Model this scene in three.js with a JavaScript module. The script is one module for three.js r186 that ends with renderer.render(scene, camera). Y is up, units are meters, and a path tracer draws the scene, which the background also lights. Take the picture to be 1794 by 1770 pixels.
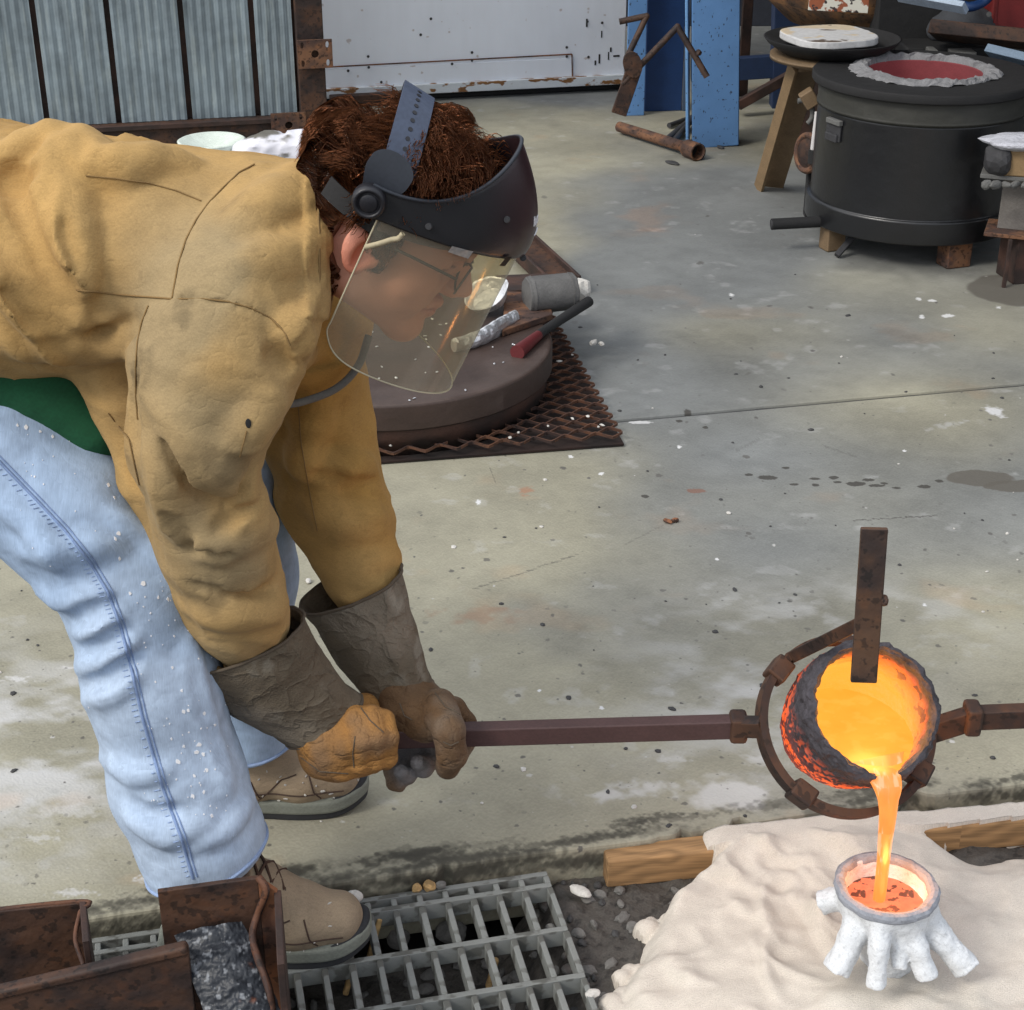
import * as THREE from 'three';
import { mergeGeometries } from 'three/addons/utils/BufferGeometryUtils.js';
import { RoundedBoxGeometry } from 'three/addons/geometries/RoundedBoxGeometry.js';
import { FontLoader } from 'three/addons/loaders/FontLoader.js';
import { TextGeometry } from 'three/addons/geometries/TextGeometry.js';

// ---------------------------------------------------------------- camera, sky, sun, exposure
const scene = new THREE.Scene();
const EYE = 1.675, PITCH = 26.8 * Math.PI / 180, FOV = 35;
const camera = new THREE.PerspectiveCamera(FOV, 1024 / 1010, 0.1, 500);
camera.position.set(0, EYE, 0);
camera.rotation.set(-PITCH, 0, 0);
camera.updateMatrixWorld(true);
const renderer = new THREE.WebGLRenderer({ antialias: true });
renderer.setSize(1024, 1010);
renderer.toneMapping = THREE.LinearToneMapping;
renderer.toneMappingExposure = 1.19;
renderer.shadowMap.enabled = true;
renderer.shadowMap.type = THREE.PCFSoftShadowMap;

// an overcast sky: bright and a little warm towards the sun behind the left shoulder, cooler elsewhere
const SUN = new THREE.Vector3(-0.62, 0.70, 0.30).normalize();
{
  const w = 256, h = 128, d = new Float32Array(w * h * 4);
  for (let j = 0; j < h; j++) for (let i = 0; i < w; i++) {
    const th = (j + 0.5) / h * Math.PI - Math.PI / 2, ph = (i + 0.5) / w * 2 * Math.PI - Math.PI;
    const y = Math.sin(th), c = Math.cos(th), x = c * Math.cos(ph), z = c * Math.sin(ph);
    const s = Math.max(0, x * SUN.x + y * SUN.y + z * SUN.z);
    let L = y > 0 ? 0.54 + 0.36 * y : 0.22;
    L += (y > 0 ? 1 : 0) * (0.75 * Math.pow(s, 3) + 0.5 * Math.pow(s, 12));
    const k = (j * w + i) * 4;
    const warm = Math.pow(s, 4);
    d[k] = L * (0.90 + 0.13 * warm); d[k + 1] = L * (0.965 + 0.03 * warm); d[k + 2] = L * (1.07 - 0.09 * warm); d[k + 3] = 1;
  }
  const t = new THREE.DataTexture(d, w, h, THREE.RGBAFormat, THREE.FloatType);
  t.mapping = THREE.EquirectangularReflectionMapping; t.magFilter = t.minFilter = THREE.LinearFilter; t.needsUpdate = true;
  scene.background = t; scene.environment = t; scene.environmentIntensity = 1; scene.backgroundIntensity = 1;
}
const sun = new THREE.DirectionalLight(new THREE.Color().setRGB(1, 0.95, 0.86), 1.45);
sun.position.copy(SUN).multiplyScalar(20); sun.target.position.set(0, 0, -3);
sun.castShadow = true; sun.shadow.radius = 30; sun.shadow.mapSize.set(2048, 2048);
Object.assign(sun.shadow.camera, { left: -6, right: 6, top: 6, bottom: -6, near: 1, far: 60 });
scene.add(sun, sun.target);

// ---------------------------------------------------------------- helpers
let seed = 20240607;
const rnd = () => { seed = (seed + 0x6D2B79F5) | 0; let t = Math.imul(seed ^ (seed >>> 15), 1 | seed); t = (t + Math.imul(t ^ (t >>> 7), 61 | t)) ^ t; return ((t ^ (t >>> 14)) >>> 0) / 4294967296; };
const rr = (a, b) => a + (b - a) * rnd();
const V = (x, y, z) => new THREE.Vector3(x, y, z);
const clamp = (x, a = 0, b = 1) => Math.min(b, Math.max(a, x));
const mix = (a, b, t) => a + (b - a) * t;
const sst = (a, b, x) => { const t = clamp((x - a) / (b - a)); return t * t * (3 - 2 * t); };
const PF = 1770 / 2 / Math.tan(FOV * Math.PI / 360), CP = Math.cos(PITCH), SP = Math.sin(PITCH);
// the place seen at a spot of the view, at a horizontal distance D / on a level h / on a plane
const ray = (x, y) => { const u = (x - 897) / PF, v = (885 - y) / PF; return V(u, v * CP - SP, -(CP + v * SP)); };
const W = (x, y, D) => { const r = ray(x, y), t = D / -r.z; return V(r.x * t, EYE + r.y * t, -D); };
const G = (x, y, h = 0) => { const r = ray(x, y), t = (h - EYE) / r.y; return V(r.x * t, h, r.z * t); };
const onPlane = (x, y, p, n) => { const r = ray(x, y), o = V(0, EYE, 0), t = p.clone().sub(o).dot(n) / r.dot(n); return o.add(r.multiplyScalar(t)); };
const mpp = (y, D) => { const v = (885 - y) / PF; return D / (CP + v * SP) / PF; };  // metres per picture unit at that distance
const C4 = (x, y, D, r) => { const p = W(x, y, D); return [p.x, p.y, p.z, r * mpp(y, D)]; };

// noise
const PERM = new Uint8Array(1024); { const p = [...Array(256).keys()]; for (let i = 255; i > 0; i--) { const j = Math.floor(rnd() * (i + 1)); [p[i], p[j]] = [p[j], p[i]]; } for (let i = 0; i < 1024; i++) PERM[i] = p[i & 255]; }
function n2(x, y, per = 256) {
  const xi = Math.floor(x), yi = Math.floor(y); let fx = x - xi, fy = y - yi; fx = fx * fx * (3 - 2 * fx); fy = fy * fy * (3 - 2 * fy);
  const m = (a) => ((a % per) + per) % per & 255, x0 = m(xi), x1 = m(xi + 1), y0 = m(yi), y1 = m(yi + 1);
  const a = PERM[PERM[x0] + y0], b = PERM[PERM[x1] + y0], c = PERM[PERM[x0] + y1], d = PERM[PERM[x1] + y1];
  return ((a + (b - a) * fx) + ((c + (d - c) * fx) - (a + (b - a) * fx)) * fy) / 255;
}
function n3(x, y, z) {
  const xi = Math.floor(x), yi = Math.floor(y), zi = Math.floor(z); let fx = x - xi, fy = y - yi, fz = z - zi;
  fx = fx * fx * (3 - 2 * fx); fy = fy * fy * (3 - 2 * fy); fz = fz * fz * (3 - 2 * fz);
  const q = (i, j, k) => PERM[PERM[PERM[(xi + i) & 255] + ((yi + j) & 255)] + ((zi + k) & 255)];
  const l = (j, k) => { const a = q(0, j, k); return a + (q(1, j, k) - a) * fx; };
  const a = l(0, 0), b = l(1, 0), c = l(0, 1), d = l(1, 1), e = a + (b - a) * fy, f = c + (d - c) * fy;
  return (e + (f - e) * fz) / 255;
}
const fbm2 = (x, y, o = 4, per = 256) => { let s = 0, a = 0.5, t = 0; for (let i = 0; i < o; i++) { s += a * n2(x, y, per); t += a; x *= 2; y *= 2; per *= 2; a *= 0.5; } return s / t; };
const fbm3 = (x, y, z, o = 3) => { let s = 0, a = 0.5, t = 0; for (let i = 0; i < o; i++) { s += a * n3(x, y, z); t += a; x *= 2.03; y *= 2.03; z *= 2.03; a *= 0.5; } return s / t; };

// textures: fn(u, v) gives linear values 0..1 (colour) written as sRGB, or one grey value for bump / roughness
const enc = (c) => { c = clamp(c); return 255 * (c <= 0.0031308 ? 12.92 * c : 1.055 * Math.pow(c, 1 / 2.4) - 0.055); };
function dtex(d, w, h, srgb, metres) {
  const t = new THREE.DataTexture(d, w, h, THREE.RGBAFormat, THREE.UnsignedByteType);
  t.wrapS = t.wrapT = THREE.RepeatWrapping; t.magFilter = THREE.LinearFilter; t.minFilter = THREE.LinearMipmapLinearFilter; t.generateMipmaps = true;
  if (srgb) t.colorSpace = THREE.SRGBColorSpace;
  if (metres) t.repeat.set(1 / metres, 1 / metres);
  t.needsUpdate = true; return t;
}
function tex(n, metres, fn) {
  const d = new Uint8Array(n * n * 4); let srgb = false;
  for (let j = 0; j < n; j++) for (let i = 0; i < n; i++) {
    const c = fn(i / n, j / n), k = (j * n + i) * 4; d[k + 3] = 255;
    if (typeof c === 'number') d[k] = d[k + 1] = d[k + 2] = 255 * clamp(c);
    else { srgb = true; d[k] = enc(c[0]); d[k + 1] = enc(c[1]); d[k + 2] = enc(c[2]); }
  }
  return dtex(d, n, n, srgb, metres);
}
const T = {};
T.grain = tex(512, 0.5, (u, v) => { const g = 0.72 + 0.28 * fbm2(u * 16, v * 16, 5, 16) + 0.22 * (n2(u * 200, v * 200, 200) - 0.5); return [g, g, g]; });
T.grime = tex(512, 0.5, (u, v) => { const a = fbm2(u * 12, v * 12, 5, 12), d = sst(0.5, 0.66, fbm2(u * 22 + 5, v * 22, 4, 22)); const g = (0.75 + 0.4 * a) * (1 - 0.5 * d); return [g, g * (1 - 0.03 * d), g * (1 - 0.08 * d)]; });
T.fine = tex(512, 0.12, (u, v) => 0.6 * n2(u * 128, v * 128, 128) + 0.4 * fbm2(u * 24, v * 24, 3, 24));
T.lump = tex(512, 0.4, (u, v) => fbm2(u * 12, v * 12, 5, 12));
T.suede = tex(1024, 0.35, (u, v) => { const a = fbm2(u * 10, v * 10, 5, 10), b = n2(u * 260, v * 260, 260), c = n2(u * 90, v * 420, 90 * 4); const g = 0.74 + 0.30 * a + 0.16 * (b - 0.5) + 0.1 * (c - 0.5); const s = sst(0.72, 0.8, fbm2(u * 40, v * 40, 3, 40)) * 0.10; return [g * (1 - s), g * (1 - s * 1.05), g * (1 - s)]; });
T.suedeB = tex(512, 0.09, (u, v) => 0.55 * n2(u * 110, v * 110, 110) + 0.45 * fbm2(u * 30, v * 30, 3, 30));
T.crease = tex(1024, 0.42, (u, v) => { const w = 0.5 * n2(u * 6, v * 6, 6), q = (k, o, p) => { const r = 1 - Math.abs(2 * fbm2(u * k + o + w, v * k + o * 2 + w, 3, k) - 1); return Math.pow(r, p); }; return 0.5 + 0.34 * fbm2(u * 7, v * 7, 3, 7) - 0.26 * q(7, 3, 7) - 0.16 * q(15, 9, 8) + 0.05 * (n2(u * 330, v * 330, 330) - 0.5) + 0.05 * (n2(u * 170, v * 170, 170) - 0.5); });
T.denim = tex(512, 0.16, (u, v) => { const tw = 0.5 + 0.5 * Math.sin((u * 150 + v * 150) * 2 * Math.PI), sl = n2(u * 300, v * 20, 300), c = fbm2(u * 12, v * 12, 4, 12); const g = 0.80 + 0.10 * (tw - 0.5) + 0.16 * (sl - 0.5) + 0.30 * (c - 0.5); return [g * 0.97, g, g * 1.0 + 0.02]; });
T.denimB = tex(512, 0.08, (u, v) => 0.5 + 0.3 * Math.sin((u * 75 + v * 75) * 2 * Math.PI) + 0.2 * (n2(u * 150, v * 30, 150) - 0.5));
const rustPal = (a, b) => [mix(0.070, 0.21, a) + 0.05 * b, mix(0.034, 0.085, a) + 0.012 * b, mix(0.024, 0.038, a)];
T.rust = tex(1024, 0.6, (u, v) => { const a = sst(0.3, 0.72, fbm2(u * 9, v * 9, 6, 9)), b = sst(0.55, 0.8, fbm2(u * 31 + 5, v * 31, 4, 31)), d = sst(0.62, 0.7, fbm2(u * 60, v * 60 + 3, 3, 60)); const c = rustPal(a, b); const k = 1 - 0.55 * d; return [c[0] * k, c[1] * k, c[2] * k]; });
T.rustDark = tex(512, 0.6, (u, v) => { const a = sst(0.3, 0.75, fbm2(u * 8, v * 8, 6, 8)), b = n2(u * 300, v * 300, 300); const k = 0.75 + 0.5 * b * 0.6; return [mix(0.030, 0.075, a) * k, mix(0.018, 0.036, a) * k, mix(0.015, 0.025, a) * k]; });
T.steelRed = tex(512, 0.5, (u, v) => { const a = fbm2(u * 8, v * 8, 5, 8), b = n2(u * 200, v * 200, 200); const k = 0.7 + 0.5 * a + 0.25 * (b - 0.5); return [0.068 * k, 0.034 * k, 0.032 * k]; });
T.wood = tex(1024, 0.6, (u, v) => { const w = fbm2(u * 3, v * 6, 4, 6) * 1.6, r = 0.5 + 0.5 * Math.sin((v * 26 + w * 3) * 2 * Math.PI), f = n2(u * 16, v * 300, 300); const k = 0.62 + 0.32 * r + 0.25 * (f - 0.5), st = 1 - 0.35 * sst(0.55, 0.75, fbm2(u * 7, v * 9, 4, 9)); return [0.40 * k * st, 0.235 * k * st, 0.105 * k * st]; });
T.galv = tex(512, 0.9, (u, v) => { const a = fbm2(u * 40, v * 6, 5, 40), b = fbm2(u * 14, v * 14, 5, 14), s = sst(0.55, 0.75, fbm2(u * 80, v * 8, 4, 80)); const k = 0.75 + 0.40 * b + 0.62 * (a - 0.5) + 0.12 * s; return [0.215 * k + 0.02 * s, 0.265 * k + 0.015 * s, 0.295 * k]; });
T.sand = tex(1024, 0.25, (u, v) => { const b = n2(u * 500, v * 500, 500), c = n2(u * 250, v * 250, 250), a = fbm2(u * 10, v * 10, 4, 10); const k = 0.84 + 0.2 * (b - 0.5) + 0.14 * (c - 0.5) + 0.16 * (a - 0.5), s = n2(u * 320 + 9, v * 320, 320) > 0.94 ? 0.72 : 1; return [0.74 * k * s, 0.675 * k * s, 0.59 * k * s]; });
T.cast = tex(512, 0.2, (u, v) => { const a = fbm2(u * 14, v * 14, 5, 14), b = n2(u * 150, v * 150, 150); const sp = 1 - 0.16 * sst(0.60, 0.72, fbm2(u * 60 + 3, v * 60, 3, 60)); const k = (0.80 + 0.18 * a + 0.14 * (b - 0.5)) * sp; return [0.74 * k, 0.765 * k, 0.79 * k]; });
T.bluePaint = tex(512, 0.9, (u, v) => { const a = fbm2(u * 7, v * 5, 5, 7), ch = sst(0.76, 0.79, fbm2(u * 120, v * 60, 3, 120)); const k = 0.8 + 0.4 * a; return [mix(0.105 * k, 0.03, ch), mix(0.235 * k, 0.05, ch), mix(0.47 * k, 0.09, ch)]; });
T.dirt = tex(512, 1.0, (u, v) => { const a = fbm2(u * 10, v * 10, 6, 10), b = n2(u * 260, v * 260, 260), g = sst(0.6, 0.7, fbm2(u * 50, v * 50, 3, 50)); const k = 0.5 + 0.7 * a + 0.35 * (b - 0.5) - 0.3 * g; return [0.060 * k, 0.054 * k, 0.048 * k]; });
T.soil = tex(1024, 0.4, (u, v) => { const a = fbm2(u * 9, v * 9, 6, 9), b = n2(u * 200, v * 200, 200), g = sst(0.58, 0.7, fbm2(u * 34, v * 34, 4, 34)); const k = 0.6 + 0.7 * a + 0.4 * (b - 0.5) - 0.4 * g; return [0.072 * k, 0.065 * k, 0.057 * k]; });

const M = {};
function mat(name, o) {
  const { rgb, ...rest } = o; const m = new (o.transmission || o.clearcoat || o.sheen ? THREE.MeshPhysicalMaterial : THREE.MeshStandardMaterial)({ roughness: 0.8, metalness: 0, ...rest });
  if (rgb) m.color.setRGB(...rgb); m.name = name; return (M[name] = m);
}
mat('skin', { rgb: [0.62, 0.325, 0.235], roughness: 0.55, vertexColors: true, bumpMap: T.fine, bumpScale: 0.0004 });
mat('jacket', { map: T.suede, vertexColors: true, roughness: 0.95, bumpMap: T.crease, bumpScale: 0.0024, sheen: 0.3, sheenRoughness: 0.6, sheenColor: new THREE.Color().setRGB(0.5, 0.38, 0.2) });
mat('seam', { map: T.suede, rgb: [0.25, 0.155, 0.058], roughness: 0.95 });
mat('denim', { map: T.denim, vertexColors: true, roughness: 0.95, bumpMap: T.crease, bumpScale: 0.0013 });
mat('denimSeam', { map: T.denim, rgb: [0.27, 0.37, 0.60], roughness: 0.95 });
mat('denimHem', { map: T.denim, rgb: [0.36, 0.47, 0.70], roughness: 0.95 });
mat('green', { map: T.grain, rgb: [0.008, 0.085, 0.035], roughness: 0.95 });
mat('cuffLeather', { map: T.suede, vertexColors: true, roughness: 0.9, bumpMap: T.crease, bumpScale: 0.011, side: THREE.DoubleSide });
mat('gloveSeam', { map: T.suede, rgb: [0.11, 0.085, 0.06], roughness: 0.95 });
mat('gloveWelt', { map: T.suede, rgb: [0.30, 0.22, 0.13], roughness: 0.95 });
mat('boot', { map: T.suede, vertexColors: true, roughness: 0.85, bumpMap: T.crease, bumpScale: 0.003 });
mat('bootDark', { map: T.suede, rgb: [0.075, 0.045, 0.033], roughness: 0.85 });
mat('midsole', { map: T.grain, rgb: [0.22, 0.235, 0.20], roughness: 0.85 });
mat('outsole', { map: T.grain, rgb: [0.03, 0.032, 0.036], roughness: 0.85 });
mat('lace', { map: T.grain, rgb: [0.085, 0.045, 0.03], roughness: 0.95 });
mat('hair', { vertexColors: true, roughness: 0.8 });
mat('blackPlastic', { rgb: [0.013, 0.013, 0.017], roughness: 0.42, bumpMap: T.fine, bumpScale: 0.0002 });
mat('shell', { vertexColors: true, roughness: 0.30, bumpMap: T.fine, bumpScale: 0.00012 });
mat('strap', { map: T.grain, rgb: [0.060, 0.078, 0.125], roughness: 0.55, side: THREE.DoubleSide });
mat('strapDark', { map: T.grain, rgb: [0.024, 0.029, 0.040], roughness: 0.55, side: THREE.DoubleSide });
mat('foam', { map: T.grain, rgb: [0.16, 0.13, 0.125], roughness: 0.9, side: THREE.DoubleSide });
mat('visor', { rgb: [0.78, 0.74, 0.60], roughness: 0.10, transmission: 0.84, specularIntensity: 0.5, thickness: 0, ior: 1.5, side: THREE.DoubleSide });
mat('print', { rgb: [0.75, 0.75, 0.77], roughness: 0.6 });
mat('tape', { rgb: [0.50, 0.43, 0.28], roughness: 0.8, map: T.grain });
mat('wire', { rgb: [0.10, 0.085, 0.07], roughness: 0.4, metalness: 0.4 });
mat('steelRed', { map: T.steelRed, roughness: 0.62, bumpMap: T.lump, bumpScale: 0.0015 });
mat('rust', { map: T.rust, roughness: 0.85, bumpMap: T.lump, bumpScale: 0.004 });
mat('rustDark', { map: T.rustDark, roughness: 0.75, bumpMap: T.lump, bumpScale: 0.003 });
mat('slag', { map: T.grain, vertexColors: true, roughness: 0.5, bumpMap: T.lump, bumpScale: 0.003 });
mat('wood', { map: T.wood, roughness: 0.85, bumpMap: T.wood, bumpScale: 0.0015 });
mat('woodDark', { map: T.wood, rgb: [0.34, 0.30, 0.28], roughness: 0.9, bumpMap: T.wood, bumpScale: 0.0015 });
mat('sand', { map: T.sand, roughness: 1, bumpMap: T.fine, bumpScale: 0.0012 });
mat('cast', { map: T.cast, roughness: 0.85, bumpMap: T.lump, bumpScale: 0.005 });
mat('castRim', { map: T.cast, rgb: [0.42, 0.43, 0.47], roughness: 0.9, bumpMap: T.lump, bumpScale: 0.004 });
mat('galv', { map: T.galv, roughness: 0.55, metalness: 0.15, bumpMap: T.lump, bumpScale: 0.002 });
mat('grateGrey', { map: T.grime, rgb: [0.21, 0.22, 0.21], roughness: 0.8, bumpMap: T.fine, bumpScale: 0.0006 });
mat('dirt', { map: T.dirt, roughness: 0.95, bumpMap: T.lump, bumpScale: 0.012 });
mat('soil', { map: T.soil, roughness: 0.8, bumpMap: T.lump, bumpScale: 0.012 });
mat('stone', { map: T.grain, rgb: [0.17, 0.165, 0.155], roughness: 0.9, bumpMap: T.lump, bumpScale: 0.003 });
mat('stoneDark', { map: T.grain, rgb: [0.055, 0.055, 0.056], roughness: 0.7 });
mat('paleChip', { map: T.grain, rgb: [0.62, 0.60, 0.56], roughness: 0.9 });
mat('woodChip', { map: T.wood, rgb: [1.5, 1.65, 1.6], roughness: 0.9 });
mat('bluePaint', { map: T.bluePaint, roughness: 0.6, bumpMap: T.lump, bumpScale: 0.001 });
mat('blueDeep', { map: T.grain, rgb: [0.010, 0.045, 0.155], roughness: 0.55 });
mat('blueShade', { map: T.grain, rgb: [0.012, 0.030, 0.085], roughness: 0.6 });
mat('blackSteel', { map: T.grain, rgb: [0.008, 0.0085, 0.010], roughness: 0.34, metalness: 0.0, clearcoat: 0.35, clearcoatRoughness: 0.3, bumpMap: T.lump, bumpScale: 0.0012 });
mat('blackMatte', { map: T.grain, rgb: [0.014, 0.014, 0.015], roughness: 0.8, bumpMap: T.lump, bumpScale: 0.002 });
mat('refractory', { map: T.grain, rgb: [0.25, 0.25, 0.26], roughness: 0.95, bumpMap: T.lump, bumpScale: 0.008 });
mat('redLining', { map: T.grain, rgb: [0.36, 0.055, 0.055], roughness: 0.9 });
mat('tanSteel', { map: T.grain, rgb: [0.215, 0.145, 0.080], roughness: 0.7, bumpMap: T.lump, bumpScale: 0.002 });
mat('brownSteel', { map: T.rust, rgb: [0.34, 0.38, 0.44], roughness: 0.75, bumpMap: T.lump, bumpScale: 0.003 });
mat('redPaint', { map: T.grain, rgb: [0.20, 0.016, 0.016], roughness: 0.6 });
mat('palePaint', { map: T.grain, rgb: [0.45, 0.55, 0.68], roughness: 0.6 });
mat('darkGrey', { map: T.grain, rgb: [0.040, 0.040, 0.044], roughness: 0.7, bumpMap: T.lump, bumpScale: 0.002 });
mat('midGrey', { map: T.grain, rgb: [0.14, 0.14, 0.135], roughness: 0.8, bumpMap: T.lump, bumpScale: 0.003 });
mat('foil', { map: T.grain, rgb: [0.80, 0.81, 0.83], roughness: 0.42, metalness: 0.7, bumpMap: T.lump, bumpScale: 0.01 });
mat('mallet', { map: T.grain, rgb: [0.13, 0.128, 0.125], roughness: 0.85, bumpMap: T.lump, bumpScale: 0.003 });
mat('redGrip', { map: T.grain, rgb: [0.13, 0.016, 0.018], roughness: 0.6 });
mat('whitePlastic', { map: T.grain, rgb: [0.72, 0.80, 0.72], roughness: 0.5 });
mat('orangeHot', { rgb: [0.3, 0.1, 0.03], roughness: 0.6 });

// geometry
const plain = (g) => { if (g.index) g = g.toNonIndexed(); for (const k of Object.keys(g.attributes)) if (k !== 'position' && k !== 'normal' && k !== 'color') g.deleteAttribute(k); if (!g.attributes.normal) g.computeVertexNormals(); return g; };
// uv in metres, each face laid flat along its main axis
function boxUV(g) {
  if (g.index) g = g.toNonIndexed();
  const p = g.attributes.position.array, n = p.length / 9, uv = new Float32Array(n * 6);
  for (let i = 0; i < n; i++) {
    const o = i * 9, ax = p[o + 3] - p[o], ay = p[o + 4] - p[o + 1], az = p[o + 5] - p[o + 2], bx_ = p[o + 6] - p[o], by = p[o + 7] - p[o + 1], bz = p[o + 8] - p[o + 2];
    const nx = Math.abs(ay * bz - az * by), ny = Math.abs(az * bx_ - ax * bz), nz = Math.abs(ax * by - ay * bx_);
    for (let k = 0; k < 3; k++) { const q = o + k * 3, x = p[q], y = p[q + 1], z = p[q + 2]; const a = nx > ny && nx > nz ? [z, y] : ny > nz ? [x, z] : [x, y]; uv[i * 6 + k * 2] = a[0]; uv[i * 6 + k * 2 + 1] = a[1]; }
  }
  g.setAttribute('uv', new THREE.BufferAttribute(uv, 2)); return g;
}
const join = (gs) => { gs = [].concat(gs); if (gs.length === 1 && gs[0].attributes.uv && !gs[0].userData.boxed) return gs[0]; gs = gs.map(plain); return gs.length === 1 ? gs[0] : mergeGeometries(gs); };
const used = new Map();
const numbered = (n) => { const k = used.get(n) || 0; used.set(n, k + 1); return k ? `${n}_${String(k).padStart(3, '0')}` : n; };
function addTo(o, parent) { o.castShadow = o.receiveShadow = true; (parent || scene).add(o); return o; }
const rootOf = (o) => { while (o.parent && o.parent !== scene) o = o.parent; return o; };
// a thing: a Group at its base; its parts are built in world places and moved under it
function thing(name, label, category, at, group) {
  const g = new THREE.Group(); g.name = numbered(name); g.position.copy(at); scene.add(g);
  g.userData = { label, category }; if (group) g.userData.group = group; return g;
}
function part(name, gs, m, parent, label) {
  let g = join(gs); if (!g.attributes.uv) g = boxUV(g);
  const r = rootOf(parent).position; g.translate(-r.x, -r.y, -r.z);
  const o = new THREE.Mesh(g, m); o.name = name; if (label) o.userData.label = label; return addTo(o, parent);
}
function single(name, gs, m, at, data) {   // a thing that is one mesh
  let g = join(gs); if (!g.attributes.uv) g = boxUV(g);
  g.translate(-at.x, -at.y, -at.z);
  const o = new THREE.Mesh(g, m); o.name = numbered(name); o.position.copy(at); o.userData = data; return addTo(o);
}
const inst = (name, g, m, parent, pos, ry = 0) => { const o = new THREE.Mesh(g, m); o.name = name; o.position.copy(pos).sub(rootOf(parent).position); o.rotation.y = ry; return addTo(o, parent); };
const box = (w, h, d, r = 0.003) => plain(r ? new RoundedBoxGeometry(w, h, d, 1, Math.min(r, w / 2.1, h / 2.1, d / 2.1)) : new THREE.BoxGeometry(w, h, d));
const place = (g, p, ry = 0, rx = 0, rz = 0) => { g.applyMatrix4(new THREE.Matrix4().makeRotationFromEuler(new THREE.Euler(rx, ry, rz, 'YXZ')).setPosition(p)); return g; };
// a box from a to b along its length, w wide (towards side) and h thick
function bar(a, b, w, h, side = V(0, 0, 1), r = 0.003, ext = 0) {
  const x = b.clone().sub(a), L = x.length() + ext * 2; x.normalize(); const y = side.clone().cross(x).normalize(), z = x.clone().cross(y);
  const g = box(L, h, w, r); g.applyMatrix4(new THREE.Matrix4().makeBasis(x, y, z).setPosition(a.clone().add(b).multiplyScalar(0.5))); return g;
}
const rod = (a, b, r, r2 = r, n = 12) => { const d = b.clone().sub(a), L = d.length(); const g = new THREE.CylinderGeometry(r2, r, L, n, 1); g.applyMatrix4(new THREE.Matrix4().makeRotationFromQuaternion(new THREE.Quaternion().setFromUnitVectors(V(0, 1, 0), d.normalize())).setPosition(a.clone().add(b).multiplyScalar(0.5))); return plain(g); };
const tube = (pts, r, seg = 0, n = 6, closed = false) => plain(new THREE.TubeGeometry(new THREE.CatmullRomCurve3(pts, closed, 'catmullrom', 0.5), seg || pts.length * 5, r, n, closed));
function lathe(prof, at, n = 48, axis = null) { const g = new THREE.LatheGeometry(prof.map(([r, y]) => new THREE.Vector2(Math.max(r, 1e-5), y)), n); if (axis) g.applyQuaternion(new THREE.Quaternion().setFromUnitVectors(V(0, 1, 0), axis)); g.translate(at.x, at.y, at.z); return plain(g); }
function rock(p, rx, ry, rz, jag = 0.25, det = 1) {
  const g = new THREE.IcosahedronGeometry(1, det), a = g.attributes.position, o = rnd() * 90;
  for (let i = 0; i < a.count; i++) { const x = a.getX(i), y = a.getY(i), z = a.getZ(i), k = 1 + jag * 2 * (n3(x * 1.7 + o, y * 1.7, z * 1.7) - 0.5); a.setXYZ(i, x * k * rx, y * k * ry, z * k * rz); }
  g.rotateY(rnd() * 6.28); g.translate(p.x, p.y, p.z); g.deleteAttribute('normal'); return plain(g);
}
function colorize(g, fn) { const p = g.attributes.position, n = g.attributes.normal, c = new Float32Array(p.count * 3); for (let i = 0; i < p.count; i++) { const q = fn(p.getX(i), p.getY(i), p.getZ(i), n.getX(i), n.getY(i), n.getZ(i)); c[i * 3] = q[0]; c[i * 3 + 1] = q[1]; c[i * 3 + 2] = q[2]; } g.setAttribute('color', new THREE.BufferAttribute(c, 3)); return g; }
// open tube of rings: each ring {c, x, y} (centre and two half axes); wall thickness th
function loft(rings, n, th, wob = 0, capEnds = false) {
  const pos = [], idx = [], R = rings.length;
  const P = (i, j, s) => { const q = rings[i], a = j / n * 2 * Math.PI, k = 1 + wob * (fbm3(Math.cos(a) * 1.5 + 7, Math.sin(a) * 1.5, i * 0.5 / R * 6, 3) - 0.5) + (i && i < R - 1 ? wob * 0.55 * (fbm3(Math.cos(a) * 4 + 17, Math.sin(a) * 4, i * 4 / R, 2) - 0.5) : 0) - s; return q.c.clone().addScaledVector(q.x, Math.cos(a) * k).addScaledVector(q.y, Math.sin(a) * k); };
  for (const s of [0, th]) for (let i = 0; i < R; i++) for (let j = 0; j < n; j++) { const p = P(i, j, s); pos.push(p.x, p.y, p.z); }
  const id = (s, i, j) => s * R * n + i * n + (j % n);
  for (let i = 0; i < R - 1; i++) for (let j = 0; j < n; j++) { idx.push(id(0, i, j), id(0, i, j + 1), id(0, i + 1, j), id(0, i, j + 1), id(0, i + 1, j + 1), id(0, i + 1, j)); idx.push(id(1, i, j), id(1, i + 1, j), id(1, i, j + 1), id(1, i, j + 1), id(1, i + 1, j), id(1, i + 1, j + 1)); }
  for (let j = 0; j < n; j++) { idx.push(id(0, 0, j), id(1, 0, j), id(0, 0, j + 1), id(1, 0, j), id(1, 0, j + 1), id(0, 0, j + 1)); const e = R - 1; idx.push(id(0, e, j), id(0, e, j + 1), id(1, e, j), id(1, e, j), id(0, e, j + 1), id(1, e, j + 1)); }
  const g = new THREE.BufferGeometry(); g.setAttribute('position', new THREE.Float32BufferAttribute(pos, 3)); g.setIndex(idx); g.computeVertexNormals(); return plain(g);
}

const FONT = await new FontLoader().loadAsync('fonts/droid/droid_sans_bold.typeface.json');
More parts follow.
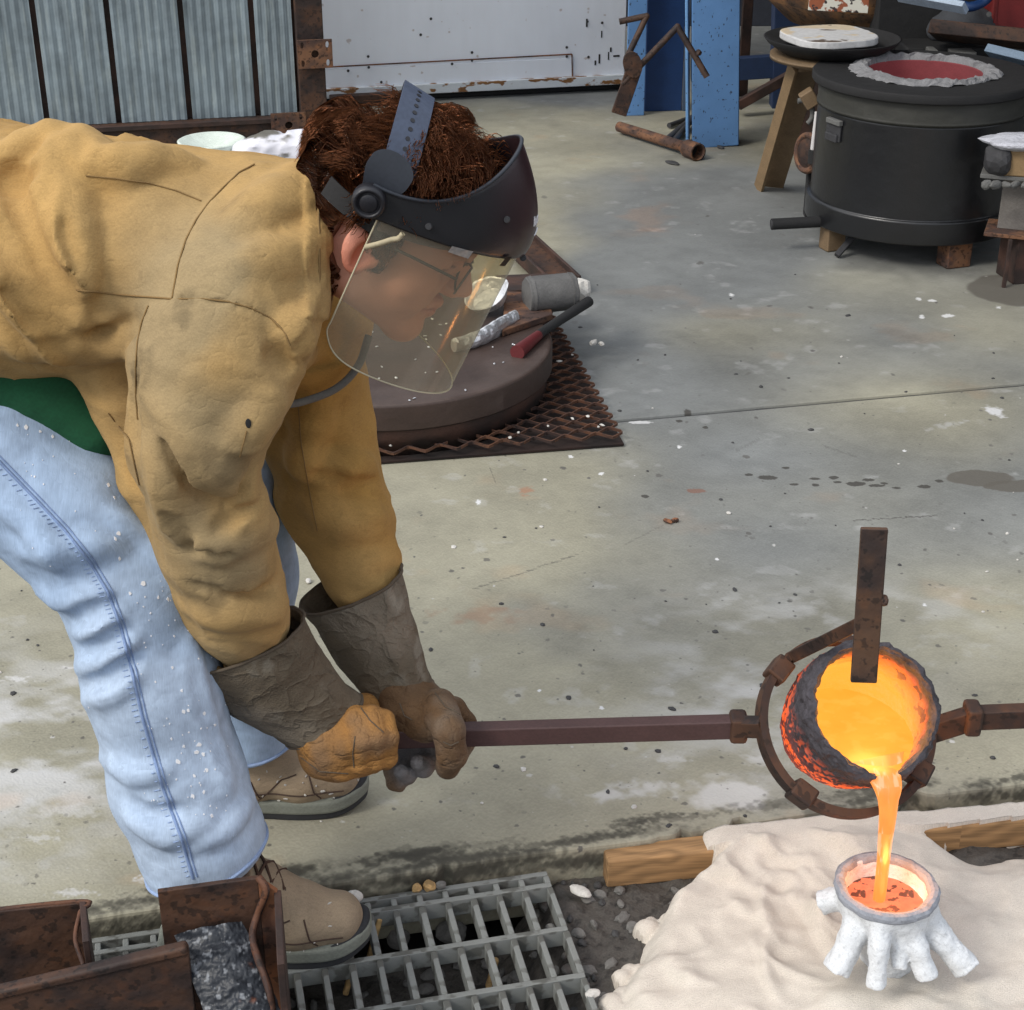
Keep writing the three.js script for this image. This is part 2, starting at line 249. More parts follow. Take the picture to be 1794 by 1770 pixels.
// ---- implicit shapes: a list of tapered limbs joined smoothly, meshed by surface nets
const segs = (pts, k, zs = 1, extra = {}) => { const o = []; for (let i = 0; i < pts.length - 1; i++) o.push({ a: pts[i], b: pts[i + 1], k, zs, ...extra }); return o; };
function field(items) {
  return (x, y, z) => {
    let d = 1e3;
    for (const s of items) {
      let e;
      if (s.fn) e = s.fn(x, y, z);
      else {
        const a = s.a, b = s.b, iz = 1 / s.zs, dx = b[0] - a[0], dy = b[1] - a[1], dz = (b[2] - a[2]) * iz, px = x - a[0], py = y - a[1], pz = (z - a[2]) * iz;
        const dd = dx * dx + dy * dy + dz * dz, t = dd > 0 ? Math.min(1, Math.max(0, (px * dx + py * dy + pz * dz) / dd)) : 0;
        const qx = px - dx * t, qy = py - dy * t, qz = pz - dz * t; e = Math.sqrt(qx * qx + qy * qy + qz * qz) - (a[3] + (b[3] - a[3]) * t);
        if (s.cut) { const c = s.cut(x, y, z), q = s.ck ?? 0.02, h0 = Math.max(0, q - Math.abs(e - c)) / q; e = Math.max(e, c) + h0 * h0 * q * 0.25; }
      }
      const k = s.k;
      if (s.sub) { e = -e; const h = Math.max(0, k - Math.abs(d - e)) / k; d = Math.max(d, e) + h * h * k * 0.25; }
      else { const h = Math.max(0, k - Math.abs(d - e)) / k; d = Math.min(d, e) - h * h * k * 0.25; }
    }
    return d;
  };
}
function net(f, lo, hi, c) {
  const nx = Math.ceil((hi.x - lo.x) / c) + 1, ny = Math.ceil((hi.y - lo.y) / c) + 1, nz = Math.ceil((hi.z - lo.z) / c) + 1, F = new Float32Array(nx * ny * nz), B = 6, far = B * c * 0.87 * 1.5 + 0.004;
  for (let bz = 0; bz < nz; bz += B) for (let by = 0; by < ny; by += B) for (let bx = 0; bx < nx; bx += B) {
    const d0 = f(lo.x + (bx + B / 2 - 0.5) * c, lo.y + (by + B / 2 - 0.5) * c, lo.z + (bz + B / 2 - 0.5) * c), skip = Math.abs(d0) > far;
    for (let k = bz; k < Math.min(nz, bz + B); k++) for (let j = by; j < Math.min(ny, by + B); j++) for (let i = bx; i < Math.min(nx, bx + B); i++) F[(k * ny + j) * nx + i] = skip ? d0 : f(lo.x + i * c, lo.y + j * c, lo.z + k * c);
  }
  const map = new Int32Array(nx * ny * nz).fill(-1), pos = [], idx = [], off = [0, 1, nx, nx + 1, nx * ny, nx * ny + 1, nx * ny + nx, nx * ny + nx + 1];
  const E = [[0, 1], [2, 3], [4, 5], [6, 7], [0, 2], [1, 3], [4, 6], [5, 7], [0, 4], [1, 5], [2, 6], [3, 7]];
  for (let k = 0; k < nz - 1; k++) for (let j = 0; j < ny - 1; j++) for (let i = 0; i < nx - 1; i++) {
    const q = (k * ny + j) * nx + i; let m = 0; for (let v = 0; v < 8; v++) if (F[q + off[v]] < 0) m |= 1 << v;
    if (m === 0 || m === 255) continue;
    let x = 0, y = 0, z = 0, w = 0;
    for (const [a, b] of E) { if (((m >> a) & 1) === ((m >> b) & 1)) continue; const fa = F[q + off[a]], fb = F[q + off[b]], t = fa / (fa - fb); x += (a & 1) + ((b & 1) - (a & 1)) * t; y += ((a >> 1) & 1) + (((b >> 1) & 1) - ((a >> 1) & 1)) * t; z += (a >> 2) + ((b >> 2) - (a >> 2)) * t; w++; }
    map[q] = pos.length / 3; pos.push(lo.x + (i + x / w) * c, lo.y + (j + y / w) * c, lo.z + (k + z / w) * c);
  }
  const quad = (a, b, c2, d, flip) => { if (a < 0 || b < 0 || c2 < 0 || d < 0) return; if (flip) idx.push(a, c2, b, a, d, c2); else idx.push(a, b, c2, a, c2, d); };
  for (let k = 1; k < nz - 1; k++) for (let j = 1; j < ny - 1; j++) for (let i = 1; i < nx - 1; i++) {
    const q = (k * ny + j) * nx + i, s = F[q] < 0;
    if (s !== F[q + 1] < 0) quad(map[q], map[q - nx], map[q - nx - nx * ny], map[q - nx * ny], s);
    if (s !== F[q + nx] < 0) quad(map[q], map[q - nx * ny], map[q - 1 - nx * ny], map[q - 1], s);
    if (s !== F[q + nx * ny] < 0) quad(map[q], map[q - 1], map[q - 1 - nx], map[q - nx], s);
  }
  // orientation check is done once on the result
  const g = new THREE.BufferGeometry(); g.setAttribute('position', new THREE.Float32BufferAttribute(pos, 3)); g.setIndex(idx); g.computeVertexNormals();
  let good = 0; const N = g.attributes.normal, step = Math.max(1, Math.floor(N.count / 60));
  for (let v = 0; v < N.count; v += step) { const x = pos[v * 3], y = pos[v * 3 + 1], z = pos[v * 3 + 2], e = c * 0.5; good += f(x + N.getX(v) * e, y + N.getY(v) * e, z + N.getZ(v) * e) > f(x - N.getX(v) * e, y - N.getY(v) * e, z - N.getZ(v) * e) ? 1 : -1; }
  if (good < 0) { for (let i = 0; i < idx.length; i += 3) { const t = idx[i + 1]; idx[i + 1] = idx[i + 2]; idx[i + 2] = t; } g.setIndex(idx); g.computeVertexNormals(); }
  return g;
}
const bounds = (items, pad = 0.03) => { const lo = V(1e3, 1e3, 1e3), hi = V(-1e3, -1e3, -1e3); for (const s of items) if (s.a && !s.sub) for (const q of [s.a, s.b]) { const r = q[3] + pad, rz = q[3] * s.zs + pad; lo.min(V(q[0] - r, q[1] - r, q[2] - rz)); hi.max(V(q[0] + r, q[1] + r, q[2] + rz)); } return [lo, hi]; };
// where the line of sight through a spot meets an implicit shape
function hit(f, x, y, near = 1.2, far = 3.4) {
  const r = ray(x, y), L = r.length(); r.normalize(); let t = near * L, p = V(0, EYE, 0).addScaledVector(r, t);
  for (let i = 0; i < 160; i++) { p = V(0, EYE, 0).addScaledVector(r, t); const d = f(p.x, p.y, p.z); if (d < 0.0006) break; t += d * 0.7; if (t > far) return null; }
  const e = 0.002, n = V(f(p.x + e, p.y, p.z) - f(p.x - e, p.y, p.z), f(p.x, p.y + e, p.z) - f(p.x, p.y - e, p.z), f(p.x, p.y, p.z + e) - f(p.x, p.y, p.z - e)).normalize();
  return { p, n };
}
function hitLine(f, pts, step = 14, lift = 0) {
  const out = []; for (let i = 0; i < pts.length - 1; i++) { const [x0, y0] = pts[i], [x1, y1] = pts[i + 1], n = Math.max(1, Math.round(Math.hypot(x1 - x0, y1 - y0) / step)); for (let k = i ? 1 : 0; k <= n; k++) { const h = hit(f, mix(x0, x1, k / n), mix(y0, y1, k / n)); if (h) out.push(h.p.addScaledVector(h.n, lift)); } }
  return out;
}
const ridge = (f, pts, r, k = 0.03, sink = 0.3, extra = {}) => { const l = hitLine(f, pts, 24, -r * sink), n = l.length; const rad = (i) => r * (0.35 + 0.65 * Math.sin(Math.PI * (i + 0.5) / n)); const o = []; for (let i = 0; i < n - 1; i++) o.push({ a: [l[i].x, l[i].y, l[i].z, rad(i)], b: [l[i + 1].x, l[i + 1].y, l[i + 1].z, rad(i + 1)], k, zs: 1, ...extra }); return o; };

// ---------------------------------------------------------------- setting: slabs, soil, sand
const kA = G(150, 1612), kB = G(1794, 1372);
const E1 = kB.clone().sub(kA).setY(0).normalize(), E2 = V(-E1.z, 0, E1.x);           // along the slab edge, and towards the viewer
if (E2.z < 0) E2.negate();
const RY = Math.atan2(-E1.z, E1.x);                                                     // turn that lays x along the edge
const K = (s, t, h = 0) => V(kA.x + E1.x * s + E2.x * t, h, kA.z + E1.z * s + E2.z * t);
const kst = (p) => { const d = p.clone().sub(kA); return [d.x * E1.x + d.z * E1.z, d.x * E2.x + d.z * E2.z]; };
const jA = G(1094, 736), jB = G(1794, 673);
const jointT = (s) => { const [s0, t0] = kst(jA), [s1, t1] = kst(jB); return mix(t0, t1, (s - s0) / (s1 - s0)); };

// concrete: mottled, stained, spattered; worked out per place, so that every stain lies where it lies
function concrete(x0, x1, z0, z1, w, h, marks) {
  const d = new Float32Array(w * h * 3), b = new Uint8Array(w * h * 4), bump = new Uint8Array(w * h * 4), sx = (x1 - x0) / w, sz = (z1 - z0) / h;
  const wl = G(90, 1300), wc = G(1330, 1230), wd = G(1500, 1080);
  for (let j = 0; j < h; j++) for (let i = 0; i < w; i++) {
    const x = x0 + (i + 0.5) * sx, z = z0 + (j + 0.5) * sz, k = (j * w + i) * 3;
    const a = fbm2(x * 1.6 + 40, z * 1.6 + 40, 3), c = fbm2(x * 5 + 11, z * 5 + 70, 3), e = fbm2(x * 22 + 90, z * 22 + 3, 4), f = n2(x * 330 + 7, z * 330 + 9), warm = sst(0.35, 0.65, fbm2(x * 0.9 + 8, z * 0.9 + 31, 3) + 0.22 * sst(0.35, -0.15, x + 0.4 * (fbm2(x * 3 + 5, z * 3 + 5, 3) - 0.5)) - 0.12), dk = sst(0.56, 0.72, 0.6 * n2(x * 3.2 + 61, z * 3.2 + 17) + 0.4 * e);  // left side tinted warmer and lighter, imitating a brighter exposure there
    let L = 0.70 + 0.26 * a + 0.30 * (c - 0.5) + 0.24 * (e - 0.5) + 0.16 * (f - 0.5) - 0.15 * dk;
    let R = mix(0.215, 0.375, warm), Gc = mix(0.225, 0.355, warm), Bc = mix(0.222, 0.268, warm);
    // whitish dried wash and scuffs
    let wsh = 1.3 * Math.exp(-((x - wl.x) ** 2 / 0.10 + (z - wl.z) ** 2 / 0.07)) + 0.85 * Math.exp(-((x - wc.x) ** 2 / 0.05 + (z - wc.z) ** 2 / 0.05)) + 0.6 * Math.exp(-((x - wd.x) ** 2 / 0.08 + (z - wd.z) ** 2 / 0.02));
    wsh = wsh * sst(0.38, 0.7, fbm2(x * 9 + 20, z * 13 + 3, 5)) + 0.22 * sst(0.66, 0.8, fbm2(x * 14 + 3, z * 15 + 50, 5)) * (0.5 + n2(x * 70, z * 70));
    const or = 0.35 * sst(0.66, 0.78, fbm2(x * 4 + 130, z * 5 + 77, 4));
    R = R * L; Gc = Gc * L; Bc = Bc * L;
    R = mix(R, 0.55, wsh * 0.75); Gc = mix(Gc, 0.55, wsh * 0.75); Bc = mix(Bc, 0.55, wsh * 0.75);
    R *= 1 + 0.25 * or; Gc *= 1 - 0.02 * or; Bc *= 1 - 0.18 * or;
    d[k] = R; d[k + 1] = Gc; d[k + 2] = Bc;
    bump[(j * w + i) * 4] = bump[(j * w + i) * 4 + 1] = bump[(j * w + i) * 4 + 2] = 255 * clamp(0.35 + 0.3 * e + 0.2 * f + 0.3 * (c - 0.5)); bump[(j * w + i) * 4 + 3] = 255;
  }
  for (const m of marks) {   // {x, z, rx, rz, rot, rgb, a, jag}
    const R = Math.max(m.rx, m.rz) * 1.6, i0 = Math.max(0, Math.floor((m.x - R - x0) / sx)), i1 = Math.min(w - 1, Math.ceil((m.x + R - x0) / sx)), j0 = Math.max(0, Math.floor((m.z - R - z0) / sz)), j1 = Math.min(h - 1, Math.ceil((m.z + R - z0) / sz)), cs = Math.cos(m.rot || 0), sn = Math.sin(m.rot || 0), jg = m.jag ?? 0.5, fq = 1.4 / Math.min(m.rx, m.rz);
    for (let j = j0; j <= j1; j++) for (let i = i0; i <= i1; i++) {
      const x = x0 + (i + 0.5) * sx - m.x, z = z0 + (j + 0.5) * sz - m.z, u = (x * cs + z * sn) / m.rx, v = (-x * sn + z * cs) / m.rz, q = Math.hypot(u, v) + jg * (fbm2((x + m.x) * fq + 33, (z + m.z) * fq + 71, 3) - 0.5) * 2;
      const al = m.a * (1 - sst(m.soft ?? 0.8, 1.05, q)); if (al <= 0) continue;
      const k = (j * w + i) * 3; for (let c = 0; c < 3; c++) d[k + c] = m.mul ? d[k + c] * mix(1, m.rgb[c], al) : mix(d[k + c], m.rgb[c], al);
    }
  }
  for (let i = 0; i < w * h; i++) { b[i * 4] = enc(d[i * 3]); b[i * 4 + 1] = enc(d[i * 3 + 1]); b[i * 4 + 2] = enc(d[i * 3 + 2]); b[i * 4 + 3] = 255; }
  return { map: dtex(b, w, h, true), bump: dtex(bump, w, h, false), uv: (g) => { const p = g.attributes.position, uv = new Float32Array(p.count * 2); for (let i = 0; i < p.count; i++) { uv[i * 2] = (p.getX(i) - x0) / (x1 - x0); uv[i * 2 + 1] = (p.getZ(i) - z0) / (z1 - z0); if (Math.abs(p.getY(i)) > 0.01 || true) uv[i * 2 + 1] += p.getY(i) * 0.3; } g.setAttribute('uv', new THREE.BufferAttribute(uv, 2)); return g; } };
}
const near = [], far = [];
const mark = (x, y, wpx, hpx, rgb, a, o = {}) => { const p = G(x, y), m = mpp(y, -p.z), el = PITCH - Math.atan((885 - y) / PF); const q = { x: p.x, z: p.z, rx: wpx / 2 * m, rz: hpx / 2 * m / Math.sin(el), rgb, a, ...o }; near.push(q); far.push(q); };
// wet patches and the row of drops on the right, the wet corner by the furnace, rusty smudges
const WET = [0.10, 0.09, 0.075];
mark(1715, 838, 118, 28, WET, 0.85, { jag: 0.18, soft: 0.93 }); mark(1790, 852, 130, 22, WET, 0.85, { jag: 0.2, soft: 0.93 });
for (const [x, y, w, h] of [[1312, 832, 14, 5], [1344, 837, 34, 8], [1427, 839, 20, 4], [1429, 850, 14, 5], [1392, 849, 16, 4], [1461, 837, 18, 6], [1468, 845, 16, 4], [1500, 848, 34, 8], [1521, 841, 22, 5], [1535, 851, 32, 5], [1549, 847, 14, 4], [1572, 855, 16, 4], [1620, 853, 24, 6], [1646, 843, 16, 5], [1377, 820, 14, 4], [1190, 738, 12, 5], [1204, 721, 12, 7], [1236, 749, 10, 5], [1130, 870, 14, 6]]) mark(x, y, w, h, [0.05, 0.046, 0.04], 0.9, { jag: 0.35, soft: 0.9 });
mark(1775, 508, 150, 56, WET, 0.85, { jag: 0.15, soft: 0.93 });
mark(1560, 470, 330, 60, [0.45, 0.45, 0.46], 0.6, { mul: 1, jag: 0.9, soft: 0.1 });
mark(1135, 385, 110, 60, [1.35, 0.98, 0.8], 0.6, { mul: 1, jag: 0.9, soft: 0.1 });
mark(1220, 860, 38, 8, [0.20, 0.09, 0.06], 0.7, { jag: 0.5 });
mark(830, 1080, 150, 34, [0.28, 0.17, 0.11], 0.55, { jag: 1.1, soft: 0.1 });
mark(920, 860, 26, 18, [0.34, 0.15, 0.08], 0.6, { jag: 1.0, soft: 0.2 });
mark(1120, 740, 44, 6, [0.6, 0.6, 0.6], 0.8); mark(1746, 722, 34, 22, [0.62, 0.62, 0.63], 0.85, { jag: 0.9, soft: 0.4 }); mark(1660, 745, 110, 10, [0.5, 0.5, 0.5], 0.4, { rot: -0.5, jag: 0.9, soft: 0.1 });
for (const [x, y, w, h] of [[1660, 553, 22, 7], [1610, 524, 10, 6], [1634, 527, 16, 5], [1615, 555, 10, 8], [1282, 517, 8, 6], [1750, 539, 8, 5], [1190, 783, 8, 6], [1585, 790, 7, 4], [1000, 800, 9, 6], [1053, 830, 12, 5], [838, 880, 9, 9], [945, 1210, 7, 5], [1054, 1240, 10, 6], [1620, 1060, 8, 5], [1256, 980, 7, 4]]) mark(x, y, w, h, [0.66, 0.66, 0.66], 0.95, { jag: 0.7 });
for (const [x, y, w, h, a] of [[250, 1540, 34, 14, 0.9], [130, 1566, 80, 16, 0.7], [30, 1190, 60, 12, 0.7], [70, 1470, 80, 16, 0.5], [110, 1420, 130, 30, 0.5], [120, 1170, 40, 8, 0.6], [600, 1440, 10, 5, 0.8], [1290, 1390, 180, 60, 0.7], [1140, 1380, 90, 40, 0.6], [1330, 1330, 60, 26, 0.5], [1180, 1330, 70, 14, 0.4], [1070, 1390, 60, 40, 0.6]]) mark(x, y, w, h, [0.58, 0.575, 0.565], a, { jag: 0.9, soft: 0.2 });
// cracks and scratches
for (const [x0, y0, x1, y1, w, a] of [[1497, 912, 1640, 904, 2.5, 0.9], [830, 1032, 1010, 972, 3, 0.6], [858, 820, 868, 845, 3, 0.5], [1094, 955, 1190, 905, 3, 0.3], [1500, 800, 1440, 780, 5, 0.3], [1290, 790, 1330, 770, 8, 0.25]]) for (let k = 0; k <= 30; k++) mark(mix(x0, x1, k / 30), mix(y0, y1, k / 30) + rr(-1.2, 1.2), Math.hypot(x1 - x0, y1 - y0) / 24, w * rr(0.5, 1.2), [0.06, 0.055, 0.05], a * rr(0.5, 1), { rot: 0, jag: 0.5 });
for (let i = 0; i < 1500; i++) { const y = mix(190, 1620, Math.sqrt(rnd())), x = rr(-60, 1850), s = 1.5 + 5 * rnd() ** 3; mark(x, y, s * rr(1, 2.2), s, rnd() < 0.07 ? [0.5, 0.49, 0.47] : [0.095, 0.09, 0.083], rr(0.25, 0.9), { jag: 0.5, rot: rr(-0.6, 0.6) }); }
for (let i = 0; i < 40; i++) { const y = rr(480, 1500), x = rr(-60, 1850), s = rr(14, 60); mark(x, y, s * rr(1, 2.5), s * 0.4, [0.74, 0.75, 0.76], rr(0.15, 0.5), { mul: 1, jag: 1.2, soft: 0.1, rot: rr(-0.7, 0.7) }); }
// the grimy strip along the slab's edge
for (let i = 0; i < 90; i++) { const p = K(rr(-0.5, 1.7), rr(-0.05, -0.002)); near.push({ x: p.x, z: p.z, rx: rr(0.03, 0.12), rz: rr(0.008, 0.02), rot: -RY, rgb: [0.05, 0.047, 0.036], a: rr(0.3, 0.8), jag: 1.0, soft: 0.2 }); }

{
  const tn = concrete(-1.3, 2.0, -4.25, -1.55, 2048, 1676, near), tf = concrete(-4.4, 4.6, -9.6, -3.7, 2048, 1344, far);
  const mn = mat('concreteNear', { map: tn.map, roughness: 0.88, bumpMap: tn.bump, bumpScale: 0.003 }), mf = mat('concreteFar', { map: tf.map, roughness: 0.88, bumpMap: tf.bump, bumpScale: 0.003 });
  const slab = (s0, s1, edge, back, th, m, uvf, name) => {
    const pts = [], N = 420;
    for (let i = 0; i <= N; i++) { const s = mix(s0, s1, i / N); pts.push(K(s, edge(s))); }
    for (let i = 0; i <= 8; i++) { const s = mix(s1, s0, i / 8); pts.push(K(s, back(s))); }
    const sh = new THREE.Shape(pts.map((p) => new THREE.Vector2(p.x, -p.z)));
    const g = new THREE.ExtrudeGeometry(sh, { depth: th - 0.012, bevelEnabled: true, bevelThickness: 0.006, bevelSize: 0.005, bevelOffset: -0.005, bevelSegments: 2 });
    g.rotateX(-Math.PI / 2); g.translate(0, -(th - 0.006), 0);
    const o = single(name, uvf(plain(g)), m, V(0, 0, 0), { kind: 'structure', label: name === 'concrete_floor' && back(0) < -10 ? 'stained grey concrete slab behind the joint' : 'stained concrete slab in front of the joint' });
    return o;
  };
  const chip = (s) => 0.010 * (fbm2(s * 9 + 3, 5, 4) - 0.5) - 0.02 * sst(0.62, 0.8, fbm2(s * 16 + 60, 9, 4));
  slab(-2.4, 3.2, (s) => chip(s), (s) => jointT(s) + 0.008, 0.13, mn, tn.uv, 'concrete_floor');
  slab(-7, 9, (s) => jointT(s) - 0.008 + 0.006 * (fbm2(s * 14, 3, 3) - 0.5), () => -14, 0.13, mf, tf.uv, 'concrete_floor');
  const jf = part; const a = K(-3, jointT(-3), -0.012), b = K(4, jointT(4), -0.012);
  single('joint_filler', bar(a, b, 0.04, 0.008, V(0, 0, 1), 0), M.darkGrey, a, { kind: 'structure', label: 'dark filler in the joint between two concrete slabs' });
}
// the earth all around, and under the drain grate
{ const g = new THREE.PlaneGeometry(300, 300, 1, 1); g.rotateX(-Math.PI / 2); g.translate(0, -0.26, 0); single('ground', g, M.dirt, V(0, -0.26, 0), { kind: 'structure', label: 'dark earth below the slab' }); }
// heights near the slab's edge: soil climbs from the drain towards the sand frame
function heights(name, s0, s1, t0, t1, c, fn, m, data) {
  const nx = Math.round((s1 - s0) / c) + 1, nz = Math.round((t1 - t0) / c) + 1, pos = new Float32Array(nx * nz * 3), uv = new Float32Array(nx * nz * 2), idx = [];
  const H = new Float32Array(nx * nz);
  for (let j = 0; j < nz; j++) for (let i = 0; i < nx; i++) { const s = s0 + i * c, t = t0 + j * c, q = j * nx + i, h = fn(s, t), p = K(s, t, h); H[q] = h; pos.set([p.x, p.y, p.z], q * 3); uv.set([s, t], q * 2); }
  for (let j = 0; j < nz - 1; j++) for (let i = 0; i < nx - 1; i++) { const a = j * nx + i; if (Math.max(H[a], H[a + 1], H[a + nx], H[a + nx + 1]) < -0.258) continue; idx.push(a, a + nx, a + 1, a + 1, a + nx, a + nx + 1); }
  const g = new THREE.BufferGeometry(); g.setAttribute('position', new THREE.BufferAttribute(pos, 3)); g.setAttribute('uv', new THREE.BufferAttribute(uv, 2)); g.setIndex(idx); g.computeVertexNormals();
  if (g.attributes.normal.getY(Math.floor(nx * nz / 2)) < 0) { for (let i = 0; i < idx.length; i += 3) { const t = idx[i + 1]; idx[i + 1] = idx[i + 2]; idx[i + 2] = t; } g.setIndex(idx); g.computeVertexNormals(); }
  const o = new THREE.Mesh(g, m); o.name = numbered(name); o.userData = data; return addTo(o);
}
const GT = -0.026;                                                     // level of the grate's top
const gR = kst(G(935, 1500, GT)), gR2 = kst(G(1050, 1760, GT)), gateS = (gR[0] + gR2[0]) / 2;
const soilH = (s, t) => { const up = sst(gateS - 0.10, gateS + 0.02, s + 0.05 * (fbm2(s * 8, t * 8, 3) - 0.5)), b = mix(-0.19, -0.062, up); return b + 0.028 * (fbm2(s * 11 + 4, t * 11 + 7, 5) - 0.5) + 0.012 * (fbm2(s * 46, t * 46, 3) - 0.5); };
heights('soil', -0.7, 2.2, 0.004, 1.1, 0.006, soilH, M.soil, { kind: 'structure', label: 'damp dark soil beside the drain grate' });

// sand heaped inside and over the timber frame
const bA = kst(G(1066, 1512, -0.012)), bB = kst(G(1794, 1440, -0.012)), beamT = (s) => mix(bA[1], bB[1], (s - bA[0]) / (bB[0] - bA[0]));
const sandEdge = [[1380, 1462], [1250, 1490], [1120, 1606], [1092, 1680], [1052, 1735], [1060, 1770], [1075, 1850]].map(([x, y]) => kst(G(x, y, -0.03)));
const molS = kst(G(1560, 1690, -0.01));
const lumps = []; for (let i = 0; i < 15; i++) { const q = sandEdge[1 + (i % 5)], r = sandEdge[2 + (i % 5)] || q, f = rnd(); lumps.push([mix(q[0], r[0], f) + rr(-0.005, 0.055), mix(q[1], r[1], f) + rr(-0.02, 0.02), rr(0.012, 0.026)]); }
const dents = []; for (let i = 0; i < 12; i++) dents.push([bA[0] + rr(0.0, 0.75), bA[1] + rr(0.05, 0.5), rr(0.012, 0.034), rr(0.003, 0.008)]);
const crests = []; for (let i = 0; i < 46; i++) { const a = rr(0.5, 1.9), ns = i % 2; crests.push([bA[0] + rr(0.03, ns ? 0.42 : 0.9), bA[1] + rr(0.04, ns ? 0.3 : 0.5), a, rr(0.03, 0.11), ns ? rr(0.006, 0.011) : rr(0.012, 0.024), rr(0.005, 0.012)]); }
const sandH = (s, t) => {
  // distance outside the left border (a broken line of s against t)
  let edge = sandEdge[sandEdge.length - 1][0]; for (let i = 0; i < sandEdge.length - 1; i++) { const a = sandEdge[i], b = sandEdge[i + 1]; if (t >= Math.min(a[1], b[1]) && t <= Math.max(a[1], b[1])) { edge = mix(a[0], b[0], (t - a[1]) / (b[1] - a[1])); break; } if (i === 0 && t < a[1]) edge = a[0]; }
  const inn = s - edge + 0.03 * (fbm2(s * 16 + 2, t * 16, 3) - 0.5), bt = beamT(s);
  let h = -0.02 + 0.03 * (fbm2(s * 5 + 9, t * 5 + 2, 4) - 0.5) + 0.004 * (fbm2(s * 22, t * 22 + 5, 3) - 0.5) + 0.022 * Math.exp(-((s - molS[0]) ** 2 + (t - molS[1] - 0.05) ** 2) / 0.05);
  const rd = fbm2(s * 9 + 70 + 0.8 * fbm2(s * 7, t * 7, 2), t * 13 + 12, 3); h += 0.013 * (0.5 - Math.abs(rd - 0.5) * 2.2);
  for (const [a, b, r, dp] of dents) { const q = ((s - a) ** 2 + (t - b) ** 2) / (r * r); if (q < 6) h -= dp * Math.exp(-q * 1.3) - dp * 0.5 * Math.exp(-((Math.sqrt(q) - 1.3) ** 2) * 5); }
  for (const [a, b, an, L, w, hh] of crests) { const x = (s - a) * Math.cos(an) + (t - b) * Math.sin(an), y = -(s - a) * Math.sin(an) + (t - b) * Math.cos(an) + 0.3 * x * x / L; if (Math.abs(x) < L && Math.abs(y) < 4 * w) h += hh * Math.exp(-(y > 0 ? y * y / (w * w) : y * y / (w * w * 5))) * (1 - (x / L) ** 2); }
  // it has been pushed up over the middle of the timber
  const over = sst(bA[0] + 0.13, bA[0] + 0.22, s) * (1 - sst(bA[0] + 0.46, bA[0] + 0.58, s));
  const bk = t - bt - 0.006 + 0.085 * over;
  h += 0.022 * over * Math.exp(-(((t - bt) / 0.05) ** 2));
  h += 0.030 * Math.exp(-(((s - bA[0] - 0.40) / 0.07) ** 2 + ((t - bt - 0.05) / 0.04) ** 2)) - 0.055 * sst(bA[0] + 0.53, bA[0] + 0.62, s) * Math.exp(-(((t - bt - 0.0) / 0.075) ** 2));
  let e = Math.min(inn, bk + 0.03);
  let base = e < 0.07 ? h - 0.10 * Math.pow(1 - clamp(e / 0.07), 2.2) : h;
  if (e < 0) base = h - 0.10 + e * 4;
  if (bk < 0 && over > 0.5 && inn > 0) base = h + bk * 0.35;
  // a layer lies along the top of the timber, heaped over its middle
  { const lay = sst(bA[0] + 0.15, bA[0] + 0.20, s + 0.04 * (fbm2(s * 20, t * 20, 3) - 0.5)), k = t - bt + 0.022; if (lay > 0 && Math.abs(k) < 0.045 && !(k > 0.0205 && over < 0.5)) { const y = -0.0095 + (0.007 + 0.010 * over + 0.006 * (fbm2(s * 14, t * 30, 3) - 0.5)) * lay - (Math.abs(k) > 0.021 ? (Math.abs(k) - 0.021) * 5 : 0) - (lay < 0.5 ? 0.03 * (1 - lay * 2) : 0); base = Math.max(base, y); } }
  for (const [a, b, r] of lumps) { const q = r * r - (s - a) ** 2 - (t - b) ** 2; if (q > 0) base = Math.max(base, -0.060 + Math.sqrt(q) * 0.95); }
  return base < -0.085 ? -0.3 : base;
};
heights('sand', bA[0] - 0.12, bA[0] + 1.5, Math.min(bA[1], bB[1]) - 0.1, bA[1] + 0.65, 0.004, sandH, M.sand, { kind: 'stuff', label: 'pale moulding sand heaped inside the timber frame', category: 'sand' });

// timber of the sand frame: one plank on edge with a darker, wetter one below
{
  const t = thing('timber_plank', 'weathered tan timber plank along the back of the sand heap', 'timber plank', K(bA[0], bA[1], -0.1));
  const wob = (g, l) => g;
  const a = K(bA[0] - 0.0, beamT(bA[0]) - 0.022, 0), b = K(bB[0] + 0.5, beamT(bB[0] + 0.5) - 0.022, 0);
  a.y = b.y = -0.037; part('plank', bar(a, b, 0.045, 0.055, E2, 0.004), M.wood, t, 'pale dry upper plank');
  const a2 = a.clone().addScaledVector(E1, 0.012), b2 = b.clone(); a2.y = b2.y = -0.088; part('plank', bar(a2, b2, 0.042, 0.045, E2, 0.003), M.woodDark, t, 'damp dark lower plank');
  for (const o of t.children) { const p = o.geometry.attributes.position, uv = o.geometry.attributes.uv; for (let i = 0; i < p.count; i++) { const q = V(p.getX(i), p.getY(i), p.getZ(i)); uv.setXY(i, q.dot(E1), q.dot(E2) + q.y); } }
}

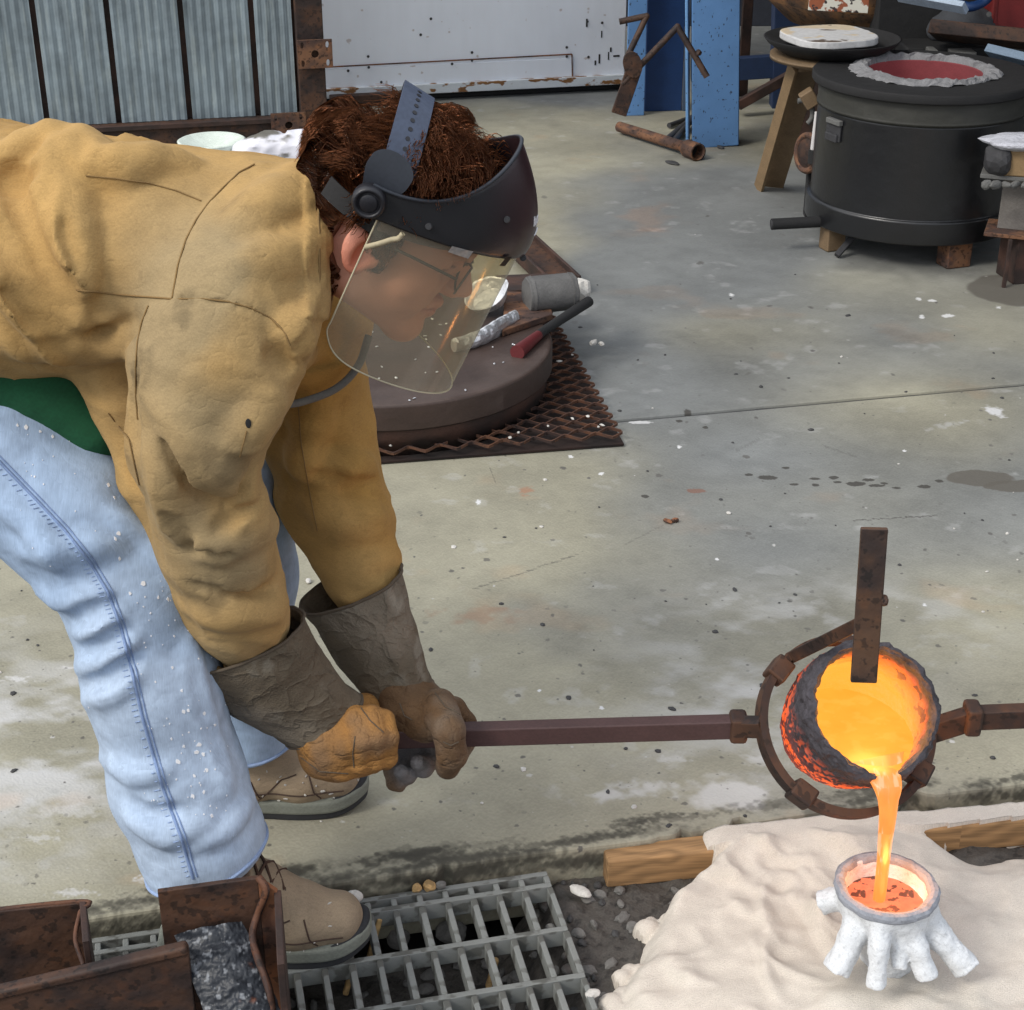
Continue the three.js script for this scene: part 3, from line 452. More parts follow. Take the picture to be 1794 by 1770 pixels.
// the drain grate, every bar its own piece
{
  const t = thing('drain_grate', 'grey metal drain grate beside the slab edge under the front boot', 'grate', K(gateS, 0.2, GT));
  const long = plain(new RoundedBoxGeometry(1, 0.032, 0.0105, 1, 0.002)), mm = M.grateGrey;
  const pitchS = 0.0415, pitchT = 0.104, tFirst = 0.018, nS = 27, nT = 6, L = nS * pitchS, s0 = gateS - L;
  const cross = [0, 1].map((v) => boxUV(place(box(0.0095 + v * 0.001, 0.030, pitchT - 0.0107, 0.002), V(0, 0, 0), RY)));
  const lg = boxUV(place(box(L + 0.008, 0.032, 0.0105, 0.002), V(0, 0, 0), RY));
  const tRows = [tFirst, tFirst + 0.028]; for (let i = 1; i < nT; i++) tRows.push(tFirst + 0.028 + i * pitchT);
  for (const tt of tRows) inst('bar', lg, mm, t, K(s0 + L / 2, tt, GT - 0.016));
  const crossShort = boxUV(place(box(0.0095, 0.030, 0.028 - 0.0107, 0.002), V(0, 0, 0), RY));
  for (let i = 0; i <= nS; i++) {
    inst('bar', crossShort, mm, t, K(s0 + i * pitchS, tFirst + 0.014, GT - 0.0165));
    for (let j = 1; j < nT; j++) inst('bar', cross[(i + j) % 2], mm, t, K(s0 + i * pitchS, tRows[j] + pitchT / 2, GT - 0.0165));
  }
}
// what has fallen into the drain and lies around it
{
  const g = []; for (let i = 0; i < 420; i++) { const s = gateS + rr(-1.0, 0.28), t = rr(0.02, 0.62); g.push(rock(K(s, t, soilH(s, t) + 0.002), rr(0.004, 0.016), rr(0.003, 0.009), rr(0.004, 0.013), 0.3, 1)); }
  single('gravel', g, M.stone, K(gateS, 0.3, -0.15), { kind: 'stuff', label: 'small grey gravel lying in the drain and on the soil', category: 'gravel' });
  const g2 = []; for (let i = 0; i < 160; i++) { const s = gateS + rr(-0.02, 0.55), t = rr(0.005, 0.5); if (s > bA[0] && t > bA[1] - 0.03) continue; g2.push(rock(K(s, t, soilH(s, t) + 0.002), rr(0.003, 0.011), rr(0.003, 0.007), rr(0.003, 0.01), 0.3, 1)); }
  single('dark_gravel', g2, M.stoneDark, K(gateS + 0.1, 0.1, -0.06), { kind: 'stuff', label: 'dark wet grit scattered on the soil by the timber', category: 'grit' });
  const chips = [[655, 1648, 0.075, 1.35, 'pale wood stick poking up through the grate by the boot toe'], [862, 1706, 0.05, 1.5, 'short yellowish wood chip standing in a grate cell'], [612, 1716, 0.05, 1.3, 'dull wood chip deep in the grate below the boot']];
  for (const [x, y, L, tilt, label] of chips) { const p = G(x, y, -0.075), d = V(0.25, 0.85, -0.35).normalize(); single('wood_chip', bar(p.clone().addScaledVector(d, -L / 2), p.clone().addScaledVector(d, L / 2), 0.013, 0.009, V(0, 0, 1), 0.003), M.woodChip, p, { label, category: 'wood chip' }); }
  const lump = (x, y, h, rx, ry, rz, m, label, name = 'stone', cat = 'stone') => { const p = G(x, y, h); single(name, rock(p, rx, ry, rz, 0.22, 2), m, p, { label, category: cat }); };
  lump(1017, 1562, -0.045, 0.011, 0.006, 0.021, M.paleChip, 'white flake on the dark soil left of the timber end', 'white_flake', 'flake');
  lump(990, 1517, -0.045, 0.006, 0.004, 0.005, M.woodChip, 'tiny orange pebble on the soil right of the grate corner');
  lump(620, 1571, -0.01, 0.014, 0.010, 0.012, M.paleChip, 'pale round stone behind the boot toe at the slab edge');
  lump(752, 1552, -0.02, 0.012, 0.008, 0.01, M.woodChip, 'tan pebble wedged between slab edge and grate, largest of the row');
  lump(730, 1556, -0.02, 0.009, 0.006, 0.008, M.woodChip, 'tan pebble just left of the largest one at the slab edge');
  lump(772, 1551, -0.02, 0.009, 0.006, 0.008, M.stone, 'greyish pebble just right of the largest one at the slab edge');
  lump(698, 1641, -0.13, 0.024, 0.02, 0.02, M.stone, 'grey stone down in the grate cell right of the wood stick');
  lump(790, 1632, -0.13, 0.026, 0.022, 0.02, M.stone, 'angular grey stone in the grate in line with the pebble row');
  lump(965, 1625, -0.05, 0.008, 0.006, 0.007, M.stone, 'upper grey pebble in the outermost grate cell');
  lump(976, 1645, -0.05, 0.009, 0.006, 0.007, M.stone, 'lower grey pebble in the outermost grate cell');
  lump(1038, 1742, -0.03, 0.008, 0.006, 0.012, M.paleChip, 'small pale chip beside the sand at the grate border', 'white_flake', 'flake');
  const lf = G(1176, 913, 0.004); single('rust_flake', [rock(lf.clone().add(V(-0.008, 0, 0)), 0.013, 0.005, 0.007, 0.2), rock(lf.clone().add(V(0.009, 0.001, -0.002)), 0.009, 0.006, 0.006, 0.2)], M.rust, lf, { label: 'reddish brown flake on the concrete left of the upright bar', category: 'flake' });
  const wf = G(1277, 899, 0.002); single('white_flake', rock(wf, 0.006, 0.003, 0.006, 0.2), M.paleChip, wf, { label: 'tiny white chip on the concrete near the rusty flake', category: 'flake' });
  const wf2 = G(540, 1018, 0.004); single('white_flake', rock(wf2, 0.006, 0.005, 0.009, 0.25), M.paleChip, wf2, { label: 'white chip on the concrete between the two sleeves', category: 'flake' });
  const crumbs = []; for (let i = 0; i < 500; i++) { const y = mix(480, 1480, rnd()), x = rr(-30, 1830), p = G(x, y, 0.001), r = rr(0.0015, 0.004) * (1 + rnd()); if (kst(p)[1] > -0.01) continue; crumbs.push(rock(p, r * rr(0.8, 1.6), r * 0.6, r, 0.3, 0)); }
  single('crumbs', crumbs.slice(0, 110), M.stoneDark, G(900, 1000), { kind: 'stuff', label: 'dark crumbs of slag scattered over the concrete', category: 'crumbs' });
  single('pale_crumbs', crumbs.slice(330, 362), M.paleChip, G(900, 1000), { kind: 'stuff', label: 'pale crumbs scattered over the concrete', category: 'crumbs' });
}

// ---------------------------------------------------------------- the person bending over the bar
const DB = 1.95;                                                        // distance of the carrying bar
const person = (() => {
  const TH = -33 * Math.PI / 180, HC = W(640, 446, 1.90);             // the near ear's canal
  const headM = new THREE.Matrix4().makeRotationFromEuler(new THREE.Euler(0.10, -0.02, TH, 'YXZ')).scale(V(1.13, 1.03, 1.08));
  headM.setPosition(0, 0, 0); const earIn = V(-0.002, 0, 0.070).applyMatrix4(headM); headM.setPosition(HC.x - earIn.x, HC.y - earIn.y, HC.z - earIn.z);
  const hw = (x, y, z) => V(x, y, z).applyMatrix4(headM);
  const headInv = headM.clone().invert();
  // skull, face, neck in the head's own axes (x forward, y up, z towards the near ear)
  const ell = (cx, cy, cz, rx, ry, rz) => (x, y, z) => { const a = (x - cx) / rx, b = (y - cy) / ry, c = (z - cz) / rz, k0 = Math.sqrt(a * a + b * b + c * c), k1 = Math.sqrt((a / rx) ** 2 + (b / ry) ** 2 + (c / rz) ** 2); return k1 > 1e-6 ? k0 * (k0 - 1) / k1 : -Math.min(rx, ry, rz); };
  const S = (a, b, k, o = {}) => ({ a, b, k, zs: 1, ...o });
  const face = [
    { fn: ell(0.004, 0.058, 0, 0.086, 0.078, 0.072), k: 0.01 }, { fn: ell(0.042, 0.015, 0, 0.060, 0.088, 0.062), k: 0.03 },
    S([0.012, -0.055, 0.046, 0.022], [0.080, -0.082, 0.012, 0.020], 0.03), S([0.012, -0.055, -0.046, 0.022], [0.080, -0.082, -0.012, 0.020], 0.03), S([0.086, -0.086, 0, 0.019], [0.082, -0.080, 0, 0.02], 0.02),
    S([0.055, -0.018, 0.038, 0.028], [0.06, -0.03, 0.034, 0.026], 0.03), S([0.055, -0.018, -0.038, 0.028], [0.06, -0.03, -0.034, 0.026], 0.03),
    S([0.088, 0.052, 0.036, 0.010], [0.100, 0.050, 0.006, 0.009], 0.02), S([0.088, 0.052, -0.036, 0.010], [0.100, 0.050, -0.006, 0.009], 0.02),
    S([0.092, 0.026, 0.034, 0.013], [0.092, 0.026, 0.034, 0.013], 0.014, { sub: 1 }), S([0.092, 0.026, -0.034, 0.013], [0.092, 0.026, -0.034, 0.013], 0.014, { sub: 1 }),
    S([0.078, 0.026, 0.032, 0.0125], [0.078, 0.026, 0.032, 0.0125], 0.004), S([0.078, 0.026, -0.032, 0.0125], [0.078, 0.026, -0.032, 0.0125], 0.004),
    S([0.086, 0.033, 0.022, 0.0045], [0.080, 0.032, 0.044, 0.0045], 0.006), S([0.086, 0.033, -0.022, 0.0045], [0.080, 0.032, -0.044, 0.0045], 0.006),
    S([0.098, 0.036, 0, 0.008], [0.122, -0.004, 0, 0.0115], 0.014), S([0.112, -0.010, 0.011, 0.008], [0.106, -0.012, 0.013, 0.007], 0.008), S([0.112, -0.010, -0.011, 0.008], [0.106, -0.012, -0.013, 0.007], 0.008),
    S([0.094, -0.040, 0.018, 0.006], [0.104, -0.037, 0, 0.0075], 0.008), S([0.094, -0.040, -0.018, 0.006], [0.104, -0.037, 0, 0.0075], 0.008), S([0.092, -0.052, 0.014, 0.007], [0.101, -0.052, 0, 0.0085], 0.008), S([0.092, -0.052, -0.014, 0.007], [0.101, -0.052, 0, 0.0085], 0.008),
    S([0.106, -0.0455, 0, 0.002], [0.092, -0.046, 0.022, 0.002], 0.004, { sub: 1 }), S([0.106, -0.0455, 0, 0.002], [0.092, -0.046, -0.022, 0.002], 0.004, { sub: 1 }),
    S([-0.030, -0.03, 0, 0.056], [-0.085, -0.13, 0, 0.062], 0.03),
  ];
  for (const s of [1, -1]) face.push({ fn: (x, y, z) => { const q = ell(-0.012, 0.004, 0.079 * s, 0.018, 0.031, 0.009)(x + 0.25 * (y), y, z - 0.25 * s * (0.0 - x)); return q; }, k: 0.006 }, { fn: ell(-0.006, 0.005, 0.088 * s, 0.010, 0.020, 0.0085), k: 0.005, sub: 1 }, S([0.008, -0.004, 0.076 * s, 0.006], [0.010, 0.004, 0.075 * s, 0.006], 0.006));
  const headF = field(face);
  const head = net(headF, V(-0.17, -0.20, -0.105), V(0.145, 0.155, 0.105), 0.0034);
  colorize(head, (x, y, z) => { const lid = Math.exp(-(((y - 0.0225) / 0.0022) ** 2)) * (x > 0.075 && Math.abs(Math.abs(z) - 0.032) < 0.014 ? 1 : 0); const l = Math.exp(-(((x - 0.10) / 0.014) ** 2 + ((y + 0.046) / 0.011) ** 2 + (z / 0.022) ** 2)), e = Math.exp(-(((Math.abs(z) - 0.083) / 0.012) ** 2 + ((x + 0.01) / 0.022) ** 2 + ((y - 0.004) / 0.036) ** 2)), b = Math.exp(-(((y - 0.058 + 4 * (Math.abs(z) - 0.026) ** 2) / 0.0055) ** 2)) * (x > 0.08 && Math.abs(z) > 0.012 ? 1 : 0), m = 0.93 + 0.14 * fbm3(x * 60, y * 60, z * 60, 3); let c = [1.0 * m, 0.93 * m, 0.9 * m]; c = [mix(c[0], 0.85, l * 0.7), mix(c[1], 0.50, l * 0.7), mix(c[2], 0.52, l * 0.7)]; c = [mix(c[0], 1.12, e), mix(c[1], 0.62, e), mix(c[2], 0.55, e)]; const bb = Math.max(b * 0.9, lid * 0.8); return [mix(c[0], 0.18, bb), mix(c[1], 0.13, bb), mix(c[2], 0.10, bb)]; });
  head.applyMatrix4(headM);

  // ---- clothed limbs: places read off the view, each with its distance
  const torsoCut = (x, y, z) => x - cutX(y); const cx0 = W(557, 300, 2.0), cx1 = W(560, 540, 2.0); const cutX = (y) => mix(cx1.x, cx0.x, (y - cx1.y) / (cx0.y - cx1.y));
  const wob = (amp, sc, o) => (f) => (x, y, z) => { const d = f(x, y, z); return d > 0.05 || d < -0.05 ? d : d + amp * (fbm3(x * sc + o, y * sc, z * sc, 3) - 0.5) * 2; };
  const jk = [
    ...segs([[-330, 525, 2.06, 225], [0, 442, 2.05, 208], [150, 452, 2.04, 196], [300, 440, 2.02, 172], [440, 425, 2.02, 140], [600, 420, 2.02, 118]].map((q) => C4(...q)), 0.03, 1.2, { cut: torsoCut }),
    ...segs([[250, 500, 1.96, 120], [470, 480, 1.93, 95]].map((q) => C4(...q)), 0.06, 1, { cut: torsoCut }),
    ...segs([[400, 540, 1.86, 128], [372, 650, 1.83, 126], [337, 780, 1.82, 96], [376, 950, 1.84, 84], [414, 1060, 1.87, 68], [438, 1125, 1.9, 55]].map((q) => C4(...q)), 0.05),
    ...segs([[185, 560, 1.97, 66], [212, 690, 1.93, 46], [262, 850, 1.89, 36], [330, 1040, 1.87, 40]].map((q) => C4(...q)), 0.035),
    ...segs([[470, 560, 2.10, 92], [545, 610, 2.15, 76], [600, 560, 2.15, 56]].map((q) => C4(...q)), 0.04),
    ...segs([[550, 630, 2.18, 88], [556, 760, 2.18, 90], [584, 880, 2.14, 86], [628, 990, 2.08, 62], [640, 1035, 2.06, 50]].map((q) => C4(...q)), 0.03),
  ];
  const jf0 = field(jk);
  const R = (pts, r, k = 0.026) => jk.push(...ridge(jf0, pts, r * 1.12, k, 0.15));
  const CR = (pts, r, k = 0.022) => jk.push(...ridge(jf0, pts, r, k, -0.25, { sub: 1 }));
  // bunched folds over the back and flank
  R([[-20, 300], [40, 262], [110, 262], [170, 280]], 0.020); R([[60, 330], [75, 300], [140, 288], [250, 300]], 0.016); R([[180, 300], [260, 282], [330, 286]], 0.013);
  R([[0, 360], [50, 470], [120, 550]], 0.018); R([[62, 300], [90, 420], [138, 520]], 0.016); R([[-10, 450], [60, 540], [135, 575]], 0.016); R([[135, 320], [132, 420], [140, 500]], 0.012); R([[-20, 530], [50, 590], [130, 600]], 0.013);
  CR([[20, 330], [62, 440], [128, 535]], 0.008); CR([[-10, 400], [50, 510], [125, 565]], 0.008); CR([[-10, 300], [30, 318], [60, 300]], 0.009); CR([[110, 330], [112, 420], [135, 500]], 0.007); CR([[-10, 500], [50, 565], [130, 588]], 0.007);
  R([[552, 296], [500, 350], [420, 400]], 0.016); R([[548, 420], [500, 450], [420, 460]], 0.008); R([[556, 500], [530, 570], [470, 600]], 0.014, 0.02); R([[520, 560], [530, 620], [500, 650]], 0.012, 0.02);
  CR([[500, 640], [480, 620], [470, 590]], 0.009); CR([[150, 590], [200, 592], [240, 570]], 0.010); R([[140, 600], [200, 606], [242, 578]], 0.011, 0.015);
  // sleeve folds
  R([[470, 700], [430, 745], [400, 800]], 0.011); R([[300, 720], [350, 800], [425, 850]], 0.012); R([[270, 800], [310, 900], [380, 940], [465, 925]], 0.013); R([[455, 850], [440, 880], [400, 900]], 0.013); R([[330, 1060], [400, 1075], [490, 1060]], 0.008);
  CR([[445, 800], [425, 850], [400, 880]], 0.010); CR([[450, 880], [410, 905], [380, 925]], 0.007); CR([[285, 760], [330, 840], [390, 880]], 0.007); CR([[290, 900], [340, 960], [420, 970]], 0.007); CR([[330, 1020], [400, 1040], [470, 1030]], 0.006); CR([[245, 640], [238, 720], [246, 800]], 0.008);
  R([[520, 800], [580, 830], [640, 820]], 0.014); R([[545, 880], [610, 920], [680, 910]], 0.014); R([[560, 690], [540, 760], [530, 820]], 0.012); CR([[560, 830], [610, 850], [650, 840]], 0.007);
  const fold = (f) => (x, y, z) => {
    const d = f(x, y, z); if (d > 0.04 || d < -0.04) return d;
    // cloth pulled tight: sharp little ridges running along the pull
    const flank = sst(-0.46, -0.56, x - 0.25 * (y - 1.0)) * sst(0.84, 0.92, y), u1 = x * 0.88 + y * 0.47, v1 = -x * 0.47 + y * 0.88; const q1 = 1 - Math.abs(2 * fbm3(u1 * 12 + 3, v1 * 3.2, z * 4, 3) - 1);
    const arm = sst(-0.62, -0.5, x - 0.25 * (y - 0.8)) * sst(1.02, 0.9, y) + 0.25, u2 = y * 0.94 + x * 0.30, v2 = x * 0.94 - y * 0.30; const q2 = 1 - Math.abs(2 * fbm3(v2 * 5 + 30, u2 * 14, z * 6, 3) - 1);
    const q3 = 1 - Math.abs(2 * fbm3(x * 22 + 60, y * 22, z * 22, 2) - 1);
    return d - 0.019 * flank * (q1 * q1 * q1 - 0.3) - 0.0075 * clamp(arm) * (1 - flank) * (q2 * q2 * q2 - 0.3) - 0.0022 * (q3 * q3 - 0.4);
  };
  // the yoke is a second layer of suede lying on the body panel, the collar a third
  const yoke = [[446, 284], [420, 302], [392, 328], [366, 355], [344, 385], [326, 420], [312, 465], [302, 522], [350, 522], [400, 528], [440, 539], [475, 557], [498, 580], [510, 606], [545, 570], [600, 420], [600, 270]];
  const flap = [[260, 536], [248, 566], [241, 600], [238, 640], [238, 690], [241, 760], [262, 880], [300, 1010], [360, 1120], [560, 1140], [560, 700], [520, 620], [498, 584], [475, 561], [440, 543], [400, 532], [350, 526], [300, 526]];
  const inPoly = (poly, x, y) => { let ins = false, d = 1e9; for (let i = 0, j = poly.length - 1; i < poly.length; j = i++) { const [ax, ay] = poly[j], [bx, by] = poly[i]; if ((ay > y) !== (by > y) && x < (bx - ax) * (y - ay) / (by - ay) + ax) ins = !ins; const dx = bx - ax, dy = by - ay, t = clamp(((x - ax) * dx + (y - ay) * dy) / (dx * dx + dy * dy)); d = Math.min(d, Math.hypot(x - ax - dx * t, y - ay - dy * t)); } return ins ? d : -d; };
  const layer = (f) => (x, y, z) => { const d = f(x, y, z); if (d > 0.012 || d < -0.012 || z < -2.06) return d; const dy = y - EYE, t = -z * CP - dy * SP, px = 897 + PF * x / t, py = 885 - PF * (dy * CP - z * -SP * -1) / t; const v = (dy * CP + z * -SP) / t; const qy = 885 - PF * v; if (px < 220 || px > 620) return d; let o = 0; const a = inPoly(yoke, px, qy); if (a > -8) o += 0.0055 * sst(-3, 3, a); const b = inPoly(flap, px, qy); if (b > -8 && z > -1.98) o += 0.0040 * sst(-3, 3, b); if (px > 528 && qy < 560) o += 0.006 * sst(528, 540, px); return d - o; };
  const jf = layer(wob(0.0026, 12, 3)(fold(field(jk))));
  const [jlo, jhi] = bounds(jk.filter((s) => !s.fn), 0.02); jlo.x = Math.max(jlo.x, -1.25);
  const P = (pts, f, lift) => hitLine(f, pts, 14, lift);
  const C = { base: [0.47, 0.300, 0.115], ochre: [0.42, 0.232, 0.056], grey: [0.345, 0.255, 0.132] };
  const shoulder = W(400, 520, 1.85), armMid = W(370, 800, 1.80), far = W(580, 850, 2.15);
  const jacketG = colorize(net(jf, jlo, jhi, 0.0050), (x, y, z) => {
    const a = fbm3(x * 9 + 5, y * 9, z * 9, 4), b = sst(0.42, 0.68, fbm3(x * 5 + 50, y * 5, z * 5, 4)), d = sst(0.60, 0.74, fbm3(x * 21, y * 21 + 8, z * 21, 4));
    const sleeve = Math.exp(-(((x - armMid.x) / 0.12) ** 2 + ((y - armMid.y + 0.05) / 0.34) ** 2 + ((z - armMid.z) / 0.14) ** 2)) + 0.7 * Math.exp(-(((x - shoulder.x) / 0.13) ** 2 + ((y - shoulder.y) / 0.12) ** 2 + ((z - shoulder.z) / 0.15) ** 2)), under = sst(-2.0, -2.1, z) * 0.7;
    let g = clamp(sleeve * (0.35 + 0.9 * b)), o = clamp(0.25 + 0.5 * (a - 0.5) + under);
    let c = [0, 1, 2].map((i) => mix(mix(C.base[i], C.ochre[i], o), C.grey[i], g)); const k = (0.86 + 0.28 * a) * (1 - 0.28 * d * (0.3 + g)); return c.map((v) => v * k);
  });
  // ---- jeans
  const jn = [
    ...segs([[-330, 640, 2.06, 215], [-120, 725, 2.00, 165], [0, 797, 1.96, 142], [125, 900, 1.92, 122], [232, 1030, 1.90, 118]].map((q) => C4(...q)), 0.04, 1.05),
    ...segs([[232, 1030, 1.90, 118], [268, 1190, 1.87, 114], [312, 1370, 1.85, 113], [352, 1470, 1.84, 104], [376, 1560, 1.835, 103]].map((q) => C4(...q)), 0.03, 1, { cut: (x, y, z) => hemCut(x, y, z) }),
    ...segs([[-120, 725, 2.12, 150], [160, 790, 2.2, 105], [428, 868, 2.20, 86], [434, 1010, 2.19, 80], [436, 1180, 2.18, 76], [448, 1340, 2.175, 64]].map((q) => C4(...q)), 0.03, 1, { cut: (x, y, z) => hemCut2(x, y, z) }),
  ];
  const h1 = W(366, 1522, 1.82), hn = V(0.30, -0.95, 0.05).normalize(), h2 = W(455, 1316, 2.17), hn2 = V(0.13, -0.99, 0).normalize();
  const hemCut = (x, y, z) => (x - h1.x) * hn.x + (y - h1.y) * hn.y + (z - h1.z) * hn.z, hemCut2 = (x, y, z) => (x - h2.x) * hn2.x + (y - h2.y) * hn2.y + (z - h2.z) * hn2.z;
  const nf0 = field(jn); const N = (pts, r, k = 0.025) => jn.push(...ridge(nf0, pts, r * 0.5, k)); const NC = (pts, r, k = 0.018) => jn.push(...ridge(nf0, pts, r, k, -0.25, { sub: 1 }));
  N([[75, 1040], [130, 1060], [185, 1040]], 0.018); N([[92, 1110], [140, 1110], [200, 1085]], 0.018); N([[140, 1170], [180, 1160], [225, 1120]], 0.016); N([[150, 1230], [200, 1210], [240, 1180]], 0.012); NC([[80, 1080], [130, 1088], [190, 1060]], 0.009); NC([[120, 1150], [170, 1140], [220, 1105]], 0.009); NC([[145, 1205], [190, 1190], [235, 1150]], 0.007);
  N([[40, 970], [120, 960], [200, 960]], 0.012); N([[200, 900], [260, 940], [310, 1010]], 0.010); N([[330, 1120], [350, 1230], [400, 1380]], 0.012); N([[180, 1330], [230, 1360], [290, 1350]], 0.010); N([[440, 1400], [400, 1450], [340, 1480]], 0.012); NC([[215, 1400], [260, 1430], [330, 1420]], 0.007); N([[230, 1440], [290, 1470], [360, 1440]], 0.009); NC([[340, 1150], [365, 1260], [405, 1350]], 0.006); N([[0, 880], [60, 920], [100, 990]], 0.012); N([[450, 850], [462, 900], [440, 960]], 0.010); N([[410, 1230], [450, 1250], [480, 1240]], 0.009);
  const nf = wob(0.0016, 30, 33)(wob(0.0030, 9, 30)(field(jn)));
  const [nlo, nhi] = bounds(jn, 0.02); nlo.x = Math.max(nlo.x, -1.25); nlo.y = Math.max(nlo.y, -0.02);
  const jeansG = colorize(net(nf, nlo, nhi, 0.0065), (x, y, z) => { const a = fbm3(x * 7 + 20, y * 7, z * 7, 4), b = fbm3(x * 26, y * 26, z * 26, 3), w = sst(0.45, 0.7, fbm3(x * 4 + 9, y * 4, z * 4, 3)); const k = 0.84 + 0.26 * a + 0.14 * (b - 0.5); return [mix(0.46, 0.56, w) * k, mix(0.595, 0.67, w) * k, mix(0.80, 0.83, w) * k]; });
  // ---- shirt tail
  const sh = segs([[-250, 560, 2.04, 190], [0, 610, 2.01, 118], [110, 690, 1.985, 78], [180, 760, 1.96, 42], [196, 792, 1.955, 14]].map((q) => C4(...q)), 0.04, 1.25);
  const sf = wob(0.004, 14, 60)(field(sh)); const [slo, shi] = bounds(sh, 0.02); slo.x = Math.max(slo.x, -1.25);
  const lining = segs([[150, 735, 2.0, 60], [215, 800, 1.97, 46], [250, 850, 1.95, 34]].map((q) => C4(...q)), 0.03); const lf = wob(0.003, 16, 90)(field(lining)); const [llo, lhi] = bounds(lining, 0.02);

  // ---- the body inside the clothes, one surface with the head
  const bd = [...jk.filter((s) => s.zs === 1.2).slice(0, 4), ...segs([[440, 425, 2.02, 100], [545, 425, 2.0, 48], [606, 436, 1.985, 40]].map((q) => C4(...q)), 0.04), ...segs([[400, 540, 1.86, 60], [350, 800, 1.83, 48], [440, 1110, 1.88, 34], [560, 1260, 1.92, 26]].map((q) => C4(...q)), 0.03), ...segs([[540, 600, 2.17, 58], [570, 820, 2.15, 44], [640, 1030, 2.06, 32], [715, 1230, 1.99, 24]].map((q) => C4(...q)), 0.03), ...segs([[-150, 720, 2.0, 110], [232, 1020, 1.9, 66], [330, 1400, 1.85, 48], [345, 1490, 1.84, 40]].map((q) => C4(...q)), 0.03), ...segs([[-120, 720, 2.12, 100], [395, 890, 2.2, 50], [425, 1150, 2.18, 48], [440, 1270, 2.17, 34]].map((q) => C4(...q)), 0.03)]
    .map((s) => s.zs === 1.2 ? { ...s, cut: undefined, a: [...s.a.slice(0, 3), s.a[3] * 0.72], b: [...s.b.slice(0, 3), s.b[3] * 0.72], k: 0.03 } : s);
  const bodyF = field(bd), [blo, bhi] = bounds(bd, 0.02); blo.x = Math.max(blo.x, -1.2);
  const bodyG = colorize(net(bodyF, blo, bhi, 0.014), () => [1, 0.93, 0.9]);
  const base = W(420, 1560, 2.0); base.y = 0;
  const person = single('person', [plain(bodyG), plain(head)], M.skin, base, { label: 'person in a tan leather jacket and face shield bending to grip a steel bar', category: 'person' });

  // ---- clothes as children
  const jacket = part('jacket', jacketG, M.jacket, person, 'worn tan suede work jacket with long sleeves');
  const seam = (pts, r = 0.0019, f = jf, m = M.seam, par = jacket, lift = 0.0006) => { r *= 0.45; const l = P(pts, f, lift); if (l.length > 2) part('seam', tube(l, r, l.length * 3, 5), m, par); };  // thread coloured dark to stand in for the shaded crease along each seam
  seam([[446, 288], [420, 302], [392, 328], [366, 355], [344, 385], [326, 420], [312, 465], [302, 522]], 0.0026); seam([[134, 508], [180, 513], [240, 519], [302, 524], [350, 522], [400, 528], [440, 539], [475, 557], [498, 580], [508, 606]], 0.0026); seam([[260, 536], [248, 566], [241, 600], [238, 640], [238, 690], [241, 735]], 0.0024); seam([[150, 308], [200, 312], [260, 321], [310, 335], [352, 352]], 0.002); seam([[556, 298], [558, 400], [559, 500]], 0.004); seam([[432, 755], [420, 800]], 0.0016); seam([[522, 700], [528, 780], [540, 850], [556, 930]], 0.0016); seam([[190, 724], [226, 770], [244, 850]], 0.002);
  // hem of the open front, seen behind the shield
  part('front_edge', tube([[646, 588, 2.10], [628, 640, 2.09], [590, 680, 2.06], [530, 704, 2.02], [478, 712, 1.97]].map((q) => W(...q)), 0.0055, 40, 8), M.midGrey, jacket, 'dark bound front edge of the jacket');
  { const h = hit(jf, 435, 742); if (h) part('burn_hole', lathe([[0, 0.0012], [0.0026, 0.0014], [0.0034, 0.0006]], V(0, 0, 0), 14, h.n).scale(1, 1.8, 1).translate(h.p.x, h.p.y, h.p.z), M.blackMatte, jacket); }

  const jeans = part('jeans', jeansG, M.denim, person, 'faded light blue jeans spattered with white');
  const dseam = (pts, r = 0.0017) => { const l = P(pts, nf, 0); if (l.length > 2) part('seam', tube(l, r, l.length * 3, 5), M.denimSeam, jeans); };
  const out = [[-10, 800], [60, 872], [110, 925], [158, 985], [190, 1040], [212, 1100], [232, 1180], [250, 1260], [285, 1380], [318, 1470], [338, 1540]]; dseam(out, 0.0022); dseam(out.map(([x, y]) => [x + 7, y - 3]), 0.0011);
  { const st = []; for (let i = 0; i < out.length - 1; i++) for (let k = 0; k < 8; k++) { const x = mix(out[i][0], out[i + 1][0], k / 8) - 5, y = mix(out[i][1], out[i + 1][1], k / 8) + 4, L = rr(4, 11); const l = P([[x, y], [x - L, y + L * 0.25]], nf, 0.0002); if (l.length > 1) st.push(tube(l, 0.0008, 4, 4)); } part('seam_pucker', st, M.denimHem, jeans); jeans.children.at(-1).userData.kind = 'stuff'; }
  // hems
  const rim = (c, n, rx, ry, r) => { const q = new THREE.Quaternion().setFromUnitVectors(V(0, 1, 0), n), l = []; for (let i = 0; i < 40; i++) { const a = i / 40 * 6.2832; l.push(V(Math.cos(a) * rx, 0, Math.sin(a) * ry).applyQuaternion(q).add(c)); } return tube(l, r, 120, 6, true); };
  for (const [f, c, n] of [[nf, h1, hn], [nf, h2, hn2]]) { const l = []; const q = new THREE.Quaternion().setFromUnitVectors(V(0, 1, 0), n); for (let i = 0; i < 48; i++) { const a = i / 48 * 6.2832, d = V(Math.cos(a), 0, Math.sin(a)).applyQuaternion(q), o = c.clone().addScaledVector(n, -0.012); let t = 0.16; for (let k = 0; k < 60; k++) { const p = o.clone().addScaledVector(d, t), e = f(p.x, p.y, p.z); if (e < 0.0005) break; t -= e * 0.6; if (t < 0.01) break; } l.push(o.addScaledVector(d, t)); } part('hem', tube(l, 0.0028, 140, 7, true), M.denimHem, jeans); }
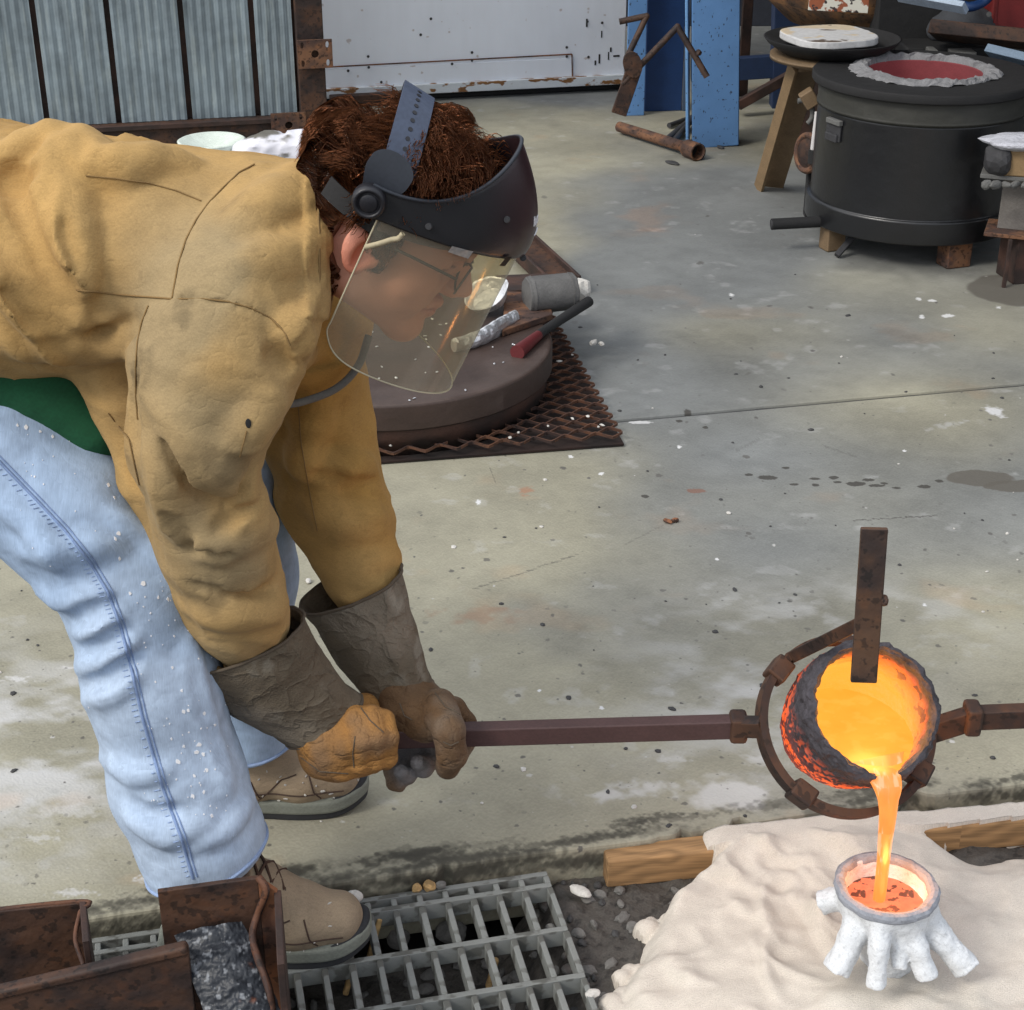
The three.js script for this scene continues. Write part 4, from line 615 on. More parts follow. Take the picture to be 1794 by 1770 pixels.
  { const sp = []; const spots = [[45, 748, 7], [70, 756, 4], [92, 765, 5], [60, 835, 3], [190, 850, 5], [200, 872, 4], [207, 935, 6], [202, 944, 5], [209, 979, 5], [250, 1022, 9], [228, 1040, 4], [277, 1047, 4], [294, 1050, 5], [305, 1115, 3], [302, 1170, 4], [348, 1305, 12], [345, 1318, 8], [322, 1247, 5], [318, 1210, 4], [330, 1245, 4], [362, 1350, 5], [312, 1335, 6], [338, 1395, 6], [357, 1388, 4], [371, 1430, 5], [300, 1295, 3], [322, 1308, 4], [340, 1360, 4], [376, 1270, 4], [358, 1250, 6], [30, 745, 4], [155, 1240, 2], [356, 1322, 5]]; for (let i = 0; i < 80; i++) spots.push([rr(240, 400), rr(1000, 1440), rr(1, 2.6)]); for (let i = 0; i < 22; i++) spots.push([rr(0, 300), rr(730, 1000), rr(1, 2.2)]);
    for (const [x, y, r] of spots) { const h = hit(nf, x, y); if (!h) continue; const rm = Math.min(r, 7) * 0.55 * mpp(y, 1.85), n = 9, sh = new THREE.Shape(); const o = rnd() * 9; for (let i = 0; i < n; i++) { const a = i / n * 6.283, k = rm * (0.6 + 0.8 * rnd()); i ? sh.lineTo(Math.cos(a) * k, Math.sin(a) * k * 1.3) : sh.moveTo(Math.cos(a) * k, Math.sin(a) * k * 1.3); } const g = new THREE.ExtrudeGeometry(sh, { depth: 0.0007, bevelEnabled: false }); g.applyQuaternion(new THREE.Quaternion().setFromUnitVectors(V(0, 0, 1), h.n)); g.translate(h.p.x - h.n.x * 0.0003, h.p.y - h.n.y * 0.0003, h.p.z - h.n.z * 0.0003); sp.push(plain(g)); }
    const o = part('plaster_spatter', sp, mat('plaster', { rgb: [0.82, 0.82, 0.83], roughness: 0.9 }), jeans, 'white spatters on the jeans'); o.userData.kind = 'stuff'; }
  part('shirt', net(sf, slo, shi, 0.008), M.green, person, 'dark green shirt tail showing under the jacket');
  part('waist_lining', net(lf, llo, lhi, 0.008), M.midGrey, person, 'grey cloth at the waist');

  // ---- gloves: gauntlet cuff, hand with five fingers
  const ringAt = (x, y, D, nx, ny, r, ry, tilt = 0) => { const d = V(nx, ny, 0).normalize(), c = W(x, y, D), m = mpp(y, D), a = V(d.y, -d.x, 0), b = V(0, 0, 1); return { c, x: a.multiplyScalar(r * m), y: b.multiplyScalar(ry * m).addScaledVector(d, tilt * m) }; };
  const lerpRing = (a, b, t, k = 1) => ({ c: a.c.clone().lerp(b.c, t), x: a.x.clone().lerp(b.x, t).multiplyScalar(k), y: a.y.clone().lerp(b.y, t).multiplyScalar(k) });
  const cuffCol = (o) => (x, y, z) => { const a = fbm3(x * 13 + o, y * 13, z * 13, 4), s = sst(0.48, 0.66, fbm3(x * 8 + o, y * 8 + 4, z * 8, 4)), w = sst(0.60, 0.72, fbm3(x * 30, y * 30 + o, z * 30, 4)); const k = 0.72 + 0.5 * a; return [(mix(0.135, 0.185, s) + 0.08 * w) * k, (mix(0.105, 0.152, s) + 0.08 * w) * k, (mix(0.070, 0.112, s) + 0.07 * w) * k]; };
  const handCol = (o, c0, c1) => (x, y, z) => { const a = fbm3(x * 15 + o, y * 15, z * 15, 4), s = sst(0.42, 0.62, fbm3(x * 11 + o, y * 11 + 9, z * 11, 4)), k = 0.75 + 0.5 * a; return [0, 1, 2].map((i) => mix(c0[i], c1[i], s) * k); };
  const barY = (x) => mix(1291, 1272, (x - 680) / 610);
  const glove = (handItems, rings, col, cuffO, label, rimR, welts = []) => {
    const f = wob(0.0016, 30, cuffO)(field(handItems)), [lo, hi] = bounds(handItems, 0.015);
    const hand = part('glove', colorize(net(f, lo, hi, 0.0036), col), M.cuffLeather, person, label);
    const cuff = part('cuff', colorize(loft(rings, 96, 0.05, 0.2), cuffCol(cuffO)), M.cuffLeather, hand, 'stiff grey brown gauntlet cuff');
    for (const e of [0, rings.length - 1]) { const q = rings[e], l = []; for (let j = 0; j < 72; j++) { const a = j / 72 * 6.2832, k = 1.0 + 0.2 * (fbm3(Math.cos(a) * 1.5 + 7, Math.sin(a) * 1.5, e * 0.5 / rings.length * 6, 3) - 0.5); l.push(q.c.clone().addScaledVector(q.x, Math.cos(a) * k).addScaledVector(q.y, Math.sin(a) * k)); } part('seam', tube(l, rimR, 160, 6, true), M.gloveSeam, hand); }
    for (const w of welts) { const l = hitLine(f, w, 8, 0); if (l.length > 2) part('seam', tube(l, 0.0009, l.length * 3, 5), M.gloveSeam, hand); }
    return { hand, f };
  };
  const F = (pts, k = 0.006) => segs(pts.map((q) => C4(...q)), k);
  {
    const r0 = ringAt(424, 1122, 1.90, 0.37, -0.93, 116, 84, 0), r1 = ringAt(488, 1204, 1.915, 0.45, -0.89, 100, 72), r2 = ringAt(568, 1264, 1.93, 0.53, -0.85, 80, 62);
    const rings = []; for (let i = 0; i <= 24; i++) rings.push(i < 12 ? lerpRing(r0, r1, i / 12) : lerpRing(r1, r2, (i - 12) / 12));
    const items = [...F([[548, 1250, 1.93, 60], [590, 1300, 1.92, 58], [628, 1298, 1.922, 46]], 0.03), ...F([[560, 1330, 1.93, 32], [640, 1318, 1.905, 36]], 0.025),
      // four fingers closing round the end of the bar, and the thumb along it
      ...F([[622, 1262, 1.90, 27], [634, 1296, 1.872, 20], [632, 1338, 1.882, 18], [628, 1348, 1.93, 16]]), ...F([[650, 1258, 1.905, 24], [660, 1292, 1.878, 18], [658, 1334, 1.886, 16], [654, 1342, 1.935, 15]]), ...F([[672, 1262, 1.91, 20], [682, 1294, 1.888, 16], [680, 1328, 1.896, 15], [676, 1336, 1.94, 14]]), ...F([[596, 1270, 1.905, 28], [604, 1306, 1.878, 22], [600, 1348, 1.888, 20], [598, 1352, 1.935, 18]]),
      ...F([[600, 1245, 1.95, 30], [640, 1240, 1.97, 24], [672, 1258, 1.975, 19]])];
    glove(items, rings, handCol(3, [0.39, 0.185, 0.048], [0.24, 0.135, 0.062]), 20, 'orange tan leather glove on the end of the bar', 0.0024, [[[632, 1240], [648, 1262], [672, 1284]], [[520, 1322], [560, 1352], [610, 1356]], [[622, 1290], [618, 1320], [620, 1345]]]);
    const r = ridge; part('cuff_fold', tube([[362, 1150, 1.87], [374, 1176, 1.86], [405, 1186, 1.855], [428, 1172, 1.86], [415, 1160, 1.87], [398, 1164, 1.875]].map((q) => W(...q)), 0.010, 40, 10), M.seam, person.children.at(-1), 'turned back fold of the sleeve lining');
  }
  {
    const r0 = ringAt(613, 1028, 2.06, 0.37, -0.93, 96, 70, 0), r1 = ringAt(660, 1130, 2.03, 0.40, -0.92, 78, 58), r2 = ringAt(706, 1222, 2.00, 0.43, -0.9, 59, 48);
    const rings = []; for (let i = 0; i <= 24; i++) rings.push(i < 12 ? lerpRing(r0, r1, i / 12) : lerpRing(r1, r2, (i - 12) / 12));
    const items = [...F([[700, 1210, 2.0, 46], [728, 1246, 1.985, 50], [756, 1262, 1.975, 44]], 0.03), ...F([[700, 1246, 1.985, 34], [690, 1258, 1.975, 30]], 0.02),
      ...F([[768, 1240, 1.96, 34], [786, 1280, 1.905, 29], [792, 1322, 1.90, 27], [784, 1345, 1.925, 22]]),   // first finger, over the front of the bar
      ...F([[794, 1246, 1.985, 26], [812, 1268, 1.985, 22], [812, 1300, 1.99, 21], [800, 1325, 1.975, 20]]),  // thumb behind it
      ...F([[748, 1262, 1.995, 26], [756, 1300, 2.0, 21], [752, 1330, 1.985, 20], [742, 1344, 1.955, 18], [732, 1336, 1.935, 14]]), ...F([[724, 1266, 1.995, 24], [726, 1305, 1.998, 20], [722, 1340, 1.985, 19], [712, 1358, 1.958, 17], [702, 1352, 1.94, 13]]), ...F([[704, 1266, 1.99, 22], [694, 1310, 1.992, 18], [688, 1350, 1.975, 16], [690, 1372, 1.96, 13], [700, 1378, 1.95, 11]])];
    const tip = W(722, 1340, 1.95);
    const col = handCol(40, [0.125, 0.068, 0.030], [0.175, 0.125, 0.085]);
    glove(items, rings, (x, y, z) => { const c = col(x, y, z), t = sst(0.050, 0.02, Math.hypot(x - tip.x, y - tip.y)) ; return [mix(c[0], 0.20, t), mix(c[1], 0.19, t), mix(c[2], 0.19, t)]; }, 70, 'dark brown leather glove gripping the bar further along', 0.0026, [[[700, 1232], [708, 1254], [722, 1262]], [[762, 1214], [780, 1238], [806, 1252]], [[776, 1300], [790, 1306], [804, 1300]]]);
  }
  // ---- boots
  const bootAt = (name, heel, dir, label, tilt = 0) => {
    const m = new THREE.Matrix4().makeRotationFromEuler(new THREE.Euler(0, dir, tilt, 'YXZ')).setPosition(heel), w = (x, y, z) => V(x, y, z).applyMatrix4(m);
    const it = [...segs([[0.045, 0.075, 0, 0.040], [0.12, 0.068, 0, 0.040], [0.20, 0.060, 0.002, 0.042], [0.262, 0.056, 0.004, 0.039]], 0.03, 1.12), ...segs([[0.055, 0.09, 0, 0.042], [0.060, 0.16, 0, 0.047], [0.060, 0.235, 0, 0.052]], 0.03), ...segs([[0.085, 0.165, 0, 0.040], [0.15, 0.115, 0, 0.038], [0.20, 0.080, 0, 0.036]], 0.025), { fn: (x, y, z) => -(y - 0.030), k: 0.004, sub: 0 }].filter((q) => !q.fn);
    const f0 = field(it), f = (x, y, z) => Math.max(f0(x, y, z) + 0.0016 * (fbm3(x * 40, y * 40, z * 40, 2) - 0.5), 0.026 - y);
    const g = net(f, V(-0.02, 0.015, -0.075), V(0.32, 0.30, 0.075), 0.0042);
    colorize(g, (x, y, z) => { const a = fbm3(x * 30, y * 30, z * 30, 4), d = sst(0.10, 0.14, y + 0.02 * (a - 0.5) - 0.10 * sst(0.09, 0.2, x)) * (x < 0.14 ? 1 : 0), cap = x > 0.22 || (y < 0.065) ? 0.9 : 1.0, k = (0.82 + 0.36 * a) * cap; return [mix(0.36, 0.10, d) * k, mix(0.275, 0.060, d) * k, mix(0.185, 0.042, d) * k]; });
    g.applyMatrix4(m);
    const boot = part('boot', g, M.boot, person, label);
    const foot = (off) => { const s = new THREE.Shape(), pts = [[-0.004, 0], [0.002, 0.030], [0.05, 0.040], [0.12, 0.036], [0.20, 0.049], [0.265, 0.046], [0.300, 0.026], [0.309, 0], [0.300, -0.024], [0.265, -0.046], [0.20, -0.050], [0.12, -0.038], [0.05, -0.040], [0.002, -0.030]].map(([x, z]) => new THREE.Vector2(x + Math.sign(x - 0.15) * off, z + Math.sign(z) * off)); s.setFromPoints(new THREE.SplineCurve([...pts, pts[0]]).getPoints(80)); return s; };
    const ext = (off, y, d, bv) => { const q = new THREE.ExtrudeGeometry(foot(off), { depth: d - 2 * bv, bevelEnabled: true, bevelThickness: bv, bevelSize: bv, bevelOffset: -bv, bevelSegments: 3, curveSegments: 4 }); q.rotateX(-Math.PI / 2); const p = q.attributes.position; for (let i = 0; i < p.count; i++) { const x = p.getX(i); p.setY(i, p.getY(i) + y + bv + 0.016 * sst(0.23, 0.32, x) ** 1.5); } q.computeVertexNormals(); q.applyMatrix4(m); return plain(q); };
    part('midsole', ext(0.004, 0.012, 0.026, 0.006), M.midsole, boot); part('outsole', ext(0.001, 0.0, 0.015, 0.003), M.outsole, boot);
    part('toe_bumper', [tube([[0.225, 0.028, 0.044], [0.270, 0.036, 0.040], [0.296, 0.048, 0.022], [0.303, 0.052, 0], [0.296, 0.048, -0.022], [0.270, 0.036, -0.040]].map((q) => w(...q)), 0.0085, 40, 8)], M.outsole, boot);
    const sP = (pts) => { const l = []; for (let i = 0; i < pts.length - 1; i++) for (let k = 0; k < 6; k++) { const q = [0, 1, 2].map((c) => mix(pts[i][c], pts[i + 1][c], k / 6)); let z = 0.09; for (let n = 0; n < 50; n++) { const e = f(q[0], q[1], z); if (e < 0.0005) break; z -= e * 0.6; } l.push(w(q[0], q[1], z)); } return l; };
    for (const pts of [[[0.215, 0.092, 0], [0.222, 0.060, 0], [0.235, 0.040, 0]], [[0.05, 0.062, 0], [0.13, 0.060, 0], [0.20, 0.056, 0], [0.285, 0.054, 0]], [[0.13, 0.045, 0], [0.17, 0.085, 0], [0.20, 0.095, 0]], [[0.02, 0.10, 0], [0.07, 0.11, 0], [0.12, 0.085, 0], [0.135, 0.045, 0]]]) part('seam', tube(sP(pts), 0.0013, 30, 5), M.bootDark, boot);
    const eyes = [[0.118, 0.172], [0.134, 0.152], [0.152, 0.132], [0.170, 0.114], [0.188, 0.099]];
    const top = (x, y, z) => { let yy = y + 0.03; for (let n = 0; n < 40; n++) { const e = f(x, yy, z); if (e < 0.001) break; yy -= e * 0.6; } return w(x, yy + 0.002, z); };
    for (let i = 0; i < eyes.length; i++) for (const s of [1, -1]) { const j = Math.min(eyes.length - 1, i + 1); part('lace', tube([top(eyes[i][0], eyes[i][1], 0.024 * s), top(mix(eyes[i][0], eyes[j][0], 0.5), eyes[i][1], 0), top(eyes[j][0], eyes[j][1], -0.024 * s)], 0.0024, 14, 6), M.lace, boot); }
    const sp = []; for (let i = 0; i < 34; i++) { const x = rr(0.09, 0.30), y = rr(0.035, 0.15), l = sP([[x, y, 0], [x + rr(-0.004, 0.006), y + rr(-0.003, 0.003), 0]]); if (l[0] && l[0].z) { const q = l[0]; sp.push(rock(q, rr(0.0015, 0.005), rr(0.001, 0.0028), 0.0012, 0.3, 0)); } }
    part('plaster_spatter', sp, M.paleChip, boot).userData.kind = 'stuff';
    return boot;
  };
  const b1 = G(290, 1672, GT), b1t = G(640, 1652, GT); bootAt('near', b1, Math.atan2(-(b1t.z - b1.z), b1t.x - b1.x), 'tan work boot with paint specks standing on the grate');
  const b2 = G(322, 1418, 0), b2t = G(640, 1400, 0); bootAt('far', b2, Math.atan2(-(b2t.z - b2.z), b2t.x - b2.x), 'tan work boot standing on the concrete');

  // ---- hair: a cap and thousands of wavy locks
  const inHair = (x, y, z) => { const az = Math.abs(z); if (x > 0.000 && x < 0.024 && y > -0.004 && y < 0.06 && az > 0.045) return true; if (x > 0.060 && y < 0.108) return false; if (x > 0.024 && y < 0.088) return false; if (x > 0.016 && y < 0.055) return false; if (x > 0.002 && y < 0.020) return false; if (x > -0.012 && y < -0.03) return false; if (y < -0.082) return false; if (Math.hypot((x + 0.008) / 0.032, (y - 0.004) / 0.044) < 1 && az > 0.05) return false; return true; };
  const scalpF = field([face[0], face[1], face.at(-7)]);
  const capF = (x, y, z) => { const ok = inHair(x, y, z) ? 0 : 0.006; return Math.max(scalpF(x, y, z) - 0.008 - 0.008 * (fbm3(x * 40, y * 40, z * 40, 2) - 0.3), -scalpF(x, y, z) - 0.012) + ok * 2.4; };
  const capG = colorize(net(capF, V(-0.15, -0.12, -0.11), V(0.12, 0.18, 0.11), 0.0045), (x, y, z) => { const k = 0.6 + 0.7 * fbm3(x * 90, y * 90, z * 90, 2); return [0.15 * k, 0.056 * k, 0.028 * k]; }); capG.applyMatrix4(headM);
  const hairM = part('hair', capG, M.hair, person, 'short wavy auburn hair');
  const pos = [], nor = [], col = [];
  const lock = (p0, n0, L, w0, shade, ph, spread) => {
    const S5 = 8, pts = []; let p = p0.clone(); const fr = sst(-0.04, 0.02, p0.x), down = V(mix(-0.62, 0.05, fr), mix(-0.50, 0.10, fr), mix(0, p0.z * 5, fr)), lowf = sst(0.085, 0.03, p0.y); down.lerp(V(-0.16, -0.95, 0), lowf);
    // neighbouring locks share a bend, so that the hair falls in waves and curls
    const q0 = (o) => fbm3(p0.x * 20 + o, p0.y * 20 + o * 0.3, p0.z * 20, 2) - 0.5;
    const bend = V(q0(5), q0(40), q0(80)).multiplyScalar(3.6), ang = 6 * (q0(130) + 0.5) + ph * 0.25, cu = 0.55 + 1.1 * (q0(11) + 0.5);
    let d = n0.clone().multiplyScalar(mix(0.12, 0.40, fr)).addScaledVector(down, 0.75).addScaledVector(bend, 0.75).add(V(rr(-1, 1), rr(-1, 1), rr(-1, 1)).multiplyScalar(spread)).normalize();
    for (let i = 0; i <= S5; i++) { pts.push(p.clone()); d.addScaledVector(down, 0.10).addScaledVector(V(Math.sin(ang + i * 0.9), Math.cos(ang * 1.3 + i * 0.85), Math.sin(ang * 0.7 + 1 + i * 0.8)), (0.30 + 0.25 * fr) * cu).normalize(); p = p.addScaledVector(d, L / S5); const sd = scalpF(p.x, p.y, p.z); if (sd < 0.014) p.addScaledVector(n0, 0.014 - sd); const top = 0.028 + 0.016 * sst(0.06, 0.12, p0.y) + 0.016 * fr - 0.020 * Math.exp(-(((p.x + 0.030) / 0.024) ** 2)) * sst(0.04, 0.09, p.y); if (sd > top) p.addScaledVector(n0, top - sd); }
    const ring = (i) => { const t = pts[Math.min(i + 1, S5)].clone().sub(pts[Math.max(i - 1, 0)]).normalize(), a = t.clone().cross(V(0.3, 0.9, 0.31)).normalize(), b = t.clone().cross(a), w = w0 * (i === 0 ? 0.7 : Math.pow(1 - i / S5, 0.5)) + 0.00012; return [0, 1, 2].map((k) => { const an = k * 2.094; const o = a.clone().multiplyScalar(Math.cos(an)).addScaledVector(b, Math.sin(an)); return [pts[i].clone().addScaledVector(o, w), o]; }); };
    let prev = ring(0);
    for (let i = 1; i <= S5; i++) { const cur = ring(i), s = shade; for (let k = 0; k < 3; k++) { const q = (k + 1) % 3; for (const [v, o] of [prev[k], cur[k], prev[q], prev[q], cur[k], cur[q]]) { pos.push(v.x, v.y, v.z); nor.push(o.x, o.y, o.z); col.push(0.60 * s, 0.215 * s, 0.088 * s); } } prev = cur; }
  };
  let made = 0; for (let tries = 0; tries < 60000 && made < 12500; tries++) {
    const u = rr(-1, 1), a = rr(0, 6.2832), q = Math.sqrt(1 - u * u), dir = V(q * Math.cos(a), u, q * Math.sin(a)); let p = V(-0.008, 0.05, 0).addScaledVector(dir, 0.16);
    for (let k = 0; k < 30; k++) { const d = scalpF(p.x, p.y, p.z); if (d < 0.001) break; p.addScaledVector(dir, -d * 0.8); }
    if (!inHair(p.x, p.y, p.z) || (p.y > 0.085 && Math.abs(p.x + 0.030) < 0.017) || (p.y < 0.0 && rnd() < 0.15)) continue;
    const e = 0.003, n = V(scalpF(p.x + e, p.y, p.z) - scalpF(p.x - e, p.y, p.z), scalpF(p.x, p.y + e, p.z) - scalpF(p.x, p.y - e, p.z), scalpF(p.x, p.y, p.z + e) - scalpF(p.x, p.y, p.z - e)).normalize();
    const top = sst(-0.03, 0.09, p.y); const tone = 0.45 + 1.1 * fbm3(p.x * 30 + 3, p.y * 30, p.z * 30, 3); lock(p.addScaledVector(n, 0.009), n, mix(0.024, 0.070, top) * rr(0.75, 1.25) * (p.x > 0 && p.y < 0.05 ? 0.55 : 1), rr(0.0005, 0.0011), tone * rr(0.75, 1.3), rnd(), 0.055); made++;
  }
  { const g = new THREE.BufferGeometry(); g.setAttribute('position', new THREE.Float32BufferAttribute(pos, 3)); g.setAttribute('normal', new THREE.Float32BufferAttribute(nor, 3)); g.setAttribute('color', new THREE.Float32BufferAttribute(col, 3)); g.applyMatrix4(headM); part('locks', g, M.hair, hairM).userData.kind = 'stuff'; }

  // ---- glasses
  { const e = [hw(-0.004, 0.028, 0.083), hw(0.035, 0.033, 0.083), hw(0.098, 0.030, 0.064)]; const g = part('glasses', [tube(e, 0.0020, 20, 6), tube([hw(-0.004, 0.028, -0.083), hw(0.098, 0.030, -0.064)], 0.0014, 8, 6)], M.wire, person, 'thin wire framed glasses');
    for (const s of [1, -1]) { const l = []; for (let i = 0; i < 28; i++) { const a = i / 28 * 6.283; l.push(hw(0.110 - 0.010 * Math.abs(Math.cos(a) * 0.5 - 0.5 * 0) , 0.022 + Math.sin(a) * 0.019, s * (0.036 + Math.cos(a) * 0.025))); } part('rim', tube(l, 0.0016, 60, 6, true), M.wire, g); } part('bridge', tube([hw(0.108, 0.030, 0.012), hw(0.114, 0.034, 0), hw(0.108, 0.030, -0.012)], 0.0013, 10, 6), M.wire, g); }

  // ---- face shield: crown over the brow, clear visor, head strap and knob
  {
    const SR = new THREE.Matrix4().makeRotationFromEuler(new THREE.Euler(0.10, -0.02, -33 * Math.PI / 180, 'YXZ')), kn = W(648, 346, 1.855), o0 = V(0, 0, 0.112).applyMatrix4(SR); const sw = (a, b, z) => V(a, b, z).applyMatrix4(SR).add(kn).sub(o0);
    // outline in the shield's axes: angle ph from the near temple (0) over the brow (90) to the far temple (180)
    const AX = 0.232, AZ = 0.122;
    const surf = (u, v, grow = 0) => { const ph = u * Math.PI, s = Math.sin(ph), w = Math.pow(Math.max(s, 0), 0.75), lo = mix(-0.022, 0.006, w), hi = mix(0.020, 0.122, Math.pow(Math.max(s, 0), 1.8)), b = mix(lo, hi, v), dome = 1 - 0.40 * Math.pow(Math.max(v, 0), 1.8) * s - 0.04 * (1 - v) * s; return sw((AX * dome + grow) * s - 0.006, b, (AZ * (1 - 0.10 * v * s) + grow) * Math.cos(ph)); };
    const sheet = (fn, nu, nv, th, close = true) => { const pos = [], idx = []; for (const k of [0, 1]) for (let j = 0; j <= nv; j++) for (let i = 0; i <= nu; i++) { const p = fn(i / nu, j / nv, -k * th); pos.push(p.x, p.y, p.z); } const id = (k, i, j) => k * (nu + 1) * (nv + 1) + j * (nu + 1) + i; for (let j = 0; j < nv; j++) for (let i = 0; i < nu; i++) { idx.push(id(0, i, j), id(0, i + 1, j), id(0, i, j + 1), id(0, i + 1, j), id(0, i + 1, j + 1), id(0, i, j + 1), id(1, i, j), id(1, i, j + 1), id(1, i + 1, j), id(1, i + 1, j), id(1, i, j + 1), id(1, i + 1, j + 1)); } const q = (a, b, c, d) => idx.push(a, b, c, b, d, c); for (let i = 0; i < nu; i++) { q(id(0, i, 0), id(1, i, 0), id(0, i + 1, 0), id(1, i + 1, 0)); q(id(0, i, nv), id(0, i + 1, nv), id(1, i, nv), id(1, i + 1, nv)); } for (let j = 0; j < nv; j++) { q(id(0, 0, j), id(0, 0, j + 1), id(1, 0, j), id(1, 0, j + 1)); q(id(0, nu, j), id(1, nu, j), id(0, nu, j + 1), id(1, nu, j + 1)); } const g = new THREE.BufferGeometry(); g.setAttribute('position', new THREE.Float32BufferAttribute(pos, 3)); g.setIndex(idx); g.computeVertexNormals(); return plain(g); };
    const crown = part('face_shield', colorize(sheet(surf, 60, 16, 0.003), (x, y, z) => { const a = fbm3(x * 30, y * 30, z * 30, 3), d = sst(0.02, 0.10, x - kn.x - 0.10); return [mix(0.020, 0.034, d) * (0.8 + 0.4 * a), mix(0.021, 0.014, d) * (0.8 + 0.4 * a), mix(0.024, 0.017, d) * (0.8 + 0.4 * a)]; }), M.shell, person, 'dark face shield crown with a clear visor');
    part('rim_edge', tube([...Array(40).keys()].map((i) => surf(i / 39, 1)), 0.0024, 160, 6), M.strapDark, crown);
    // visor: hangs from the crown's lower edge, corners rounded, opening slightly outwards
    const vis = (u, v, g = 0) => { const lo = 0.045, u2 = mix(lo, 1 - lo, u), ph = u2 * Math.PI, s = Math.sin(ph), c = Math.cos(ph), corner = Math.pow(Math.abs(u * 2 - 1), 7), cr = Math.pow(Math.abs(u * 2 - 1), 16), bot = -0.212 + 0.034 * cr, b = mix(0.012 + 0.008 * s - 0.03 * corner, bot, v); return sw((AX * 0.935 + g + 0.012 * v) * s - 0.010 + 0.02 * v, b, (AZ * 0.965 + g) * c); };
    const vg = sheet((u, v) => vis(u, v), 64, 12, 0); { const keep = vg; }
    const flat = (() => { const nu = 72, nv = 16, pos = [], idx = []; for (let j = 0; j <= nv; j++) for (let i = 0; i <= nu; i++) { const p = vis(i / nu, j / nv); pos.push(p.x, p.y, p.z); } for (let j = 0; j < nv; j++) for (let i = 0; i < nu; i++) { const a = j * (nu + 1) + i; idx.push(a, a + 1, a + nu + 1, a + 1, a + nu + 2, a + nu + 1); } const g = new THREE.BufferGeometry(); g.setAttribute('position', new THREE.Float32BufferAttribute(pos, 3)); g.setIndex(idx); g.computeVertexNormals(); return plain(g); })();
    part('visor', flat, M.visor, crown, 'clear yellowed visor hanging from the crown');
    const edge = []; for (let i = 0; i <= 12; i++) edge.push(vis(0, i / 12)); for (let i = 1; i <= 60; i++) edge.push(vis(i / 60, 1)); for (let i = 11; i >= 0; i--) edge.push(vis(1, i / 12)); part('visor_edge', tube(edge, 0.0011, 260, 5), mat('visorEdge', { rgb: [0.52, 0.48, 0.34], roughness: 0.3 }), crown);
    // clips along the crown's edge
    for (const [u, w] of [[0.20, 0.03], [0.33, 0.014]]) part('clip', sheet((a, b) => surf(u + (a - 0.5) * w * 1.6, -0.10 + b * 0.16, 0.003), 6, 3, 0.002), u < 0.3 ? M.foil : M.blackPlastic, crown);
    for (const [u, v] of [[0.12, 0.35], [0.30, 0.55], [0.45, -0.05]]) { const p = surf(u, v, 0.001); part('rivet', rod(p, p.clone().add(V(0, 0.0004, 0.003)), 0.0045, 0.0035, 12), M.darkGrey, crown); }
    // knob
    const kz = V(0, 0, 1).applyMatrix4(SR); const knob = part('knob', lathe([[0, 0.022], [0.010, 0.022], [0.011, 0.018], [0.014, 0.018], [0.015, 0.022], [0.0185, 0.021], [0.0205, 0.016], [0.0205, 0.004], [0.016, 0], [0, 0]], V(0, 0, 0), 28, kz).translate(kn.x, kn.y, kn.z), M.blackPlastic, crown); for (let i = 0; i < 18; i++) { const a = i / 18 * 6.283, d = V(Math.cos(a), Math.sin(a), 0).applyMatrix4(SR).multiplyScalar(0.0203).add(kn); }
    // straps in the shield's axes
    const band = (path, w, th, m, name) => { const n = path.length, pos = [], idx = []; for (let i = 0; i < n; i++) { const t = path[Math.min(n - 1, i + 1)].p.clone().sub(path[Math.max(0, i - 1)].p).normalize(), s = path[i].side.clone().addScaledVector(t, -path[i].side.dot(t)).normalize(), nn = t.clone().cross(s); for (const [a, b] of [[-1, -1], [1, -1], [1, 1], [-1, 1]]) { const q = path[i].p.clone().addScaledVector(s, a * (path[i].w ?? w) / 2).addScaledVector(nn, b * th / 2); pos.push(q.x, q.y, q.z); } } for (let i = 0; i < n - 1; i++) for (let k = 0; k < 4; k++) { const a = i * 4 + k, b = i * 4 + (k + 1) % 4; idx.push(a, b, a + 4, b, b + 4, a + 4); } idx.push(0, 2, 1, 0, 3, 2, (n - 1) * 4, (n - 1) * 4 + 1, (n - 1) * 4 + 2, (n - 1) * 4, (n - 1) * 4 + 2, (n - 1) * 4 + 3); const g = new THREE.BufferGeometry(); g.setAttribute('position', new THREE.Float32BufferAttribute(pos, 3)); g.setIndex(idx); return toFlat(g); };
    const toFlat = (g) => { g = g.toNonIndexed(); g.computeVertexNormals(); return g; };
    // over the top: from the knob up over the crown of the head to the other side (points in head axes)
    const fwd = V(1, 0, 0).applyMatrix4(headM).sub(V(0, 0, 0).applyMatrix4(headM)).normalize();
    const arc = []; for (let i = 0; i <= 30; i++) { const a = Math.PI * (i / 30), z = Math.cos(a) * 0.104, y = 0.040 + Math.sin(a) * 0.134 + 0.006, x = -0.004 - 0.034 * Math.sin(a); arc.push({ p: hw(x, y, z), side: fwd, w: 0.042 }); }
    part('head_strap', band(arc.slice(5, 26), 0.030, 0.0022, M.strap), M.strap, crown, 'blue grey strap with a row of holes over the hair');
    for (let i = 6; i < 16; i++) { const a = Math.PI * ((i + 0.5) / 30) * 0.98, z = Math.cos(a) * 0.104, y = 0.040 + Math.sin(a) * 0.134 + 0.0072, x = -0.004 - 0.034 * Math.sin(a); const p = hw(x, y, z), n = hw(x, y + Math.sin(a), z + Math.cos(a) ).sub(p).normalize(); part('strap_hole', rod(p.clone().addScaledVector(n, -0.0005), p.clone().addScaledVector(n, 0.0006), 0.0030, 0.0030, 10), M.blackPlastic, crown); }
